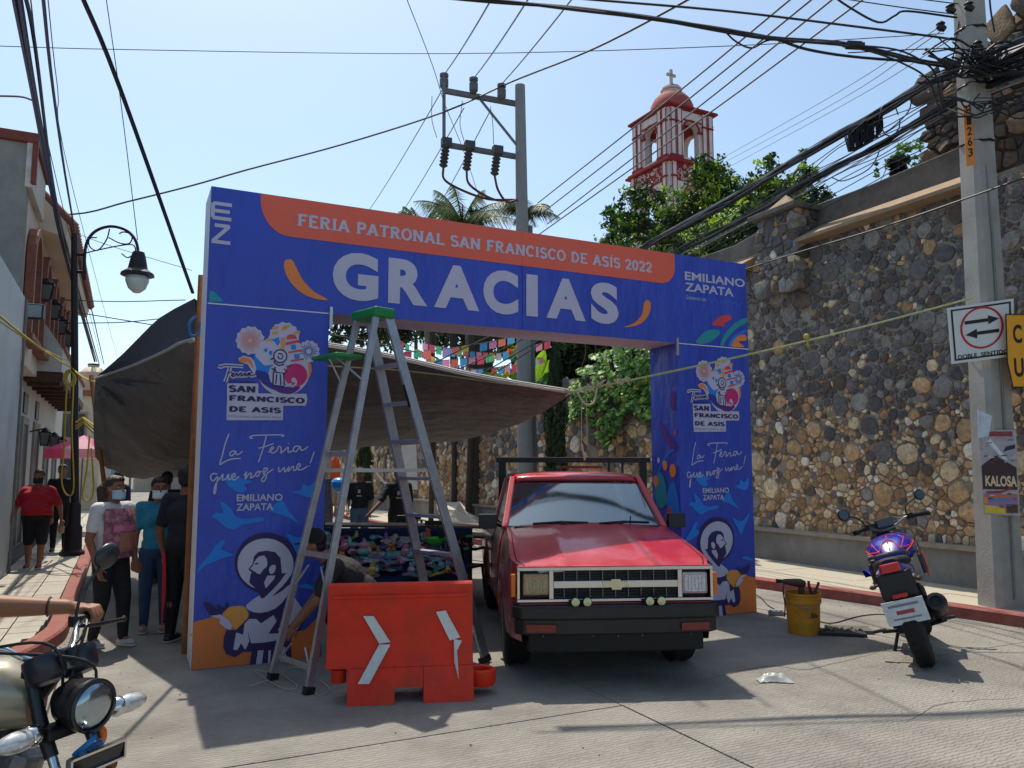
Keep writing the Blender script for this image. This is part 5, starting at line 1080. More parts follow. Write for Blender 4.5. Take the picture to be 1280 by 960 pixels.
wire('thin black strands between the two descending bundles', tr_, .007, [jit(off(b2, 0, 16+6*k), 5) for k in range(4)])
wire('thin black strands below the lower descending bundle', tr_, .007, [jit(off(b3, 0, 12+9*k), 4) for k in range(4)])
coil = [(1112+12*math.cos(t*.5)-t*.0, 150+20*math.sin(t*.5), 10.4) for t in range(13)]
wire('slack loops of cable hanging right of the cable coil', tr_, .009, [jit(coil, 1.5), [(1100, 168, 10.5), (1115, 160, 10.4), (1135, 140, 10.2), (1140, 122, 10)], [(1040, 222, 11.6), (1055, 226, 11.5), (1085, 212, 11.2), (1098, 192, 11), (1098, 178, 11)]])
cc = Y(1080, 167, 10.9); ct = thing('cable_coil', 'rectangular coil of spare cable hanging from the bundle above the wall', 'cable coil', cc)
for k in range(9):
    m = MB(); e = .012*k; o_ = Vector((0, .012*k-.05, 0)); hw, hh = .25-.005*k, .17-.003*k
    loop = [(-hw, -hh*.4), (-hw*.9, -hh), (0, -hh*1.05), (hw*.9, -hh*.6), (hw, hh*.3), (hw*.9, hh), (0, hh*.95), (-hw*.9, hh*.4)]
    m.tube(catmull([o_+Vector((x+random.uniform(-.01, .01), 0, y+x*.5+random.uniform(-.012, .012))) for x, y in loop], 3, True), .012, 5, closed=True); m.build('cable_turn', tr_, ct)
m = MB(); 
for k in range(90):
    a = random.uniform(-.22, .22); b = a+random.uniform(-.06, .06); m.tube([(a, random.uniform(-.05, .05), a*.5-.15), (b, random.uniform(-.06, .05), b*.5+.15)], .010, 5)
m.build('cable_mass', tr_, ct, kind='stuff')
# tangle round the pole head
def tangle(c, n, sx, sz, r): 
    m = MB()
    for _ in range(n):
        p = c+Vector((random.uniform(-.15, .15), random.uniform(-.3, -.1), random.uniform(-sz, sz))); q = c+Vector((random.choice((-1, 1))*random.uniform(.2, sx), random.uniform(-.4, .1), random.uniform(-sz, sz)*1.2))
        m.tube(catmull([p, p.lerp(q, .5)+Vector((0, random.uniform(-.15, .1), random.uniform(-.18, .12))), q], 5), r*random.uniform(.6, 1.3), 5)
    return m
top(tangle(Y(1212, 88, 8.8), 60, .75, .17, .012), 'cable_tangle', 'dense tangle of black cables wrapped round the head of the concrete pole', 'cable', tr_, kind='stuff')
top(tangle(Y(1222, 140, 8.75), 14, .7, .12, .010), 'cable_tangle', 'smaller lower tangle of cables crossing the orange number strip', 'cable', tr_, kind='stuff')
for k, (x, y) in enumerate(((1211, 9), (1188, 12), (1176, 34), (1222, 58))):
    m = MB(); c = Y(x, y, 8.65); m.tube([c+Vector((-.04, 0, .02)), c, c+Vector((.05, 0, -.03))], [.03, .045, .03], 8); m.lathe([(.02, 0), (.05, .02), (.02, .05)], c+Vector((0, 0, .02)))
    top(m, 'cable_clamp', 'black cable clamp on the concrete pole, ' + ('on the shaft at the top', 'left of the shaft at the top', 'hanging left of the shaft', 'on the shaft above the tangle')[k], 'clamp', black)
wire('heavy black cables leaving the tangle to the right edge', tr_, .02, [jit([(1210, 90, 8.8), (1245, 75, 8.5), (1300, 52, 8)], 5) for _ in range(7)]+[jit([(1210, 95, 8.8), (1240, 92, 8.6), (1300, 90, 8.2)], 2) for _ in range(2)])
wire('thin black cable across the face of the stone wall above the stretched rope', tr_, .012, [[(905, 345, 12), (990, 318, 10.8), (1100, 285, 9.5), (1208, 248, 8.6), (1300, 215, 7.9)]])
wire('thin vertical line hanging above the ruined wall', tr_, .012, [[(1236, -20, 9.5), (1238, 10, 9.5), (1243, 40, 9.5)]])

# ================================================================ vegetation
leaf_m = M('leaf', attr=True, rough=.5, var=.2, scale=3, trans=.32, spec=.4)
bark = M('bark', (96, 78, 62), .9, var=.25, scale=8, bump=.5, bscale=20)
def crown(m, blobs, n, size, cols, seed, up=.2, jitter=1.0):
    rnd = random.Random(seed); tot = sum(b[1]**2 for b in blobs)
    for c, r, sq in blobs:
        k = int(n*r*r/tot); c = Vector(c)
        nc = max(4, k//26)
        cl = []
        for _ in range(nc):
            d = Vector((rnd.gauss(0, 1), rnd.gauss(0, 1), rnd.gauss(0, 1))).normalized(); d.z *= sq
            cl.append((c+d*r*(rnd.random()**.38), rnd.uniform(.12, .24)*r, rcol2(rnd, cols)))
        for i in range(k):
            q, cr, col = cl[i % nc]
            p = q+Vector((rnd.gauss(0, 1), rnd.gauss(0, 1), rnd.gauss(0, .8)))*cr*.75
            a = Vector((rnd.gauss(0, 1), rnd.gauss(0, 1), rnd.gauss(0, 1)+up)).normalized(); b = a.orthogonal().normalized()
            b = Quaternion(a, rnd.uniform(0, 6.28)) @ b; e = a.cross(b); s_ = size*rnd.uniform(.6, 1.35)
            kk = rnd.uniform(.75, 1.3); m.col = tuple(x*kk for x in col)
            m.add([p-b*s_, p+e*s_*.42, p+b*s_, p-e*s_*.42], [(0, 1, 2, 3)])
def rcol2(rnd, cols): c = rnd.choices([c for c, w_ in cols], [w_ for c, w_ in cols])[0]; return lin(c)
def limbs(m, base, targets, r):
    for t in targets:
        t = Vector(t); q = Vector(base).lerp(t, .5)+Vector((random.uniform(-.3, .3), 0, .25)); m.tube(catmull([base, q, t], 4), [r*(1-.8*i/8) for i in range(9)], 6)
def tree(name, label, base, trunk_top, blobs, n, size, cols, seed, tr=.2):
    base = Vector(base); t = thing(name, label, 'tree', base)
    m = MB(); tt = Vector(trunk_top); m.tube(catmull([base, base.lerp(tt, .5)+Vector((.1, 0, 0)), tt], 4), [tr*(1-.5*i/8) for i in range(9)], 9); limbs(m, tt, [Vector(b[0])+Vector((0, 0, -.2)) for b in blobs], tr*.5); m.build('trunk', bark, t, world=True)
    m = MB(); crown(m, blobs, n, size, cols, seed); m.build('crown', leaf_m, t, world=True); return t
DG = [((44, 66, 34), 3), ((62, 92, 38), 2.5), ((96, 128, 46), 1.2), ((34, 52, 32), 2)]
FIC = [((50, 76, 36), 3), ((82, 118, 44), 2.2), ((170, 200, 64), 2.0), ((34, 52, 30), 2.2)]
def Yb(px, py, y, r, sq=1): p = Y(px, py, y); return (p, r, sq)
tree('ficus_tree', 'dark green ficus tree in front of the church tower base, behind the wall', Vector((4.6, 24, 0)), Y(830, 300, 24),
     [Yb(800, 255, 24, .75), Yb(850, 262, 24.5, .85), Yb(778, 285, 24, .7), Yb(890, 238, 24, .85), Yb(888, 215, 24, .62), Yb(905, 240, 24, .6), Yb(905, 270, 24, .9), Yb(835, 295, 24, .9), Yb(765, 265, 24, .3), Yb(775, 312, 24, .8), Yb(865, 318, 24, 1.0), Yb(925, 250, 24, .35)], 17000, .075, FIC, 11)
tree('ficus_tree', 'bushy dark tree between the church tower and the buttress, crossed by cables', Vector((6.6, 20, 0)), Y(960, 290, 20),
     [Yb(958, 222, 20, .48), Yb(940, 245, 20, .55), Yb(975, 245, 20, .6), Yb(1008, 215, 20.5, .34), Yb(1008, 190, 20.5, .2), Yb(1005, 240, 20.5, .55), Yb(950, 275, 20, .8), Yb(1000, 270, 20, .6), Yb(915, 300, 20, .8), Yb(880, 315, 20, .8), Yb(962, 200, 20, .2), Yb(1022, 245, 20.5, .35)], 15000, .062, FIC, 12)
tree('small_shrub', 'small bright green shrub sprouting above the parapet left of the ruined wall', S(11.6, 8.2, 0), PL(1135, 215, 11.6), [(PL(1135, 190, 11.6), .24, 1), (PL(1120, 205, 11.6), .2, 1), (PL(1100, 212, 11.6), .14, 1), (PL(1150, 205, 11.6), .16, 1)], 1100, .035, [((110, 146, 40), 2), ((60, 96, 34), 1)], 14, .04)
m = MB(); crown(m, [(PL(1124, 207, 11.4), .20, 1)], 500, .05, [((26, 26, 30), 1)], 90); top(m, 'dark_bundle', 'dark bundle caught on top of the parapet beside the small shrub', 'bundle', leaf_m)
# cypresses in front of the wall
def cypress(px, ytop, ybot, y, r, label, seed):
    b = Y(px, ybot, y); b.z = .12; tp_ = Y(px, ytop, y); t = thing('cypress', label, 'tree', b)
    m = MB(); m.tube([b, b+Vector((0, 0, .5))], .05); m.build('trunk', bark, t, world=True)
    rnd = random.Random(seed); m = MB(); H_ = tp_.z
    for _ in range(5200):
        z = rnd.uniform(.15, 1); rr = r*min(1, (1-z)*3.2+.12)*(rnd.random()**.35)*(1+.15*math.sin(z*22)); a = rnd.uniform(0, 6.28)
        p = Vector((b.x+rr*math.cos(a), b.y+rr*math.sin(a), z*H_)); up_ = Vector((math.cos(a)*.35, math.sin(a)*.35, 1)).normalized(); s_ = rnd.uniform(.05, .10); e = Vector((-math.sin(a), math.cos(a), 0))*s_*.28
        kk = rnd.uniform(.7, 1.4); m.col = tuple(x*kk for x in lin(rnd.choice([(38, 58, 36), (50, 76, 42), (30, 46, 32)])))
        m.add([p-e, p+e, p+up_*s_+e*.4, p+up_*s_-e*.4], [(0, 1, 2, 3)])
    m.build('crown', leaf_m, t, world=True)
cypress(695, 432, 640, 16.2, .24, 'narrow dark cypress in front of the stone wall right of the power pole', 21)
cypress(455, 540, 628, 26, .27, 'small narrow cypress by the picket fence under the tarp', 22)
# vine on the wall
vn = thing('climbing_vine', 'leafy green climbing vine with some yellow leaves spilling over the stone wall inside the arch', 'vine', S(9.7, 14, 2.5))
m = MB(); rnd = random.Random(5)
for _ in range(5200):
    x = rnd.uniform(712, 850); ylo = 432+(108+18*math.sin(x*.11))*(1-abs((x-752)/108)**2.2) if x < 850 else 520
    y = 415+(ylo-415)*rnd.random()**.85
    if x < 762-(y-430)*1.0+10*math.sin(y*.35) and y < 500: continue
    if pnoise(Vector((x*.07, y*.07, 3))) < -.28: continue
    dd = rnd.uniform(-.45, .12); p = PL(x, y, 9.45+dd*.6 if y > 470 else 9.5+dd); s_ = rnd.uniform(.036, .088)
    nrm = (Vector((-.8, -.8, .9))+Vector((rnd.gauss(0, .5), rnd.gauss(0, .5), rnd.gauss(0, .4)))).normalized(); b = nrm.orthogonal().normalized(); b = Quaternion(nrm, rnd.uniform(0, 6.28)) @ b; e = nrm.cross(b)
    m.col = rcol2(rnd, [((92, 136, 56), 4), ((132, 172, 74), 3), ((66, 100, 48), 2), ((170, 198, 104), 1.4), ((220, 196, 44), .14)])
    m.add([p+b*s_*a+e*s_*c for a, c in ((-.9, 0), (-.55, .6), (.1, .68), (.6, .35), (1.05, 0), (.6, -.35), (.1, -.68), (-.55, -.6))], [tuple(range(8))])
m.build('foliage', leaf_m, vn, world=True)
m = MB()
for k in range(9): a = PL(730+k*13, 418, 9.6); b = PL(722+k*13, 470+30*math.sin(k), 9.5); m.tube(catmull([a, a.lerp(b, .5)+Vector((.1, -.05, 0)), b], 4), .012, 5)
m.build('stems', bark, vn, world=True)
# banana plant
bn_ = thing('banana_plant', 'banana plant with broad bright green leaves beside the power pole, above the tarp', 'plant', Vector((1.0, 20, 0)))
for k, (x0, y0, x1, y1, w_) in enumerate(((668, 480, 680, 440, .16), (680, 482, 686, 452, .10), (655, 478, 620, 462, .12), (672, 480, 700, 466, .09), (640, 480, 598, 470, .12))):
    a = Y(x0, y0, 20); b = Y(x1, y1, 19.8); m = MB(); d = b-a; sd_ = Vector((-d.z, 0, d.x)).normalized(); N_ = 8; vs = []
    for i in range(N_+1): t = i/N_; c = a.lerp(b, t)+Vector((0, -.25*t*t, .06*math.sin(t*PI))); ww = w_*math.sin(PI*(.08+.9*t))**.7; vs += [c+sd_*ww+Vector((0, -.05, 0)), c, c-sd_*ww+Vector((0, -.05, 0))]
    m.col = lin((150, 196, 50) if k < 2 else (74, 128, 50)); m.add(vs, [(3*i+j, 3*i+j+1, 3*i+4+j, 3*i+3+j) for i in range(N_) for j in (0, 1)]); m.build('leaf', leaf_m, bn_, world=True)
m = MB(); m.tube([(1.0, 20, 0), Y(670, 480, 20)], [.12, .06]); m.build('stem', M('green_stem', (90, 120, 60), .7), bn_, world=True)
# palms
def palm(label, base, head, nf, L_, seed, droop=1.0, cols=((88, 104, 58), (120, 126, 72))):
    rnd = random.Random(seed); base = Vector(base); head = Vector(head); t = thing('palm_tree', label, 'palm', base, group=None)
    m = MB(); m.tube(catmull([base, base.lerp(head, .5)+Vector((.12, 0, 0)), head], 5), [.17]*5+[.14]*6, 10); m.build('trunk', M('palm_bark', (120, 108, 92), .9, var=.3, scale=12, bump=.5), t, world=True)
    for f in range(nf):
        az = 2*PI*f/nf+rnd.uniform(-.2, .2); el = rnd.uniform(.35, 1.25); ln = L_*rnd.uniform(.75, 1.1); m = MB(); dirh = Vector((math.cos(az), math.sin(az), 0)); P = []
        for i in range(11): s_ = i/10*ln; P.append(head+dirh*(s_*math.cos(el)+.0*s_)+Vector((0, 0, s_*math.sin(el)-droop*.34*s_*s_/L_*1.4)))
        m.col = lin(cols[0]); m.tube(P, [.03*(1-.08*i) for i in range(11)], 4)
        for i in range(2, 44):
            u = i/44*10; j = min(int(u), 9); p = P[j].lerp(P[j+1], u-j); tg = (P[j+1]-P[j]).normalized(); sd_ = tg.cross(Vector((0, 0, 1))).normalized(); le = .55*L_/1.6*math.sin(PI*(.12+.86*i/44))*rnd.uniform(.8, 1.1)
            for sg_ in (-1, 1):
                q = p+sd_*sg_*le*.6+tg*le*.35+Vector((0, 0, -le*rnd.uniform(.45, .9))); wv = tg*.014
                m.col = lin(cols[rnd.random() < .4]); m.add([p-wv, p+wv, q], [(0, 1, 2)])
        m.build('frond', leaf_m, t, world=True)
palm('tall feathery palm rising behind the arch left of the power pole', (-1.2, 24, 0), Y(578, 282, 24), 19, 2.3, 31, 1.0, ((70, 90, 48), (104, 116, 62)))
palm('drooping dark palm right behind the power pole above the red banner', (.4, 23, 0), Y(655, 270, 23), 15, 1.5, 32, 1.5, ((60, 76, 48), (80, 92, 58)))
palm('low palm tips showing above the banner left of the tall palm', (-2.4, 25, 0), Y(525, 292, 25), 14, 1.7, 33, 1.0, ((70, 90, 48), (104, 116, 62)))
m = MB(); crown(m, [Yb(600, 275, 24, .4), Yb(575, 285, 24, .3)], 700, .07, [((86, 104, 52), 1), ((60, 80, 44), 1)], 34); top(m, 'shrub_top', 'bushy olive tree top showing just above the banner between the palms', 'tree', leaf_m)
# dark garden behind the wall: trunks and dense foliage
GD = [((38, 52, 34), 3), ((54, 72, 40), 2), ((76, 102, 48), 1)]
for k, (px_, yy, y, r) in enumerate(((600, 400, 27, 1.6), (690, 420, 24, 1.3), (760, 410, 22, 1.2), (520, 395, 30, 1.4), (640, 380, 28, 1.2), (725, 455, 23, .9), (815, 395, 21, 1.1), (452, 398, 32, 1.5))):
    c = Y(px_, yy, y); tree('garden_tree', 'dark garden tree behind the wall under the crossbeam, ' + ('over the papel picado', 'right of the power pole', 'behind the vine', 'at the left above the tarp', 'left of the power pole', 'low beside the cypress', 'at the right end of the opening', 'behind the top of the ladder')[k], (c.x, y, 0), c-Vector((0, 0, .8)), [(c, r, .8), (c+Vector((r*.7, 0, -.3*r)), r*.6, 1), (c-Vector((r*.7, 0, .2*r)), r*.6, 1)], 3600, .12, GD, 50+k, .13)
for k, (x, w_) in enumerate(((586, .10), (598, .2), (608, .17), (540, .08), (570, .12))):
    a = Y(x, 520, 22+k*.4); a.z = 0; b = Y(x+random.uniform(-4, 4), 405, 22+k*.4); m = MB(); m.tube([a, a.lerp(b, .5)+Vector((.05, 0, 0)), b], w_, 8)
    top(m, 'bare_trunk', 'dark bare trunk among the paper flags, ' + ('just left of the thickest trunk', 'thickest of them, in the middle', 'right of the thickest trunk', 'leftmost thin one', 'second from the left')[k], 'trunk', M('dark_bark', (62, 54, 46), .9, var=.2, bump=.4))
# papel picado banners
FC = [(206, 84, 106), (72, 146, 196), (214, 180, 84), (84, 170, 130), (220, 140, 180), (160, 140, 200), (220, 220, 218), (206, 110, 96)]
fm = [M('paper_%d' % i, c, .6, var=.1, scale=20, trans=.45) for i, c in enumerate(FC)]
for k, (xa, ya, xb, yb_, y) in enumerate(((505, 440, 690, 408, 19.5), (520, 452, 690, 425, 19), (528, 428, 660, 440, 20.2), (545, 462, 680, 446, 18.6), (500, 425, 600, 462, 20.6))):
    a = Y(xa, ya, y); b = Y(xb, yb_, y+1); t = thing('bunting', 'string of coloured paper flags above the tarp, ' + ('topmost string', 'second string', 'third string, sloping down right', 'lowest string just above the tarp edge', 'crossing string sloping down right')[k], 'bunting', a)
    P = sag(a, b, .12, 16); m = MB(); m.tube(P, .006, 4); m.build('string', tr_, t, world=True)
    for i in range(16):
        if random.random() < .12: continue
        p, q = P[i], P[i+1]; w_ = (q-p)*.8; dz = Vector((0, random.uniform(-.08, .08), -random.uniform(.15, .21))); m = MB(); v = [p, p+w_, p+w_+dz]
        for j in range(6, -1, -1): v.append(p+w_*(j/6)+dz+Vector((0, 0, -.03 if j % 2 else .0)))
        m.add(v, [tuple(range(len(v)))]); m.build('paper_flag', fm[(i*3+k*2+random.randrange(2)) % 8], t, world=True)
wire('bundle of thin wires sloping up right across the paper flags', tr_, .014, [[(520, 482, 17), (600, 450, 16), (690, 405, 15)], [(560, 492, 17), (640, 445, 16), (700, 410, 15)], [(500, 480, 17), (560, 445, 16), (640, 408, 15)], [(600, 478, 17), (660, 440, 16), (690, 420, 15)], [(412, 418, 16), (450, 425, 16), (520, 440, 16)]])
# flower shrub
m = MB(); crown(m, [Yb(645, 440, 18.6, .22), Yb(650, 455, 18.6, .2), Yb(632, 468, 18.4, .18)], 700, .04, [((214, 180, 40), 2), ((230, 120, 50), 1), ((120, 150, 50), 2)], 61); top(m, 'flower_shrub', 'shrub with yellow and orange leaves left of the power pole above the tarp', 'shrub', leaf_m)
# ================================================================ red pickup
TR = thing('pickup_truck', 'faded red compact pickup truck with black bumper and rack, parked under the arch', 'pickup truck', (.80, 6.19, 0), R(4.9))
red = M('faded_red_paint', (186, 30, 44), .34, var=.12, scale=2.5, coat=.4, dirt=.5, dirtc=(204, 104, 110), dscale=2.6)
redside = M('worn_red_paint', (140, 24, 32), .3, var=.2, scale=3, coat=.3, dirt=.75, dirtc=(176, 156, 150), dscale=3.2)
dkgl = glass('windscreen', (96, 122, 138), .27, .05)
def xs(z): return .815-.55*max(0, z-.74)**2-.12*max(0, .5-z)
def ztop(y): return .895+.21*(1-(1-min(1, max(0, y-.02)/1.31))**1.25) if y < 1.33 else (1.105 if y < 2.86 else 1.03)
def zbot(y):
    z = .34
    for c in (.82, 3.45):
        if abs(y-c) < .40: z = max(z, .30+math.sqrt(max(0, .40**2-(y-c)**2)))
    return z
for sd_ in (-1, 1):
    ys_ = sorted(set([.02+i*.05 for i in range(91)]+[.421, 1.329, 3.051, 3.849, 2.858, 2.862])); m = MB(); K = 9; vs = []
    for y in ys_:
        a, b = zbot(y), ztop(y); tp_ = max(0, .22-y)*.35
        for k in range(K): z = a+(b-a)*k/(K-1); bul = .02*math.exp(-((math.hypot(y-.82, z-.32)-.42)/.05)**2)+.02*math.exp(-((math.hypot(y-3.45, z-.32)-.42)/.05)**2); vs.append((sd_*(xs(z)+bul-tp_), y, z))
        vs.append((sd_*(xs(a)-.12), y, a))
    fs = []
    K1 = K+1
    for i in range(len(ys_)-1):
        for k in range(K-1): fs.append((i*K1+k, (i+1)*K1+k, (i+1)*K1+k+1, i*K1+k+1))
        fs.append((i*K1+K, (i+1)*K1+K, (i+1)*K1, i*K1))
    if sd_ < 0: fs = [f[::-1] for f in fs]
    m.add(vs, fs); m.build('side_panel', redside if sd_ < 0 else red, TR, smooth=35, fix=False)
    for y0 in (1.40, 2.36): m = MB(); m.tube([(sd_*(xs(z)+.002), y0+(0 if z < 1.05 else .02), z) for z in (.36, .6, .8, .95, 1.10)], .006, 4); m.build('door_gap', black, TR)
    m = MB(); m.bar((sd_*.822, 2.15, .93), (sd_*.822, 2.3, .93), .02, .035); m.build('door_handle', black, TR)
# hood
m = MB(); NX, NY = 28, 26; vs = []
for j in range(NY+1):
    t = j/NY; y = .03+1.31*t; zt0 = ztop(y)
    for i in range(NX+1):
        u = -1+2*i/NX; x = u*(xs(zt0)-max(0, .22-y)*.35+.001); cr = .035*(1-u*u)*(.5+.5*t)+.012*math.exp(-((abs(u)-.50+.12*t)/.05)**2)
        vs.append((x, y, zt0+cr-(.02*(1-t)**8)))
m.add(vs, [(j*(NX+1)+i, j*(NX+1)+i+1, (j+1)*(NX+1)+i+1, (j+1)*(NX+1)+i) for j in range(NY) for i in range(NX)]); hood = m.build('hood', red, TR, smooth=True)
for x_ in (-1, 1): m = MB(); m.tube([(x_*(xs(ztop(y))-.035-max(0, .22-y)*.35), y, ztop(y)+.004) for y in (.04, .2, .5, .8, 1.31)], .004, 4); m.build('hood_gap', black, hood)
peel = M('peeled_primer', (206, 200, 196), .8, var=.1)
def hz(x, y): zt0 = ztop(y); u = x/xs(zt0); return zt0+.035*(1-u*u)*(.5+.5*(y-.03)/1.2)+.004
m = MB()
for cx_, w_ in ((-.56, .07), (-.45, .08), (-.50, .05)):
    m.add([(cx_+w_*math.cos(t*.6)*random.uniform(.7, 1), .03, .872+.022*math.sin(t*.6)*random.uniform(.6, 1.2)) for t in range(10)], [tuple(range(10))])
m.v = [(x, .024, z) for x, y, z in m.v]; m.build('peeled_patch', peel, hood)
# front fascia
m = MB(); m.box((0, .05, .885), (1.52, .06, .03)); m.box((0, .04, .60), (1.5, .06, .05)); m.box((0, .10, .76), (1.46, .04, .27)); m.build('nose_panel', red, TR, bevel=.008)
gr = TR
m = MB()
W_ = .765
for (x0, x1, z0, z1) in ((-W_, W_, .868, .892), (-W_, W_, .632, .655), (-W_, -W_+.022, .655, .868), (W_-.022, W_, .655, .868), (-.52, -.485, .655, .868), (.485, .52, .655, .868), (-.485, .485, .735, .79)): m.box(((x0+x1)/2, .02, (z0+z1)/2), (x1-x0, .05, z1-z0))
grl = m.build('grille_frame', chrome, TR, bevel=.004)
m = MB(); m.box((0, .055, .76), (.97, .02, .21)); m.build('grille_recess', black, grl)
for z in (.675, .695, .715, .810, .830, .850): m = MB(); m.box((0, .03, z), (.965, .02, .007)); m.build('grille_slat', dark_metal, grl)
for k in range(9): m = MB(); m.box((-.4+k*.1, .028, .763), (.005, .02, .20)); m.build('grille_upright', M('worn_chrome', (120, 120, 118), .4, .8), grl)
m = MB(); m.prism([(-.10, -.022), (-.04, -.022), (-.035, -.042), (.035, -.042), (.045, -.022), (.10, -.022), (.09, .018), (.035, .018), (.03, .036), (-.04, .036), (-.045, .018), (-.11, .018)][::-1], (0, -.008, .765), (1, 0, 0), (0, 0, 1), (0, -.012, 0)); m.build('bowtie_badge', M('badge_gold', (206, 196, 160), .35, .5), grl, fix=True)
lens = M('lamp_lens', (200, 200, 200), .12, var=.3, scale=60, bump=.5, bscale=90, coat=.5)
lensy = M('lamp_lens_yellowed', (158, 146, 104), .2, var=.35, scale=60, bump=.5, bscale=90, coat=.5)
for sd_ in (-1, 1):
    m = MB(); c = (sd_*.62, .045, .762); m.box(c, (.215, .03, .20)); hb = m.build('headlight_bezel', black, TR, bevel=.01)
    m = MB(); m.box((sd_*.62, .014, .765), (.198, .05, .160)); m.build('headlight', lensy if sd_ < 0 else lens, TR, bevel=.014, label='headlight with yellowed lens' if sd_ < 0 else 'headlight with clear lens')
    m = MB(); r_ = .088
    for a, b in (((-r_, .698), (r_, .698)), ((-r_, .832), (r_, .832))): m.bar((sd_*.62+a[0], -.0125, a[1]), (sd_*.62+b[0], -.0125, b[1]), .004, .005)
    for x in (-r_, r_): m.bar((sd_*.62+x, -.0125, .698), (sd_*.62+x, -.0125, .832), .004, .005)
    for k in range(5): m.bar((sd_*.62-.055+k*.027, -.0118, .71), (sd_*.62-.055+k*.027, -.0118, .82), .003, .002)
    m.build('red_light_ring', M('ring_red', (190, 90, 90), .4), hb)
    m = MB(); m.box((sd_*.79, .06, .755), (.035, .08, .17)); m.build('side_marker', M('amber_lens', (220, 110, 20), .25), TR, bevel=.006)
    for q in (-.045, .045):
        m = MB(); m.lathe([(.034, 0), (.037, .015), (.03, .05), (.01, .06)], (sd_*.285+q+.0*sd_, -.09, .645), (0, 1, 0), n=14); fg = m.build('fog_lamp', black, TR, smooth=40)
        m = MB(); m.lathe([(.031, 0), (.031, -.004), (.01, -.009)], (sd_*.285+q, -.09, .645), (0, 1, 0), n=12); m.build('lens', M('fog_lens', (206, 200, 150), .25, var=.4, scale=70), fg)
    m = MB(); m.tube([(sd_*.285, -.05, .60), (sd_*.285, -.06, .645)], .012); m.build('fog_bracket', black, TR)
bmp = M('bumper_black', (11, 11, 13), .45, var=.15, scale=4, dirt=.15, dirtc=(70, 66, 62), dscale=3)
m = MB(); m.prism([(-.80, .10), (-.80, -.03), (-.74, -.085), (-.4, -.115), (.4, -.115), (.74, -.085), (.80, -.03), (.80, .10)], (0, 0, .52), (1, 0, 0), (0, 1, 0), (0, 0, .095)); m.build('bumper', bmp, TR, bevel=.012, fix=True)
m = MB(); m.prism([(-.78, .10), (-.78, -.015), (-.72, -.06), (-.4, -.09), (.4, -.09), (.72, -.06), (.78, -.015), (.78, .10)], (0, 0, .405), (1, 0, 0), (0, 1, 0), (0, 0, .115)); lowb = m.build('lower_bumper', bmp, TR, bevel=.01, fix=True)
m = MB(); m.prism([(-.68, .12), (-.68, -.0), (-.4, -.04), (.4, -.04), (.68, 0), (.68, .12)], (0, 0, .265), (1, 0, 0), (0, 1, 0), (0, 0, .14)); m.build('air_dam', M('air_dam_black', (8, 8, 9), .7), TR, bevel=.01, fix=True)
for sd_ in (-1, 1): m = MB(); m.bar((sd_*.70, -.068, .455), (sd_*.48, -.092, .455), .02, .055); m.build('turn_signal', M('dim_red_orange_lens', (120, 36, 26), .35), TR)
for k in range(7): m = MB(); m.ell((-.57+k*.19, -.052+.04*abs(k-3)/3.5, .385), .008, 6, 4); m.build('bumper_bolt', steel, lowb)
# wheels
def wheel(name, c, r, w_, axis, par, world=False, rimr=.6):
    m = MB(); a = Vector(axis).normalized(); c = Vector(c)
    pr_ = [(r*.62, -w_/2), (r*.9, -w_/2), (r*.98, -w_*.42), (r, -w_*.3), (r, w_*.3), (r*.98, w_*.42), (r*.9, w_/2), (r*.62, w_/2)]
    m.lathe(pr_, c, a, n=28); t = m.build('tyre', rubber, par, world=world, smooth=40)
    m = MB()
    for k in range(28):
        th = 2*PI*k/28; x = a.orthogonal().normalized(); y = a.cross(x)
        for sgn in (-1, 1): q = c+a*w_*.22*sgn+(x*math.cos(th+sgn*.06)+y*math.sin(th+sgn*.06))*(r+.001); m.box(q, (w_*.2, .02, .012), Matrix((a, y*math.cos(th)-x*math.sin(th), (x*math.cos(th)+y*math.sin(th)))).transposed())
    m.build('tread', rubber, t, kind='stuff')
    m = MB(); m.lathe([(r*.6, -w_*.45), (r*.56, -w_*.2), (r*.2, -w_*.15), (r*.15, -w_*.4), (.01, -w_*.42)], c, a, n=20); m.lathe([(r*.6, w_*.45), (r*.56, w_*.2), (r*.2, w_*.15), (r*.15, w_*.4), (.01, w_*.42)], c, a, n=20)
    m.build('rim', steel, par, world=world, smooth=40)
for c in ((-.70, .82, .325), (.70, .82, .325), (-.70, 3.45, .325), (.70, 3.45, .325)): wheel('wheel', c, .325, .215, (1, 0, 0), TR)
m = MB(); m.box((0, 2.3, .42), (1.2, 4.0, .16)); m.box((0, .8, .5), (1.0, 1.0, .3)); m.build('underbody', black, TR)
# cab
B0, B1 = 1.335, 1.855; RT = 1.545
ca = [(-.705, B0, 1.10), (.705, B0, 1.10), (.575, B1, RT), (-.575, B1, RT)]
m = MB(); N_ = 12; vs = []
for j in range(9):
    t = j/8
    for i in range(N_+1): u = -1+2*i/N_; vs.append((u*(.745-.125*t), B0+.01+(B1-B0)*t-.05*(1-u*u), 1.105+(RT-1.10)*t))
m.add(vs, [(j*(N_+1)+i, j*(N_+1)+i+1, (j+1)*(N_+1)+i+1, (j+1)*(N_+1)+i) for j in range(8) for i in range(N_)]); wsn = m.build('windscreen', dkgl, TR, smooth=True)
m = MB(); pts = [Vector((u*.745, B0-.05*(1-u*u)-.0, 1.102)) for u in (-1, -.5, 0, .5, 1)]+[Vector((u*.62, B1-.05*(1-u*u), RT+.006)) for u in (1, .5, 0, -.5, -1)]
m.tube(pts, .014, 5, closed=True); m.build('windscreen_seal', black, wsn)
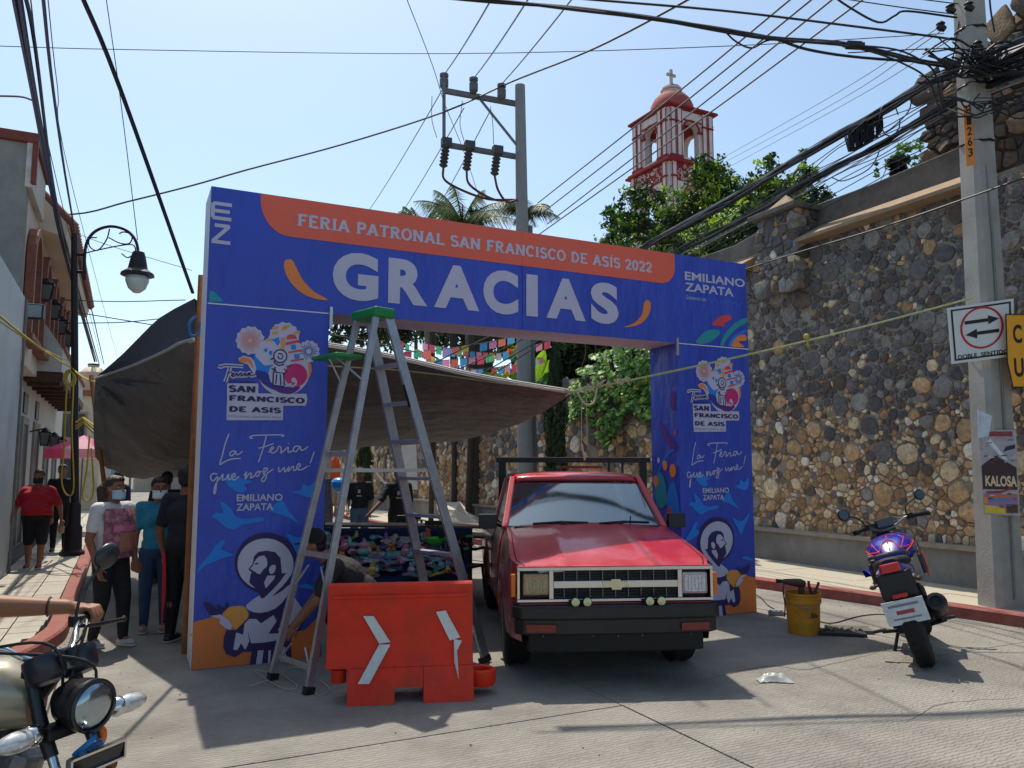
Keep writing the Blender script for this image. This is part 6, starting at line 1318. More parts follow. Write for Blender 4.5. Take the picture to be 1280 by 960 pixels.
def loft(m, rings, close=True):
    n = len(rings[0]); vs = [p for r_ in rings for p in r_]
    m.add(vs, [(j*n+i, j*n+(i+1) % n, (j+1)*n+(i+1) % n, (j+1)*n+i) for j in range(len(rings)-1) for i in range(n if close else n-1)])
m = MB(); rings = []
for y, hw, z, e in ((B1-.055, .62, RT+.0, .012), (B1-.0, .64, RT+.018, .03), (B1+.14, .65, RT+.035, .05), (2.3, .65, RT+.04, .055), (2.66, .635, RT+.03, .045), (2.74, .62, RT+.01, .03)):
    rings.append([(u*hw, y-.04*(1-u*u)*(1 if y < 1.95 else 0), z+e*(1-abs(u)**3)*.6-(.03 if abs(u) == 1 else 0)) for u in (-1, -.92, -.7, -.35, 0, .35, .7, .92, 1)])
loft(m, rings, False); n = 9
rf = m.build('roof', red, TR, smooth=True); sm = rf.modifiers.new('s', 'SOLIDIFY'); sm.thickness = .03; sm.offset = -1
for sd_ in (-1, 1):
    m = MB(); m.bar((sd_*.758, B0-.02, 1.09), (sd_*.638, B1, RT+.01), .045, .055, up=(sd_, 0, 0)); m.build('front_pillar', red, TR, bevel=.01)
    m = MB(); m.bar((sd_*.755, 2.62, 1.09), (sd_*.635, 2.62, RT), .15, .04, up=(sd_, 0, 0)); m.build('rear_pillar', red, TR, bevel=.01)
    m = MB(); m.add([(sd_*.755, B0+.06, 1.10), (sd_*.755, 2.56, 1.10), (sd_*.64, 2.56, RT-.01), (sd_*.64, B1+.03, RT-.01)], [(0, 1, 2, 3)]); m.build('side_window', dkgl, TR)
    m = MB(); m.bar((sd_*.76, B0, 1.098), (sd_*.76, 2.85, 1.098), .03, .02); m.build('belt_moulding', black, TR)
    m = MB(); c = Vector((sd_*.91, 1.44, 1.15)); m.box(c, (.17, .07, .135)); m.tube([(sd_*.76, 1.50, 1.10), c], .02, 8); mi_ = m.build('wing_mirror', black, TR, bevel=.012)
    m = MB(); m.box(c+Vector((0, .037, 0)), (.15, .004, .115)); m.build('mirror_glass', chrome, mi_)
m = MB(); m.box((0, 2.80, .78), (1.5, .04, .62)); m.build('cab_back', red, TR); 
m = MB(); m.add([(-.68, 2.78, 1.12), (.68, 2.78, 1.12), (.57, 2.73, RT-.02), (-.57, 2.73, RT-.02)], [(0, 1, 2, 3)]); m.build('rear_window', glass('rear_glass', (120, 140, 150), .05), TR)
intr = M('interior_grey', (44, 44, 48), .8)
m = MB(); m.box((0, 1.42, 1.02), (1.38, .24, .12)); m.build('dashboard', intr, TR, bevel=.03)
m = MB(); m.box((0, 2.55, 1.05), (1.25, .14, .55)); m.box((0, 2.3, .72), (1.25, .5, .2)); m.build('bench_seat', M('seat_fabric', (58, 54, 58), .9), TR, bevel=.05)
m = MB(); m.tube([(.36+.17*math.cos(t*PI/8), 1.62+.05*math.sin(t*PI/8), 1.10+.16*math.sin(t*PI/8)) for t in range(16)], .014, 6, closed=True); m.tube([(.36, 1.62, 1.1), (.36, 1.35, 1.02)], .02); m.build('steering_wheel', black, TR)
m = MB(); m.box((0, 1.78, 1.44), (.24, .03, .06)); m.build('interior_mirror', black, TR)
m = MB(); m.add([(-.44, 1.71, 1.36), (-.21, 1.69, 1.37), (-.21, 1.75, 1.455), (-.44, 1.77, 1.445)], [(0, 1, 2, 3)]); m.build('windscreen_paper', M('paper_white', (200, 214, 220), .8), TR)
for x0, x1, xm in ((-.50, .02, -.3), (.12, .60, .25)):
    m = MB(); m.tube([(x0, B0-.085, 1.135), ((x0+x1)/2, B0-.075, 1.15), (x1, B0-.05, 1.14)], .013, 6); m.tube([(xm, B0-.11, 1.12), (xm+.12, B0-.08, 1.15)], .012, 6); m.box((xm, B0-.08, 1.11), (.06, .05, .03)); m.build('wiper', black, TR)
m = MB(); m.box((0, B0-.07, 1.10), (1.36, .10, .03)); m.build('cowl', black, TR, bevel=.008)
m = MB(); m.tube([(.42, 1.28, 1.11), (.43, 1.30, 1.2)], .006); m.build('aerial_stub', black, TR)
# bed and rack
m = MB(); m.box((0, 3.7, .62), (1.5, 1.6, .04)); m.box((0, 4.52, .8), (1.58, .05, .44)); m.build('bed', red, TR)
rk = M('rack_black', (26, 25, 27), .5, .3, var=.15)
for x_ in (-.72, .92): m = MB(); m.box((x_+.06, 2.98, 1.36), (.085, .06, .72)); m.build('rack_post', rk, TR)
m = MB(); m.box((.17, 2.98, 1.74), (1.80, .07, .055)); m.build('rack_bar', rk, TR, bevel=.004)
m = MB(); m.box((.17, 2.98, 1.772), (1.80, .07, .006)); m.build('rack_bar_top', M('pale_rack_edge', (150, 142, 138), .5, .3), TR)  # paler strip along the top of the rack bar
for x_ in (.58, .74): m = MB(); m.box((x_, 2.98, 1.66), (.025, .04, .13)); m.build('rack_strut', rk, TR)
m = MB(); m.box((.25, 3.1, 1.66), (.5, .3, .03)); m.build('roof_load', M('faded_red_load', (140, 44, 50), .6), TR, bevel=.01)
# licence-less front; fender liners
for sd_ in (-1, 1):
    for yc in (.82, 3.45):
        m = MB(); m.add([(sd_*x, yc+.42*math.cos(t*PI/10), .30+.42*math.sin(t*PI/10)) for x in (.45, .79) for t in range(11)], [(i, i+1, 12+i, 11+i) for i in range(10)]); m.build('wheel_arch_liner', black, TR)

# ================================================================ parked motorcycle, seen from behind
bk = G(1160, 832)
hd = R(90-63.0)       # heading measured clockwise from +Y
MR = thing('motorcycle', 'blue and black motorcycle with orange tank lines, parked and seen from behind', 'motorcycle', bk, rot=Matrix.Rotation(-hd, 3, 'Z').__matmul__(Matrix.Rotation(R(-16.5), 3, 'Y')).to_euler()); MR.scale = (1.07, 1.07, 1.07)
bluep = M('bike_blue_paint', (26, 36, 150), .25, var=.05, coat=.6); orl = M('bike_orange_line', (226, 70, 60), .4)
wheel('rear_wheel', (0, 0, .30), .30, .13, (1, 0, 0), MR)
wheel('front_wheel', (-.02, 1.33, .30), .30, .10, Matrix.Rotation(R(18), 3, 'Z') @ Vector((1, 0, 0)), MR)
m = MB()
for x in (-.10, .10): m.bar((x, 0, .30), (x*1.1, .45, .36), .035, .06)
m.build('swingarm', dark_metal, MR)
m = MB(); m.box((0, .55, .38), (.30, .36, .26)); m.lathe([(.10, -.19), (.11, 0), (.10, .19)], (0, .5, .33), (1, 0, 0)); m.lathe([(.075, 0), (.09, .06), (.09, .2), (.07, .24)], (0, .74, .42), (0, .3, 1)); m.build('engine', M('engine_black', (34, 34, 36), .5, .5, bump=.3), MR, bevel=.02)
def ringloft(m, secs, n=16):
    rings = []
    for (c, rx, rz, p_) in secs:
        c = Vector(c); r_ = []
        for i in range(n):
            t = 2*PI*i/n; cc, s_ = math.cos(t), math.sin(t); r_.append(c+Vector((rx*math.copysign(abs(cc)**p_, cc), 0, rz*math.copysign(abs(s_)**p_, s_))))
        rings.append(r_)
    k = len(m.v); loft(m, rings); nn = len(rings); m.add(rings[0], [tuple(range(n))]); m.add(rings[-1], [tuple(range(n))[::-1]])
m = MB(); ringloft(m, [((0, .50, .80), .10, .05, .8), ((0, .58, .82), .16, .10, .8), ((0, .72, .85), .20, .13, .8), ((0, .88, .86), .19, .13, .8), ((0, 1.0, .84), .12, .09, .8)]); tk = m.build('tank', bluep, MR, smooth=60)
def tankpt(u, y): # u -1..1 across the top
    t = (y-.50)/.5; a = u*PI*.42; rx = .105+.105*math.sin(PI*min(1, t*1.1+.02)); rz = .055+.085*math.sin(PI*min(1, t*1.1+.02)); return Vector((rx*math.sin(a)*1.02, y, .80+.055*min(1, t*1.5)+rz*math.cos(a)*1.0+.004))
m = MB()
for u in (-.95, -.55, 0, .55, .95): m.tube([tankpt(u*(1-.25*(y-.5)), y) for y in (.52, .6, .7, .8, .9)], .0055, 4)
for y in (.58, .74): m.tube([tankpt(u/6, y+.05*math.cos(u)) for u in range(-6, 7)], .0055, 4)
m.build('tank_lines', orl, tk)
m = MB(); ringloft(m, [((-0, .42, .76), .11, .035, .7), ((0, .25, .79), .15, .045, .7), ((0, .05, .80), .14, .05, .7), ((0, -.12, .82), .10, .05, .7), ((0, -.2, .83), .06, .03, .7)]); m.build('seat', M('seat_black', (24, 24, 26), .65, bump=.15), MR, smooth=60)
m = MB(); ringloft(m, [((0, .45, .70), .13, .06, .7), ((0, .2, .71), .15, .07, .7), ((0, -.05, .74), .13, .07, .7), ((0, -.22, .78), .09, .06, .7)]); m.build('tail_fairing', bluep, MR, smooth=60)
m = MB(); m.tube(catmull([(-.14, .3, .83), (-.15, .0, .86), (-.1, -.2, .90), (.1, -.2, .90), (.15, 0, .86), (.14, .3, .83)], 5), .013, 6); m.build('grab_rail', M('grab_rail_grey', (70, 70, 74), .4, .6), MR)
m = MB(); m.box((0, -.25, .80), (.15, .04, .07)); m.build('tail_light', M('tail_red', (190, 20, 24), .2, coat=.4), MR, bevel=.012)
m = MB(); m.box((0, -.16, .66), (.26, .16, .20)); m.bar((0, -.13, .60), (0, -.255, .46), .03, .12, up=(1, 0, 0)); m.build('rear_mudguard', black, MR, bevel=.02)
m = MB(); m.box((0, -.27, .585), (.11, .03, .035)); m.build('reflector', M('tail_red'), MR, bevel=.006)
m = MB(); rp = Matrix.Rotation(R(14), 3, 'X'); m.box((0, -.30, .47), (.30, .006, .19), rp); plt = m.build('licence_plate', M('plate_white', (196, 204, 210), .4, var=.06, dirt=.4, dirtc=(120, 140, 165), dscale=18), MR)
m = MB(); m.box(Vector((0, -.301, .47))+rp @ Vector((0, -.003, .0)), (.13, .002, .03), rp); m.build('plate_print', M('plate_print', (150, 60, 70), .5), plt)
m = MB(); m.box(Vector((0, -.301, .47))+rp @ Vector((0, -.003, .055)), (.22, .002, .02), rp); m.box(Vector((0, -.301, .47))+rp @ Vector((0, -.003, -.05)), (.2, .002, .014), rp); m.build('plate_print', M('plate_grey', (110, 124, 140), .5), plt)
for sd_ in (-1, 1):
    m = MB(); m.tube([(sd_*.08, -.2, .70), (sd_*.16, -.22, .68)], .009); m.ell((sd_*.17, -.22, .68), (.028, .025, .018)); m.build('indicator', M('amber_dark', (70, 44, 30), .3), MR)
    m = MB(); m.tube([(sd_*.12, .1, .28), (sd_*.24, .06, .30)], .016); m.box((sd_*.26, .06, .31), (.1, .05, .02)); m.build('footpeg', black, MR)
    m = MB(); m.tube([(sd_*.13, .2, .58), (sd_*.15, .0, .5)], .02); m.build('frame_rail', dark_metal, MR)
m = MB(); m.tube([(.14, .5, .30), (.19, .1, .33), (.21, -.05, .40)], [.03, .035, .05]); m.lathe([(.055, 0), (.075, .05), (.078, .28), (.065, .33), (.045, .335), (.045, .30)], (.21, .08, .38), (.05, -1, .35), n=16); m.build('exhaust', M('exhaust_dark', (48, 46, 46), .45, .7, dirt=.4, dirtc=(90, 84, 80)), MR, smooth=40)
m = MB(); m.tube([(-.12, .55, .28), (-.26, .42, .02)], .014); m.box((-.27, .42, .012), (.06, .09, .01)); m.build('side_stand', black, MR)
# front end turned left
FT = Matrix.Translation((0, 1.1, .95)) @ Matrix.Rotation(R(34), 4, 'Z') @ Matrix.Translation((0, -1.1, -.95))
def fb(m): m.X = FT; return m
m = fb(MB())
for x in (-.10, .10): m.tube([(x, 1.32, .30), (x, 1.10, .95)], [.028, .025], 8)
m.build('fork', steel, MR)
m = fb(MB()); m.tube(catmull([(-.36, .98, 1.06), (-.22, 1.03, 1.08), (-.08, 1.09, 1.02), (.08, 1.09, 1.02), (.22, 1.03, 1.08), (.36, .98, 1.06)], 4), .013, 8); m.build('handlebar', M('bar_grey', (120, 120, 124), .35, .8), MR)
for sd_ in (-1, 1):
    m = fb(MB()); m.cyl((sd_*.25, 1.02, 1.075), (sd_*.39, .965, 1.06), .020, .022, 10); m.box((sd_*.23, 1.03, 1.075), (.05, .05, .05)); m.build('grip', rubber, MR)
    m = fb(MB()); m.tube([(sd_*.22, 1.07, 1.07), (sd_*.39, 1.03, 1.045)], .009, 6); m.build('lever', steel, MR)
    m = fb(MB()); m.tube(catmull([(sd_*.21, 1.04, 1.08), (sd_*.25, 1.06, 1.17), (sd_*.36, 1.04, 1.22)], 4), .008, 6); m.lathe([(.001, -.012), (.05, -.012), (.056, 0), (.05, .012), (.045, .012)], (sd_*.40, 1.03, 1.24), (0, -1, .1), n=16); mi_ = m.build('mirror', black, MR, smooth=30)
    m = fb(MB()); m.lathe([(.044, .0125), (.044, .014)], (sd_*.40, 1.03, 1.24), (0, -1, .1), n=16); m.build('mirror_glass', M('dim_mirror', (90, 94, 96), .15, 1), mi_)
m = fb(MB()); m.box((0, 1.14, 1.04), (.2, .08, .10)); m.ell((0, 1.22, .92), (.11, .09, .11)); m.build('headlight_unit', black, MR, smooth=60)
m = fb(MB()); m.box((0, 1.09, 1.075), (.17, .05, .08)); m.build('instrument_panel', M('instrument', (60, 64, 66), .2), MR, bevel=.01)
m = fb(MB()); m.tube(catmull([(-.2, 1.05, 1.06), (-.1, 1.22, 1.12), (.05, 1.25, 1.0)], 5), .006, 5); m.tube(catmull([(.2, 1.05, 1.06), (.1, 1.24, 1.10), (-.02, 1.25, .9)], 5), .006, 5); m.build('cables', black, MR)
m = fb(MB()); m.add([(x*.065, 1.32+.33*math.cos(t*.2-.3), .32+.34*math.sin(t*.2+.9)) for t in range(9) for x in (-1, 1)], [(2*i, 2*i+1, 2*i+3, 2*i+2) for i in range(8)]); m.build('front_mudguard', bluep, MR, smooth=True)
for sd_ in (-1, 1):
    m = MB(); m.prism([(.55, .62), (.75, .56), (1.02, .74), (1.04, .86), (.86, .80), (.6, .78)], (sd_*.19, 0, 0), (0, 1, 0), (0, 0, 1), (sd_*.03, 0, 0)); m.build('tank_shroud', M('shroud_dark', (34, 30, 40), .35), MR, bevel=.01, fix=True)
    m = MB(); m.tube([(sd_*.225, .56, .63), (sd_*.225, .75, .57), (sd_*.225, 1.02, .75)], .006, 4); m.build('shroud_line', orl, MR)

# ================================================================ foreground motorcycle
FBK = thing('motorcycle', 'beige tank commuter motorcycle with round chrome headlight in the lower left corner, ridden', 'motorcycle', (-1.759, 2.897, -.01), rot=(Matrix.Rotation(R(-81.2), 3, 'Z') @ Matrix.Rotation(R(1.5), 3, 'Y')).to_euler())
beige = M('beige_tank_paint', (150, 142, 122), .28, .3, var=.05, coat=.5)
# local: +y forward, headlight at y=.30, steering head y=.05
STR = Matrix.Translation((0, .1, .9)) @ Matrix.Rotation(R(-31.5), 4, 'Z') @ Matrix.Translation((0, -.1, -.9))
def fs_(m): m.X = STR; return m
wheel('front_wheel', STR @ Vector((0, .46, .29)), .29, .08, STR.to_3x3() @ Vector((1, 0, 0)), FBK); wheel('rear_wheel', (0, -.78, .29), .29, .09, (1, 0, 0), FBK)
m = fs_(MB()); zh = .855; m.lathe([(.001, -.15), (.045, -.145), (.076, -.10), (.087, -.03), (.089, .0), (.086, .012), (.079, .012)], (0, .335, zh), (0, 1, -.05), n=32); hl_ = m.build('headlight_shell', M('shell_black', (30, 30, 33), .32), FBK, smooth=40)
m = fs_(MB()); m.tube([(0+.083*math.cos(t*PI/16), .346, zh+.083*math.sin(t*PI/16)) for t in range(32)], .007, 6, closed=True); m.build('headlight_rim', M('dark_rim', (60, 60, 62), .25, .8), hl_)
m = fs_(MB()); m.lathe([(.078, .004), (.066, -.02), (.045, -.045), (.02, -.06), (.005, -.062)], (0, .335, zh), (0, 1, -.05), n=32); m.build('reflector', M('mirror_reflector', (225, 228, 232), .42, .85, bump=.35, bscale=40), hl_, smooth=True)
m = fs_(MB()); m.ell((0, .297, zh), (.014, .02, .014)); m.build('bulb', M('bulb_grey', (170, 180, 190), .2), hl_, smooth=True)
m = fs_(MB()); m.lathe([(.079, .008), (.072, .016), (.05, .026), (.02, .030), (.001, .031)], (0, .335, zh), (0, 1, -.05), n=32); m.build('lens', glass('clear_lens', (225, 228, 230), .42, .16), hl_, smooth=True)
# gauges
m = fs_(MB()); zg = 1.0; rg = Matrix.Rotation(R(-38), 3, 'X')
for x in (-.062, .062): m.lathe([(.048, -.075), (.062, -.06), (.068, .0), (.066, .012), (.058, .014)], (x, .17, zg), (0, -.45, .9), n=20)
m.box((0, .185, zg-.02), (.09, .09, .05), rg); m.build('gauge_cluster', M('gauge_black', (26, 30, 40), .35), FBK, smooth=40)
m = fs_(MB())
for x in (-.062, .062): m.lathe([(.057, .015), (.057, .017)], (x, .17, zg), (0, -.45, .9), n=20)
m.build('gauge_glass', M('gauge_face', (50, 50, 56), .1), FBK)
# forks, triple clamp, bars
m = fs_(MB())
for x in (-.078, .078): m.tube([(x, .46, .30), (x, .34, .55)], .026, 10); m.tube([(x, .34, .55), (x, .255, .70)], .016, 10)
m.build('fork', chrome, FBK, smooth=40)
m = fs_(MB())
for x in (-.082, .082): m.tube([(x, .26, .70), (x, .20, .80), (x, .13, .97)], [.022, .024, .02], 10)
m.build('fork_cover', M('shell_black', (30, 30, 33), .32), FBK, smooth=40)
m = fs_(MB()); m.box((0, .17, .965), (.24, .07, .03)); m.box((0, .25, .78), (.24, .08, .04)); m.build('triple_clamp', dark_metal, FBK, bevel=.008)
m = fs_(MB()); bp_ = [(-.36, -.08, 1.055), (-.25, -.04, 1.065), (-.15, .06, 1.055), (-.07, .13, 1.00), (.07, .13, 1.00), (.15, .06, 1.055), (.25, -.04, 1.065), (.36, -.08, 1.055)]; m.tube(catmull(bp_, 5), .011, 10); m.build('handlebar', chrome, FBK, smooth=True)
for sd_ in (-1, 1):
    m = fs_(MB()); m.cyl((sd_*.24, -.035, 1.066), (sd_*.37, -.083, 1.054), .017, .018, 12); m.ell((sd_*.375, -.085, 1.053), .018, 8, 6); m.build('grip', rubber, FBK)
    m = fs_(MB()); m.box((sd_*.215, -.02, 1.066), (.05, .045, .045)); m.build('switch_block', black, FBK, bevel=.008)
    m = fs_(MB()); m.tube(catmull([(sd_*.18, .035, 1.06), (sd_*.24, .06, 1.055), (sd_*.38, .035, 1.045)], 5), .009, 8); m.ell((sd_*.385, .034, 1.045), .013, 8, 6); m.build('lever', M('lever_black', (34, 34, 38), .35, .5), FBK)
    m = fs_(MB()); m.tube(catmull([(sd_*.20, -.01, 1.08), (sd_*.215, -.0, 1.17), (sd_*.29, .0, 1.26)], 5), .006, 8); c = Vector((sd_*.33, -.01, 1.30)); m.ell(c, (.062, .022, .048), 18, 10, Matrix.Rotation(R(-28*sd_), 3, 'Y')); mi_ = m.build('mirror', M('mirror_housing', (38, 42, 44), .3), FBK, smooth=True)
    m = fs_(MB()); m.tube([(sd_*.09, .20, .80), (sd_*.16, .24, .79)], .012, 8); cI = Vector((sd_*.215, .27, .795)); m.ell(cI, (.075, .036, .034), 14, 8); ind = m.build('turn_signal', M('clear_indicator', (196, 196, 194), .12, .3, var=.25, scale=60, coat=.6), FBK, smooth=True)
    m = fs_(MB()); m.ell(cI+Vector((sd_*-.05, -.005, 0)), (.04, .037, .036), 12, 8); m.build('signal_socket', chrome, ind, smooth=True)
# plate holder under the lamp, cables, tank, seat, engine
m = fs_(MB()); m.box((0, .37, .685), (.20, .02, .055), Matrix.Rotation(R(-15), 3, 'X')); m.build('badge_bar', M('badge_bar_black', (24, 28, 36), .2), FBK, bevel=.004)
m = fs_(MB()); 
for z in (.655, .715): m.bar((-.105, .373+(z-.685)*.1, z), (.105, .373+(z-.685)*.1, z), .024, .008)
for x in (-.105, .105): m.bar((x, .373, .655), (x, .373, .715), .024, .008)
m.build('badge_bar_rim', chrome, FBK)
m = fs_(MB()); m.ell((.04, .37, .63), (.022, .02, .02)); m.ell((-.07, .36, .64), (.02, .02, .02)); m.build('horn', M('horn_brown', (110, 70, 40), .4, .5), FBK)
m = fs_(MB()); m.tube(catmull([(-.04, .3, .74), (.01, .36, .75), (.05, .33, .71), (.0, .3, .70), (-.05, .34, .72)], 5), .010, 6); m.build('blue_hose', M('blue_hose', (30, 110, 170), .35), FBK)
m = fs_(MB()); m.ell((-.13, .24, .70), (.018, .014, .035)); m.build('side_reflector', M('amber_reflector', (230, 110, 20), .2), FBK)
for a, b, c in (((-.2, .0, 1.05), (-.06, .22, 1.10), (.02, .2, .8)), ((.2, .0, 1.05), (.08, .24, 1.06), (.0, .2, .8)), ((-.22, .02, 1.04), (-.1, .12, 1.02), (-.05, -.05, .9)), ((.2, .03, 1.05), (.0, .3, 1.0), (-.09, .24, .85))):
    m = fs_(MB()); m.tube(catmull([a, b, c], 6), .0055, 6); m.build('cable', black, FBK)
m = MB(); ringloft(m, [((0, -.42, .80), .09, .06, .8), ((0, -.32, .84), .13, .10, .8), ((0, -.15, .88), .155, .12, .8), ((0, .0, .88), .145, .12, .8), ((0, .08, .85), .09, .09, .8)], 24); m.build('tank', beige, FBK, smooth=60)
m = MB(); m.lathe([(.035, 0), (.035, .015), (.03, .02)], (0, -.12, .995), n=16); m.build('fuel_cap', chrome, FBK)
m = MB(); ringloft(m, [((0, -.38, .84), .10, .035, .7), ((0, -.6, .82), .13, .05, .7), ((0, -.9, .85), .12, .045, .7), ((0, -1.1, .87), .08, .03, .7)]); m.build('seat', M('seat_black'), FBK, smooth=60)
m = MB(); m.box((0, -.2, .45), (.24, .34, .28)); m.lathe([(.07, 0), (.08, .1), (.07, .2)], (0, -.02, .5), (0, .35, .9)); m.lathe([(.09, -.17), (.1, 0), (.09, .17)], (0, -.25, .38), (1, 0, 0)); m.build('engine', M('engine_grey', (120, 120, 122), .4, .7, bump=.2), FBK, bevel=.02)
m = MB(); m.tube([(0, .15, .95), (0, -.0, .72), (0, .05, .45), (0, -.45, .35)], .022); 
for x in (-.1, .1): m.tube([(x*.3, .1, .86), (x, -.4, .76), (x, -1.0, .8)], .014); m.bar((x, -.45, .35), (x, -.78, .29), .03, .05)
m.build('frame', black, FBK)
m = MB(); m.tube([(-.08, .05, .5), (-.14, -.2, .25), (-.16, -.5, .27), (-.17, -1.0, .36)], [.018, .02, .035, .04], 10); m.build('exhaust', chrome, FBK, smooth=40)
m = fs_(MB()); m.add([(x*.055, .46+.31*math.cos(t*.22-.4), .29+.31*math.sin(t*.22+.5)) for t in range(11) for x in (-1, 1)], [(2*i, 2*i+1, 2*i+3, 2*i+2) for i in range(10)]); m.build('front_mudguard', chrome, FBK, smooth=True)

# ================================================================ bucket, tools, litter on the street
by = G(1005, 791); bt_ = thing('bucket', 'yellow paint bucket full of tools standing on the street right of the arch', 'bucket', by)
m = MB(); m.lathe([(.148, 0), (.152, .02), (.166, .30), (.178, .305), (.178, .325), (.168, .33), (.170, .375), (.178, .38), (.178, .40), (.164, .40), (.158, .1)], n=28); m.build('body', M('bucket_yellow', (206, 140, 24), .5, var=.1, dirt=.45, dirtc=(110, 80, 40), dscale=8), bt_, smooth=35)
m = MB(); m.add([(.16*math.sin(a), -.166*math.cos(a)-.0, z) for z in (.17, .25) for a in (.1, .25, .4, .55, .7)], [(i, i+1, 6+i, 5+i) for i in range(4)]); m.v = [(x*1.0, y*1.0+.004, z) for x, y, z in m.v]; m.build('smudged_label', M('label_dark', (90, 74, 50), .7, var=.3, scale=30), bt_)
m = MB(); m.tube([(.17*math.cos(t), -.17*abs(math.sin(t))-.01, .37-.10*math.sin(t)) for t in [i*PI/12 for i in range(13)]], .004, 5); m.build('handle', steel, bt_)
tool = M('tool_brown', (74, 52, 38), .6, var=.3); 
td = thing('power_tool', 'dark rusty drill lying across the top of the yellow bucket, cord hanging down', 'drill', by+Vector((-.06, 0, .42)))
m = MB(); m.tube([(-.16, 0, .09), (-.10, 0, .085), (.04, 0, .07), (.09, 0, .06)], [.014, .03, .045, .03], 10); m.box((.05, 0, .0), (.05, .045, .14)); m.build('body', tool, td, bevel=.005)
m = MB(); m.cyl((-.2, 0, .092), (-.15, 0, .09), .022, .018); m.build('chuck', dark_metal, td)
m = MB(); m.tube(catmull([(-.13, -.02, .07), (-.17, -.1, .02), (-.165, -.13, -.12), (-.17, -.12, -.24)], 5), .007, 6); m.build('cord', black, td)
td2 = thing('pliers', 'dark pliers handles sticking up at the right of the yellow bucket', 'pliers', by+Vector((.10, 0, .40)))
m = MB(); m.tube([(0, 0, -.05), (-.03, 0, .06), (-.035, 0, .11)], .014); m.tube([(0, 0, -.05), (.05, 0, .05), (.07, 0, .10)], .014); m.build('handles', tool, td2)
m = MB(); m.tube([(0, 0, -.12), (0, 0, -.04)], .016); m.build('jaws', dark_metal, td2)
pb_ = thing('toolbox_case', 'flat dark folding tool case lying open on the street beside the bucket', 'case', G(1055, 792))
m = MB(); m.box((.10, .12, .02), (.42, .26, .03), R(-10)); m.build('lid', M('case_grey', (92, 86, 78), .7, var=.2), pb_, bevel=.005)
m = MB(); m.box((-.05, -.04, .018), (.46, .20, .03), R(-14)); tray = m.build('tray', M('case_dark', (36, 38, 44), .6), pb_, bevel=.004)
for k in range(14): m = MB(); c = Vector((-.25+k*.032, -.02+random.uniform(-.06, .05), .042)); m.bar(c, c+Vector((random.uniform(-.04, .06), random.uniform(.05, .09), .004)), .014, .012); m.build('tool_bit', steel, tray)
sb_ = thing('power_strip', 'small grey multi socket on the ground left of the bucket', 'power strip', G(970, 769))
m = MB(); m.box((0, 0, .025), (.16, .06, .05)); m.build('body', M('socket_grey', (128, 132, 136), .5), sb_, bevel=.006)
for k in range(3): m = MB(); m.box((-.05+k*.05, 0, .055), (.03, .035, .012)); m.build('socket', M('socket_light', (180, 182, 184), .5), sb_)
m = MB(); m.tube(catmull([G(x, y, .008) for x, y in ((925, 735), (948, 745), (962, 758), (985, 768), (1010, 772), (1030, 778), (1045, 778), (1075, 770), (1105, 768), (1118, 776))], 5), .006, 5); top(m, 'extension_cord', 'dark extension cord running on the ground behind the bucket', 'cord', tr_)
m = MB(); m.tube(catmull([G(x, y, .008) for x, y in ((590, 700), (612, 702), (640, 694), (700, 690))], 5), .006, 5); m.tube(catmull([G(x, y, .008) for x, y in ((588, 682), (620, 690), (660, 688))], 5), .005, 5); top(m, 'ground_cable', 'thin dark cable on the sunlit street between the plastic chair and the truck', 'cord', tr_)
bg_ = G(968, 852); m = MB(); rnd = random.Random(3); N_ = 20; M_ = 14; vs = []
for j in range(M_):
    for i in range(N_): u = i/(N_-1); v = j/(M_-1); h = .05*math.sin(PI*v)*math.sin(PI*u)*(1+.8*pnoise(Vector((u*7, v*6, 1)))); w_ = .5+.5*abs(u-.35)**.5; vs.append((bg_.x-.13+.26*u, bg_.y+(v-.5)*.17*w_, .01+max(0, h)+.012*abs(pnoise(Vector((u*14, v*12, 4))))))
m.add(vs, [(j*N_+i, j*N_+i+1, (j+1)*N_+i+1, (j+1)*N_+i) for j in range(M_-1) for i in range(N_-1)])
top(m, 'plastic_bag', 'crumpled clear white plastic bag lying on the street in front of the truck', 'plastic bag', M('bag_plastic', (200, 200, 196), .3, var=.1, trans=.3), smooth=True)
# ================================================================ people
def remesh(o, vox, sm=4):
    a = o.modifiers.new('r', 'REMESH'); a.mode = 'VOXEL'; a.voxel_size = vox; a.use_smooth_shade = True
    b = o.modifiers.new('s', 'SMOOTH'); b.factor = .6; b.iterations = sm
SK = lambda c: M('skin_%d_%d_%d' % c, c, .55, var=.06, scale=12, spec=.4)
def CL(c, rough=.85): return M('cloth_%d_%d_%d' % c, c, rough, var=.2, scale=7, bump=.8, bscale=8, bdist=.05)
def P3(*a): return Vector(a)
STAND = dict(pelvis=(0, 0, .53), chest=(0, 0, .72), neck=(0, .005, .825), head=(0, -.012, .925),
             shL=(.105, 0, .80), elL=(.135, .015, .62), wrL=(.14, -.03, .475), shR=(-.105, 0, .80), elR=(-.135, .015, .62), wrR=(-.14, -.03, .475),
             hipL=(.052, 0, .51), knL=(.058, -.012, .28), anL=(.06, .01, .045), hipR=(-.052, 0, .51), knR=(-.058, -.012, .28), anR=(-.06, .01, .045))
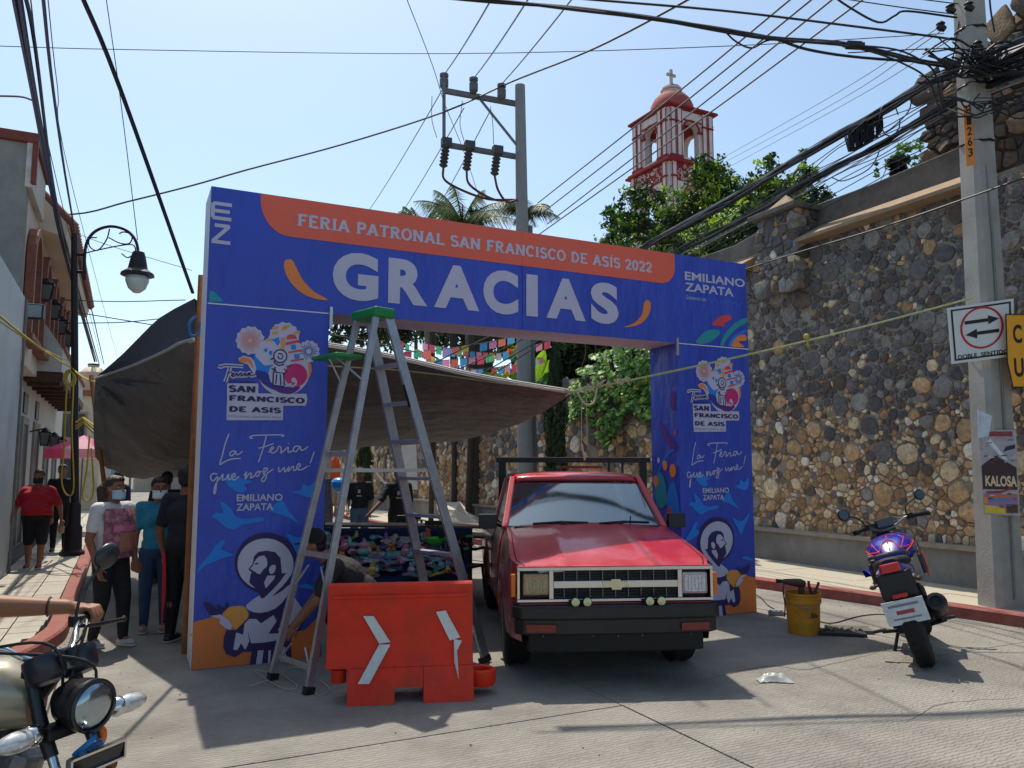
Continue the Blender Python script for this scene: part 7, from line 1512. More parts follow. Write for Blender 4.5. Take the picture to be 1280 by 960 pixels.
def person(label, at, rz, h, skin=(150, 100, 76), pose=None, girth=1.0, belly=0, shirt=(60, 60, 70), sleeve=.8, pants=(30, 32, 40), pants_to=1.0, shoes=(60, 56, 54), hair=(22, 18, 18),
           ponytail=False, mask=None, cap=None, look=(0, -1, 0), vox=.011, glasses=False, shirt_low=.0, hands=True, gripL=None, group=None, legs=True, extra=None, rot=None, front=None):
    J = {k: Vector(v)*h for k, v in {**STAND, **(pose or {})}.items()}
    t = thing('person', label, 'person', at, rz, group, rot=rot)
    g = girth; look = Vector(look).normalized()
    R_ = lambda v: v*h
    up = Vector((0, 0, 1)); hd = J['head']; nk = J['neck']
    side = look.cross(up).normalized(); hup = side.cross(look).normalized()
    MH = Matrix((side, look*-1, hup)).transposed()          # local head frame x side, y back, z up
    def HP(x, y, z): return hd+MH @ (Vector((x, y, z))*h)
    b = MB()
    # torso
    tdir = (J['neck']-J['pelvis']).normalized(); sx = (J['shL']-J['shR']).normalized(); ty = tdir.cross(sx).normalized()
    TM = Matrix((sx, ty, tdir)).transposed()
    b.ell(J['pelvis'], (R_(.088*g), R_(.066*g), R_(.075)), 16, 10, TM)
    b.ell(J['pelvis'].lerp(J['chest'], .5)-ty*R_(.0+.02*belly), (R_(.078*g), R_(.058*g+.03*belly), R_(.09)), 16, 10, TM)
    b.ell(J['chest'], (R_(.092*g), R_(.062*g), R_(.10)), 16, 10, TM)
    b.cone2(J['shL'], J['shR'], R_(.035*g**.5), R_(.035*g**.5)); b.cone2(J['chest']+tdir*R_(.05), J['neck'], R_(.055), R_(.034*g**.3))
    b.cone2(J['neck'], hd-hup*R_(.02), R_(.034*g**.3), R_(.034))
    # head
    b.ell(HP(0, .006, .012), (R_(.046), R_(.057), R_(.058)), 18, 14, MH); b.ell(HP(0, -.014, -.028), (R_(.034), R_(.040), R_(.036)), 14, 10, MH); b.ell(HP(0, -.036, -.046), (R_(.016), R_(.013), R_(.013)), 8, 6, MH)
    b.cone2(HP(0, -.05, .004), HP(0, -.060, -.018), R_(.006), R_(.0095)); b.ell(HP(0, -.049, -.036), (R_(.014), R_(.008), R_(.006)), 8, 6, MH)
    for s_ in (-1, 1): b.ell(HP(s_*.047, .006, -.006), (R_(.006), R_(.011), R_(.018)), 8, 6, MH); b.ell(HP(s_*.02, -.046, .014), (R_(.013), R_(.008), R_(.005)), 8, 6, MH)
    # arms and hands
    for s_ in 'LR':
        S_, E_, W2 = J['sh'+s_], J['el'+s_], J['wr'+s_]; b.cone2(S_, E_, R_(.031*g**.5), R_(.024*g**.4)); b.cone2(E_, W2, R_(.024*g**.4), R_(.0155))
        d = (W2-E_).normalized()
        if s_ == 'L' and gripL: continue
        hdv = (d*.9+Vector((0, 0, -.15))).normalized(); sd_ = hdv.cross(ty).normalized()
        if sd_.length < .1: sd_ = hdv.orthogonal()
        pl_ = hdv.cross(sd_).normalized(); pc = W2+hdv*R_(.028); PM = Matrix((pl_, hdv, sd_)).transposed()
        b.ell(pc, (R_(.0105), R_(.032), R_(.022)), 10, 8, PM)
        cv = pl_*(1 if pl_.dot(-ty) > 0 else -1)*.0+(-hdv.cross(up.cross(hdv))*0)
        inw = (J['chest']-W2); inw -= hdv*inw.dot(hdv); inw.normalize()
        for k, (off_, ln) in enumerate(((.015, .038), (.005, .043), (-.005, .040), (-.015, .032))):
            a = pc+sd_*R_(off_)+hdv*R_(.024); c1 = a+hdv*R_(ln*.5)+inw*R_(.004); c2 = c1+(hdv*.6+inw*.8).normalized()*R_(ln*.5); b.cone2(a, c1, R_(.0062), R_(.0056), 8); b.cone2(c1, c2, R_(.0056), R_(.0046), 8)
        a = pc+sd_*R_(.018)-hdv*R_(.012); c1 = a+(sd_*.7+hdv*.7+inw*.3).normalized()*R_(.022); c2 = c1+(hdv+inw*.5).normalized()*R_(.018); b.cone2(a, c1, R_(.0075), R_(.0065), 8); b.cone2(c1, c2, R_(.0065), R_(.005), 8)
    if legs:
        for s_ in 'LR':
            b.cone2(J['hip'+s_], J['kn'+s_], R_(.05*g**.6), R_(.033*g**.4)); b.cone2(J['kn'+s_], J['an'+s_], R_(.033*g**.4), R_(.021)); K_ = J['kn'+s_].lerp(J['an'+s_], .3); b.ell(K_+Vector((0, R_(.01), 0)), (R_(.03*g**.3), R_(.03), R_(.06)), 10, 8)
            b.cone2(J['an'+s_], J['an'+s_]+Vector((0, -R_(.07), -R_(.025))), R_(.021), R_(.016))
    if extra: extra(b, J, h)
    body = b.build('body', SK(skin), t); remesh(body, vox*.8 if gripL is None else .0045, 3)
    # shirt
    m = MB(); e = .010*h; k_ = 1+.0
    m.ell(J['pelvis']+tdir*R_(.03-shirt_low), (R_(.094*g), R_(.072*g), R_(.07)), 16, 10, TM); m.ell(J['pelvis'].lerp(J['chest'], .5)-ty*R_(.02*belly), (R_(.087*g), R_(.067*g+.03*belly), R_(.10)), 16, 10, TM)
    m.ell(J['chest']+tdir*R_(.0), (R_(.101*g), R_(.071*g), R_(.098)), 16, 10, TM); m.cone2(J['shL'], J['shR'], R_(.042*g**.5), R_(.042*g**.5)); m.cone2(J['chest']+tdir*R_(.05), J['neck']-tdir*R_(.018), R_(.062), R_(.042))
    if front == 'bust':
        for s_ in (-1, 1): m.ell(J['chest']-ty*R_(.045)*1+sx*R_(.04*s_)+tdir*R_(.0), (R_(.042),)*3, 10, 8)
    for s_ in 'LR':
        S_, E_ = J['sh'+s_], J['el'+s_]; q = S_.lerp(E_, min(1, sleeve)); m.cone2(S_, q, R_(.043*g**.5), R_(.035*g**.4))
        if sleeve > 1: m.cone2(E_, E_.lerp(J['wr'+s_], sleeve-1), R_(.034), R_(.024))
    so_ = m.build('shirt', CL(shirt), t); remesh(so_, vox, 4)
    if legs:
        m = MB(); m.ell(J['pelvis']-Vector((0, 0, R_(.01))), (R_(.092*g), R_(.070*g), R_(.062)), 16, 10, TM)
        for s_ in 'LR':
            m.cone2(J['hip'+s_], J['hip'+s_].lerp(J['kn'+s_], min(1, pants_to*2)), R_(.057*g**.7), R_(.042*g**.5))
            if pants_to > .5: m.cone2(J['kn'+s_], J['kn'+s_].lerp(J['an'+s_], (pants_to-.5)*2*.97), R_(.041*g**.5), R_(.029))
        po_ = m.build('trousers', CL(pants), t); remesh(po_, vox, 4)
        for s_ in 'LR':
            m = MB(); A_ = J['an'+s_]; c = Vector((A_.x, A_.y-R_(.03), R_(.022)+A_.z-R_(.045))); m.ell(c+Vector((0, R_(.005), 0)), (R_(.027), R_(.075), R_(.024)), 12, 8); m.ell(c+Vector((0, R_(.035), R_(.015))), (R_(.024), R_(.03), R_(.028)), 10, 8)
            so2 = m.build('shoe', CL(shoes, .6), t, smooth=True); m = MB(); m.ell(c+Vector((0, R_(.003), -R_(.014))), (R_(.030), R_(.08), R_(.010)), 12, 6); m.build('sole', M('sole_white', (190, 188, 182), .7), so2, smooth=True)
    # face
    eye = M('eye_white', (200, 196, 190), .3); iris = M('eye_dark', (24, 18, 16), .2)
    m = MB()
    for s_ in (-1, 1): m.ell(HP(s_*.0185, -.0455, .004), (R_(.0078), R_(.0055), R_(.0042)), 8, 6, MH)
    ey = m.build('eyes', eye, t, smooth=True); m = MB()
    for s_ in (-1, 1): m.ell(HP(s_*.0185, -.0505, .004), (R_(.0036), R_(.0022), R_(.0036)), 8, 6, MH)
    m.build('pupils', iris, ey, smooth=True)
    m = MB()
    for s_ in (-1, 1): m.tube([HP(s_*.009, -.0545, .0165), HP(s_*.019, -.0545, .020), HP(s_*.030, -.0475, .0165)], R_(.0022), 5)
    m.build('eyebrows', CL(hair), t)
    if not mask: m = MB(); m.ell(HP(0, -.0565, -.0365), (R_(.013), R_(.003), R_(.0035)), 10, 6, MH); m.build('lips', M('lips', (130, 70, 62), .5), t, smooth=True)
    if hair:
        m = MB(); m.ell(HP(0, .018, .024), (R_(.0525), R_(.058), R_(.055)), 18, 12, MH); m.ell(HP(0, -.014, .050), (R_(.040), R_(.034), R_(.024)), 14, 8, MH); m.ell(HP(0, .032, -.012), (R_(.044), R_(.036), R_(.04)), 14, 8, MH)
        if ponytail: m.cone2(HP(0, .07, .03), HP(.01, .105, -.01), R_(.022), R_(.028)); m.cone2(HP(.01, .105, -.01), HP(.015, .10, -.13), R_(.03), R_(.014)); m.cone2(HP(.02, .09, 0), HP(-.01, .085, -.12), R_(.022), R_(.01))
        ho = m.build('hair', M('hair_%d' % hair[0], hair, .5, var=.3, scale=40, bump=.5, bscale=60), t); remesh(ho, vox*.7, 2)
    if mask:
        m = MB(); vs = []; N_ = 9
        for j in range(6):
            for i in range(N_): u = -1+2*i/(N_-1); v = j/5; a = u*1.15; rr = .056+(.006 if 0 < v < 1 else 0)*(1-abs(u)); vs.append(HP(math.sin(a)*.050, .0-math.cos(a)*(rr+.004*math.sin(v*PI)), -.012-.052*v+.01*(1-abs(u))*(.5-v)))
        m.add(vs, [(j*N_+i, j*N_+i+1, (j+1)*N_+i+1, (j+1)*N_+i) for j in range(5) for i in range(N_-1)])
        mo = m.build('face_mask', CL(mask, .8), t, smooth=True); s3 = mo.modifiers.new('s', 'SOLIDIFY'); s3.thickness = .003
        m = MB(); [m.tube([HP(s_*.045, -.022, -.018), HP(s_*.05, .012, .008)], R_(.0013), 4) for s_ in (-1, 1)]; m.build('mask_loops', M('sole_white'), mo)
    if glasses:
        m = MB(); [m.tube([HP(s_*.02+.0135*math.cos(q*PI/6), -.060, .003+.0105*math.sin(q*PI/6)) for q in range(12)], R_(.0015), 4, closed=True) for s_ in (-1, 1)]; [m.tube([HP(s_*.034, -.058, .006), HP(s_*.049, .0, .006)], R_(.0014), 4) for s_ in (-1, 1)]; m.build('glasses', black, t)
    if cap:
        m = MB(); m.lathe([(.058, .0), (.058, .018), (.052, .038), (.036, .054), (.015, .062), (.001, .063)], HP(0, .010, .022), hup, n=18); m.v = [tuple(HP(0, .010, .022)+(Vector(v)-HP(0, .010, .022))*h) for v in m.v]
        co = m.build('cap', CL(cap), t, smooth=60); m = MB(); m.add([HP(.042*math.cos(a), (-.035-.055*math.sin(a))*(-1 if extra == 'x' else 1), .024) for a in [i*PI/10 for i in range(11)]], [tuple(range(11))]); vz = m.build('visor', CL(cap), co); q = vz.modifiers.new('s', 'SOLIDIFY'); q.thickness = .006
    return t, J, TM
# woman with the printed shirt
gw = G(138, 812)
wrz = R(150)   # -Y front turned: facing right and a bit away from us
tW, JW, TMW = person('woman in white and pink printed shirt, pale blue mask and ponytail', gw+Vector((-.10, .12, 0)), R(68), 1.58, (140, 92, 70), dict(wrR=(-.125, -.045, .47), elR=(-.14, .02, .63), wrL=(.13, -.06, .49), anL=(.06, -.06, .045), anR=(-.05, .06, .045), knL=(.058, -.05, .28)), 1.22, .35, (206, 204, 206), .62, (26, 24, 30), 1.0, (176, 168, 164), (60, 38, 28), True, (176, 206, 220), front='bust')
# printed front panel on her shirt
def torso_patch(J, TM, h, g, t, mt, u0, u1, v0, v1, name, off=0.005, bl=0, n=14):
    m = MB(); vs = []; tdir = TM.col[2]; sx = TM.col[0]; ty = TM.col[1]
    for j in range(n):
        v = v0+(v1-v0)*j/(n-1); c = J['pelvis'].lerp(J['neck'], v); rx = (.098*g+.004-.012*max(0, v-.75)*4)*h; ry = (.073*g+.006+.034*bl*math.sin(PI*min(1, v*1.35)) + .012*math.exp(-((v-.62)/.15)**2))*h
        if v > .82: rx *= 1-.9*(v-.82); ry *= 1-1.2*(v-.82)
        for i in range(n): a = -PI/2+(u0+(u1-u0)*i/(n-1)); vs.append(c+sx*(rx+off)*math.cos(a)+ty*(ry+off+.02*bl*h)*math.sin(a))
    m.add(vs, [(j*n+i, j*n+i+1, (j+1)*n+i+1, (j+1)*n+i) for j in range(n-1) for i in range(n-1)]); return m.build(name, mt, t, smooth=True)
floral = M('floral_print', (126, 70, 84), .8, var=.55, scale=14, bump=.3, bscale=12, dirt=.8, dirtc=(206, 150, 160), dscale=16)
torso_patch(JW, TMW, 1.58, 1.22, tW, floral, -1.05, 1.05, -.05, .93, 'shirt_print', .010, .35)
torso_patch(JW, TMW, 1.58, 1.22, tW, M('print_pink', (206, 110, 150), .8, var=.3, scale=12), -.65, .7, .48, .60, 'shirt_print', .016, .35)
torso_patch(JW, TMW, 1.58, 1.22, tW, M('print_tan', (170, 110, 92), .8, var=.25, scale=12), -.35, .6, .08, .46, 'shirt_print', .016, .35)
# woman in blue
person('woman in turquoise shirt and jeans with white mask and glasses', G(190, 795)+Vector((-.08, .2, 0)), R(18), 1.56, (140, 94, 72), dict(wrR=(-.13, -.03, .47), wrL=(.10, -.10, .56), elL=(.14, .0, .62)), 1.05, .1, (34, 120, 150), .7, (40, 62, 96), 1.0, (130, 126, 122), (20, 16, 16), False, (206, 224, 226), look=(.25, -1, -.05), glasses=True, front='bust')
# man in black seen from behind
person('man in black T-shirt and black trousers with red side stripe, seen from behind', G(222, 806)+Vector((-.02, .1, 0)), R(168), 1.68, (134, 88, 66), dict(wrL=(.155, -.05, .47), elL=(.15, .02, .62), wrR=(-.15, -.02, .48)), 1.12, .1, (28, 32, 44), .72, (18, 18, 22), 1.0, (30, 30, 32), (16, 15, 18), look=(.2, -1, 0))
tB = G(222, 806)+Vector((-.02, .1, 0))
m = MB(); 
for i in range(12): z = .86-.066*i; wv = .035*math.sin(PI*min(1, (i+3)/14)); m.v += [tuple(tB+Vector((-.165+.02*i/12-.02, -.045, z))), tuple(tB+Vector((-.165+.02*i/12+wv, -.085, z)))]
m.f = [[2*i, 2*i+1, 2*i+3, 2*i+2] for i in range(11)]; m.mi = [0]*11; m.c = [None]*11
pm = [o for o in COL.objects if o.name.startswith('person') and o.type == 'EMPTY'][-1]
m.build('red_stripe', M('stripe_red', (196, 24, 48), .8), pm, world=True, smooth=True)
# man in red
person('heavy man in red T-shirt, black shorts and dark mask on the left pavement', G(42, 711, .11)+Vector((0, 0, 0)), R(15), 1.52, (146, 94, 72), dict(knL=(.07, -.05, .28), anL=(.065, -.07, .055), anR=(-.07, .04, .045), elR=(-.20, .03, .62), wrR=(-.24, -.0, .49), elL=(.20, .02, .62), wrL=(.235, -.04, .49), shL=(.115, 0, .775), shR=(-.115, 0, .775)), 1.62, .8, (170, 22, 40), .75, (22, 22, 26), .5, (150, 24, 34), (46, 34, 28), mask=(28, 26, 30))
m = MB(); m.ell((0, 0, 0), (.07, .05, .09)); m.tube([(0, 0, .08), (0, 0, .14)], .01); top(m, 'carry_bag', 'pale plastic bag carried by the man in red', 'bag', M('bag_cream', (200, 180, 140), .4, trans=.2)).location = G(75, 690, .11)+Vector((.0, 0, .42))
# people further along the pavement
person('person in dark clothes walking behind the man in red on the left pavement', S(-1.05, 17, .1), R(20), 1.62, shirt=(30, 28, 34), pants=(26, 26, 30), vox=.016)
person('person in a dark red top standing behind the man in red', S(-1.3, 15.6, .1), R(200), 1.5, shirt=(90, 28, 34), pants=(30, 30, 34), vox=.016)
person('person in a navy top and dark red trousers between the lamp post and the woman', S(-.1, 16.6, 0), R(175), 1.6, shirt=(30, 40, 86), pants=(110, 26, 40), vox=.016)
person('dark silhouetted person in the shade under the tarp behind the women', S(.55, 12.5, 0), R(190), 1.6, shirt=(40, 22, 24), pants=(24, 22, 24), vox=.016)
# two workers far behind, printed black T-shirts
for lab, px_, py_, hh, rr, sx_ in (('worker in black T-shirt and jeans standing behind the long table, left one', 449, 668, 1.66, R(5), 0), ('worker in a black T-shirt leaning over the long table, right of the two', 497, 676, 1.66, R(10), 1)):
    c = Y(px_, py_, 15.2 if sx_ == 0 else 14.2); c.z = 0
    tP, JP, TP = person(lab, c, rr, hh, (120, 80, 62), dict(wrL=(.12, -.14, .5), wrR=(-.12, -.14, .5)) if not sx_ else dict(elR=(-.2, -.12, .62), wrR=(-.3, -.2, .52)), 1.1, 0, (20, 20, 24), .8, (70, 92, 120) if not sx_ else (24, 24, 28), hair=(20, 18, 18), cap=(18, 18, 22), vox=.014)
    torso_patch(JP, TP, hh, 1.1, tP, M('print_white_pink', (190, 150, 160), .8), -.12, .12, .6, .74, 'shirt_print', .014, n=4)
    torso_patch(JP, TP, hh, 1.1, tP, M('sole_white'), -.25, .25, .48, .51, 'shirt_print', .014, n=4)
# crouching man at the foot of the arch
cz = G(425, 800)
person('crouching man in black cap and dark T-shirt at the left arch column', Vector((-1.45, 6.82, 0)), R(-76), 1.66, (150, 104, 78),
       dict(pelvis=(0, .19, .30), chest=(0, .04, .455), neck=(0, -.07, .535), head=(0, -.145, .605), shL=(.10, -.03, .505), shR=(-.10, -.03, .505), elL=(.12, -.12, .34), wrL=(.07, -.22, .22), elR=(-.12, -.12, .33), wrR=(-.07, -.23, .20),
            hipL=(.06, .17, .29), knL=(.12, -.06, .29), anL=(.09, .08, .045), hipR=(-.06, .17, .29), knR=(-.12, .0, .10), anR=(-.08, .25, .05)), 1.05, 0, (52, 44, 44), .75, (26, 26, 30), 1.0, (30, 30, 32), (20, 18, 18), cap=(18, 20, 22), look=(0, -1, -.2), vox=.009)

# rider of the foreground motorcycle
MFB = mtx(FBK); RI = MFB.inverted()
gl = STR @ Vector((-.305, -.06, 1.062)); gr2 = STR @ Vector((.305, -.06, 1.062))
elb = Vector((-.24, -.47, 1.14)); wl = gl+(elb-gl).normalized()*.085+Vector((0, 0, .032)); wr_ = gr2+Vector((.0, -.085, .03))
def fist(b, J, h):
    # left hand closed round the grip: palm behind the bar, fingers over the top
    ax = (STR.to_3x3() @ Vector((-.93, -.36, -.03))).normalized(); fw_ = (gl-elb).normalized(); fw_ = (fw_-ax*fw_.dot(ax)).normalized(); upv = ax.cross(fw_); upv = upv if upv.z > 0 else -upv
    w = J['wrL']; pc = gl-fw_*.030+upv*.022; b.cone2(J['elL'], J['elL'].lerp(w, .3), .050, .052, 14); b.cone2(J['elL'].lerp(w, .3), w, .052, .029, 14); b.cone2(J['shL'], J['elL'], .06, .05, 14)
    b.cone2(w, pc, .026, .027, 12)
    b.cone2(pc-ax*.028, pc+ax*.030, .0225, .021, 12)
    for k, (o_, ln) in enumerate(((-.033, .95), (-.011, 1.05), (.012, 1.0), (.034, .85))):
        k0 = gl+ax*o_-fw_*.020+upv*.034; k1 = gl+ax*o_+fw_*.012*ln+upv*.036; k2 = gl+ax*o_+fw_*.033*ln+upv*.008; k3 = gl+ax*o_+fw_*.018-upv*.022
        b.cone2(k0, k1, .0105, .0100, 10); b.cone2(k1, k2, .0100, .0088, 10); b.cone2(k2, k3, .0088, .0076, 10)
    t0 = pc-ax*.030-upv*.008; t1 = gl-ax*.047-fw_*.012-upv*.018; t2 = gl-ax*.045+fw_*.014-upv*.026; b.cone2(t0, t1, .012, .0105, 10); b.cone2(t1, t2, .0105, .009, 10)
H_ = 1.70
def nz(v): return tuple(Vector(v)/H_)
RP = dict(pelvis=nz((0, -.58, .93)), chest=nz((0, -.53, 1.24)), neck=nz((0, -.50, 1.42)), head=nz((0, -.46, 1.58)), shL=nz((-.19, -.50, 1.36)), shR=nz((.19, -.50, 1.36)),
          elL=nz(elb), wrL=nz(wl), elR=nz((.38, -.38, 1.12)), wrR=nz(wr_), hipL=nz((-.10, -.52, .88)), knL=nz((-.20, -.12, .76)), anL=nz((-.22, -.30, .38)), hipR=nz((.10, -.52, .88)), knR=nz((.2, -.12, .76)), anR=nz((.30, -.34, .08)))
trd, JR, TMR = person('rider of the foreground motorcycle, bare forearm and fist gripping the handlebar', (0, 0, 0), 0, H_, (146, 98, 72), RP, 1.05, 0, (60, 70, 90), .55, (40, 46, 62), 1.0, (40, 38, 36), look=(0, 1, 0), gripL=True, extra=fist)
trd.location = MFB.translation; trd.rotation_euler = FBK.rotation_euler
m = MB(); w0 = JR['wrL'].lerp(JR['elL'], .12); w1 = JR['wrL'].lerp(JR['elL'], .15); ddd = (w1-w0).normalized(); a_ = ddd.orthogonal().normalized(); b_ = ddd.cross(a_)
m.tube([w0+(a_*math.cos(q*PI/8)+b_*math.sin(q*PI/8)*1.0)*.036 for q in range(16)], .004, 5, closed=True); m.build('bracelet', M('bracelet', (44, 30, 28), .6), trd)

# ================================================================ stall with toys, tables, chairs behind the arch
def table(label, c, rz, L_, W_, H2, mt, cloth=None, skirt=.0):
    t = thing('folding_table', label, 'table', c, rz); m = MB(); m.box((0, 0, H2-.02), (L_, W_, .035)); m.build('table_top', mt, t, bevel=.006)
    for x in (-1, 1):
        for y in (-1, 1): m = MB(); m.tube([(x*(L_/2-.08), y*(W_/2-.08), 0), (x*(L_/2-.12), y*(W_/2-.1), H2-.03)], .014); m.build('leg', black, t)
    return t
brownt = M('brown_table', (112, 80, 62), .6, var=.2, scale=6); bluec = M('navy_cloth', (30, 44, 84), .85, var=.12, bump=.3, bscale=8)
c = (G(430, 690)+G(560, 700))/2
tA = table('long brown folding table behind the toy stall, seen through the ladder', Vector((-1.6, 12.2, 0)), R(-6), 2.7, .6, .80, brownt)
tB2 = table('second brown table at the right with black plastic chairs beside it', Vector((-.75, 11.0, 0)), R(-24), 1.3, .55, .76, brownt)
sl = thing('toy_stall', 'low market stall table covered with blue cloth and heaped toys', 'stall', Vector((-1.55, 9.9, 0)), R(0))
m = MB(); m.box((0, 0, .46), (2.0, 1.15, .04), Matrix.Rotation(R(17), 3, 'X')); m.build('table_top', brownt, sl)
m = MB(); N_ = 40; vs = []
for i in range(N_+1): x = -1.03+2.06*i/N_; wv = .02*math.sin(i*1.4); vs += [(x, .60, .86), (x, .62+wv, .50), (x, .63+wv*1.6, .1)]
m.add(vs, [(3*i+j, 3*i+3+j, 3*i+4+j, 3*i+1+j) for i in range(N_) for j in (0, 1)]); m.box((0, .60, .84), (2.06, .03, .05)); m.build('back_cloth', bluec, sl)
m = MB(); m.box((0, 0, .487), (2.04, 1.2, .012), Matrix.Rotation(R(17), 3, 'X')); m.build('table_cloth', bluec, sl)
m = MB(); vs = []
for i in range(N_+1): x = -1.02+2.04*i/N_; wv = .015*math.sin(i*1.7); vs += [(x, -.585, .31), (x, -.60+wv, .15), (x, -.60+wv*1.5, .02)]
m.add(vs, [(3*i+j, 3*i+3+j, 3*i+4+j, 3*i+1+j) for i in range(N_) for j in (0, 1)]); m.build('table_skirt', M('pink_cloth', (150, 90, 120), .85, var=.3, bump=.3), sl)
TC_ = [(196, 70, 104), (90, 150, 190), (206, 180, 90), (90, 160, 100), (206, 140, 170), (200, 200, 204), (140, 104, 170), (200, 96, 70), (120, 180, 184), (60, 74, 130), (70, 66, 74), (176, 176, 184)]
rnd = random.Random(9); tm = [M('toy_%d' % i, c_, .35, var=.35, scale=22, coat=.3) for i, c_ in enumerate(TC_)]
for k in range(290):
    x = rnd.uniform(-.98, .98); y = rnd.uniform(-.56, .55); z = .49+.30*y+.10*rnd.random()+.02*(k % 3); s_ = rnd.uniform(.04, .09)
    m = MB(); rr = Matrix.Rotation(rnd.uniform(0, 3), 3, 'Z') @ Matrix.Rotation(rnd.uniform(-.5, .5), 3, 'X')
    if k % 3 == 0 or k % 5 < 2: m.box((0, 0, 0), (s_*2, s_*1.5, s_*.35), rr); nm, lb2, ct_ = 'toy_packet', 'flat shiny toy packet', 'toy packet'
    elif k % 3 == 1: m.ell((0, 0, 0), (s_, s_*.8, s_*.6), 8, 6, rr); nm, lb2, ct_ = 'toy_ball', 'rounded plastic toy', 'toy'
    else: m.lathe([(s_*.5, -s_*.7), (s_*.6, 0), (s_*.35, s_*.3), (s_*.4, s_*.8)], (0, 0, 0), rr @ Vector((0, 0, 1)), n=8); nm, lb2, ct_ = 'toy_figure', 'small upright plastic toy', 'toy'
    ci = rnd.randrange(12); lb2 = '%s %s at the %s %s of the stall' % (('pink', 'blue', 'yellow', 'green', 'light pink', 'white', 'purple', 'orange', 'turquoise', 'navy', 'black', 'silver')[ci], lb2, 'front' if y < -.2 else ('back' if y > .2 else 'middle'), 'far left' if x < -.6 else 'left' if x < -.2 else 'centre' if x < .2 else 'right' if x < .6 else 'far right')
    o = top(m, nm, lb2, ct_, tm[ci], group='toys heaped on the market stall'); o.location = Vector((-1.55+x, 9.9+y, z+.03))
gb = thing('green_bowl', 'bright green plastic bowl on the toy heap', 'bowl', Vector((-.95, 10.05, .68)))
m = MB(); m.lathe([(.06, 0), (.13, .05), (.15, .10), (.14, .10), (.11, .05)]); m.build('bowl', M('bowl_green', (80, 200, 70), .4), gb, smooth=40)
def chair(label, at, rz):
    t = thing('plastic_chair', label, 'chair', at, rz, 'black plastic chairs behind the ladder'); m = MB(); m.box((0, 0, .43), (.44, .42, .03)); m.build('seat', black, t, bevel=.012)
    for x in (-1, 1):
        for y in (-1, 1): m = MB(); m.tube([(x*.22, y*.21, 0), (x*.19, y*.18, .43)], [.022, .03], 6); m.build('leg', black, t)
        m = MB(); m.tube(catmull([(x*.22, -.2, .42), (x*.24, -.18, .64), (x*.24, .15, .66), (x*.21, .2, .8)], 4), .02, 6); m.build('armrest', black, t)
    for k in range(5): m = MB(); m.bar((-.14+k*.07, .2, .45), (-.14+k*.07, .25, .82), .03, .015); m.build('back_slat', black, t)
    m = MB(); m.bar((-.2, .25, .84), (.2, .25, .84), .02, .07); m.build('back_rail', black, t, bevel=.01)
chair('black plastic armchair at the right end of the tables, in the sun', Vector((-.62, 10.1, 0)), R(150)); chair('black plastic armchair hidden behind the ladder, left of the other', Vector((-1.05, 11.6, 0)), R(10)); chair('black plastic chair in the middle behind the long table', Vector((-1.7, 12.9, 0)), R(0))
m = MB(); m.ell((0, 0, 0), (.09, .07, .06)); rt = top(m, 'red_bag', 'small red bag on the seat of the black plastic chair', 'bag', M('red_plastic', (190, 24, 30), .5)); rt.location = (-.62, 10.1, .50)
# white cloth heap on the right pavement
m = MB(); rnd = random.Random(12); c0 = G(598, 655, .13); NX = 26; vs = []
for j in range(NX):
    for i in range(NX): u = i/(NX-1)-.5; v = j/(NX-1)-.5; rr = max(0, 1-4*(u*u+v*v)); hgt_ = rr**.6*(.20+.14*pnoise(Vector((u*4, v*4, 2)))+.03*abs(pnoise(Vector((u*12, v*12, 5))))); vs.append((c0.x+u*1.2-.1, c0.y+v*1.2, .12+max(0, hgt_)))
m.add(vs, [(j*NX+i, j*NX+i+1, (j+1)*NX+i+1, (j+1)*NX+i) for j in range(NX-1) for i in range(NX-1)]); top(m, 'canvas_heap', 'crumpled pale canvas heap lying on the right pavement behind the stall', 'canvas', M('pale_canvas', (188, 178, 160), .85, var=.15, bump=.3), smooth=True)
m = MB(); a = G(560, 640, .1); m.add([PL(545, 630, 8.6), PL(575, 628, 8.6), G(600, 655, .16), G(555, 662, .16)], [(0, 1, 2, 3)]); o = top(m, 'canvas_sheet', 'pale canvas sheet draped over the low plinth left of the heap', 'canvas', M('pale_canvas')); q = o.modifiers.new('s', 'SOLIDIFY'); q.thickness = .02
# picket fence and bits at the far end
pf_ = thing('picket_fence', 'wooden picket fence by the small cypress at the far end under the tarp', 'fence', S(5.6, 27, 0))
wood = M('pale_wood', (146, 116, 80), .85, var=.2, scale=12, bump=.3)
for k in range(18): m = MB(); c = S(3.6+k*.17, 27, 0); m.box(c+Vector((0, 0, .75)), (.09, .02, 1.5), A0); m.add([c+Vector((0, 0, 1.5))+VV*x for x in (-.045, .045)]+[c+Vector((0, 0, 1.58))], [(0, 1, 2)]); m.build('picket', wood, pf_, world=True)
for z in (.4, 1.2): m = MB(); m.bar(S(3.5, 27.02, z), S(6.7, 27.02, z), .02, .08); m.build('rail', wood, pf_, world=True)
sw = thing('white_wall_panel', 'white painted stair wall beside the ladder under the tarp', 'wall', Y(508, 600, 24))
m = MB(); P0 = [Y(x, y, 24) for x, y in ((498, 612), (503, 540), (520, 540), (522, 612))]; m.add(P0+[p+Vector((0, .3, 0)) for p in P0], [(3, 2, 1, 0), (4, 5, 6, 7), (0, 1, 5, 4), (1, 2, 6, 5), (2, 3, 7, 6), (3, 0, 4, 7)]); m.build('panel', M('whitewash', (206, 204, 196), .85), sw, world=True, fix=True)
hr = MB(); hr.tube([Y(463, 582, 22), Y(481, 604, 22), Y(500, 604, 22)], .03, 6); top(hr, 'handrail', 'pale diagonal handrail above the picket fence', 'handrail', M('pale_metal', (196, 192, 180), .6))
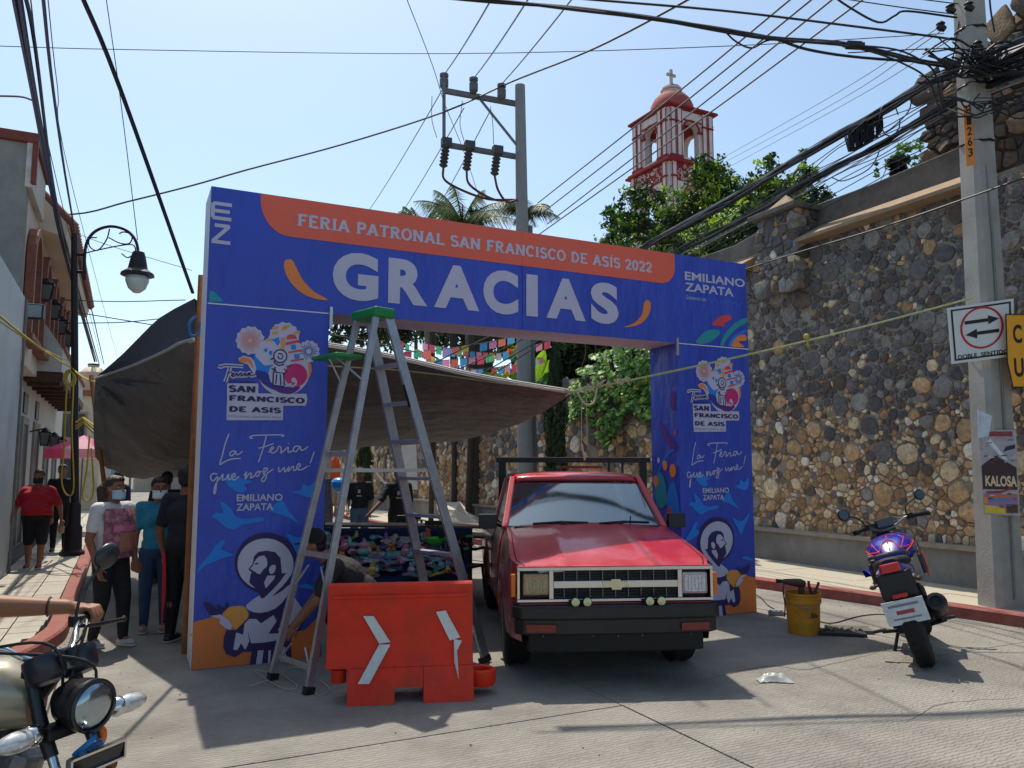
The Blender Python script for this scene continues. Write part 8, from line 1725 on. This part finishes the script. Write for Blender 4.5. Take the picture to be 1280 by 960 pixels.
m = MB(); m.ell((0, 0, 0), (.10, .10, .34), 10, 8); ob = top(m, 'orange_cone_sack', 'bright orange bag hanging behind the ladder under the tarp', 'bag', M('bright_orange', (236, 96, 30), .7)); ob.location = Y(419, 591, 15)
m = MB(); m.ell((0, 0, 0), (.14, .14, .13), 12, 8); ob = top(m, 'blue_ball', 'blue water jug top standing behind the ladder', 'jug', M('jug_blue', (40, 140, 220), .3)); ob.location = Y(423, 606, 14)
m = MB(); a = Y(405, 640, 15); a.z = 0; m.lathe([(.16, 0), (.17, .9), (.12, 1.2), (.14, 1.45)], a, n=8); top(m, 'stacked_goods', 'tall dark bundle of goods at the right edge of the left column', 'goods', M('goods_grey', (84, 80, 86), .7, var=.5, scale=14))
# pink parasol and blue canopy down the lane
pp = thing('parasol', 'pink and white market parasol on the left pavement far behind the lamp post', 'parasol', S(-.95, 22, .1))
m = MB(); m.tube([(0, 0, 0), (0, 0, 2.3)], .02); m.build('pole', steel, pp)
for k in range(8):
    a, b = 2*PI*k/8, 2*PI*(k+1)/8; m = MB(); r_ = .85; p = [(0, 0, 2.35), (r_*math.cos(a), r_*math.sin(a), 2.0), (r_*math.cos(b), r_*math.sin(b), 2.0)]; m.add(p+[(p[1][0], p[1][1], 1.78), (p[2][0], p[2][1], 1.78)], [(0, 1, 2), (1, 3, 4, 2)]); m.build('canopy_panel', M('parasol_pink', (232, 110, 150), .7, trans=.4) if k % 2 else M('parasol_pale', (236, 180, 196), .7, trans=.4), pp)
cn = thing('blue_canopy', 'blue stall canopy behind the left corner of the tarp', 'canopy', S(.7, 19, 0))
m = MB(); m.add([S(.1, 18, 2.0), S(1.6, 18, 2.0), S(1.6, 19.5, 2.4), S(.1, 19.5, 2.4)], [(0, 1, 2, 3)]); m.add([S(.1, 18, 2.0), S(1.6, 18, 2.0), S(1.6, 18, 1.75), S(.1, 18, 1.75)], [(3, 2, 1, 0)]); m.build('sheet', M('canopy_blue', (40, 80, 170), .6, trans=.3), cn, world=True)
for l, s in ((.1, 18), (1.6, 18), (.1, 19.5), (1.6, 19.5)): m = MB(); m.tube([S(l, s, 0), S(l, s, 2.1)], .02); m.build('pole', steel, cn, world=True)
m = MB(); m.add([S(-.25, 17.2, 1.0), S(-.02, 17.2, 1.0), S(-.02, 17.2, 1.75), S(-.25, 17.2, 1.75)], [(0, 1, 2, 3)]); o = top(m, 'hanging_cloth', 'mint green cloth hanging under the blue canopy', 'cloth', M('mint', (150, 206, 196), .8)); q = o.modifiers.new('s', 'SOLIDIFY'); q.thickness = .01
# stalls in the shade under the tarp, left passage
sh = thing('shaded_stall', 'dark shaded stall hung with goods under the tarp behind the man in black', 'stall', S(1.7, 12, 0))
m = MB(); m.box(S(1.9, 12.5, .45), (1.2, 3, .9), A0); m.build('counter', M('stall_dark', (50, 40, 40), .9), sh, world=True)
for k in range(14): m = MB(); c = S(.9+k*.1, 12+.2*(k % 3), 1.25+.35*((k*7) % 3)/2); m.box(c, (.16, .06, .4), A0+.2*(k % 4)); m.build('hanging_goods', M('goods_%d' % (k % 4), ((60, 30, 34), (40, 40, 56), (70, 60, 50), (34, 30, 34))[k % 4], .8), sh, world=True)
print('TRIS', sum(len(o.data.polygons) for o in COL.objects if o.type == 'MESH'), 'OBJ', len(COL.objects))

for o in []:
    if 'label' in o and not 4 <= len(o['label'].split()) <= 16: print('LONG', o.name, len(o['label'].split()), o['label'])
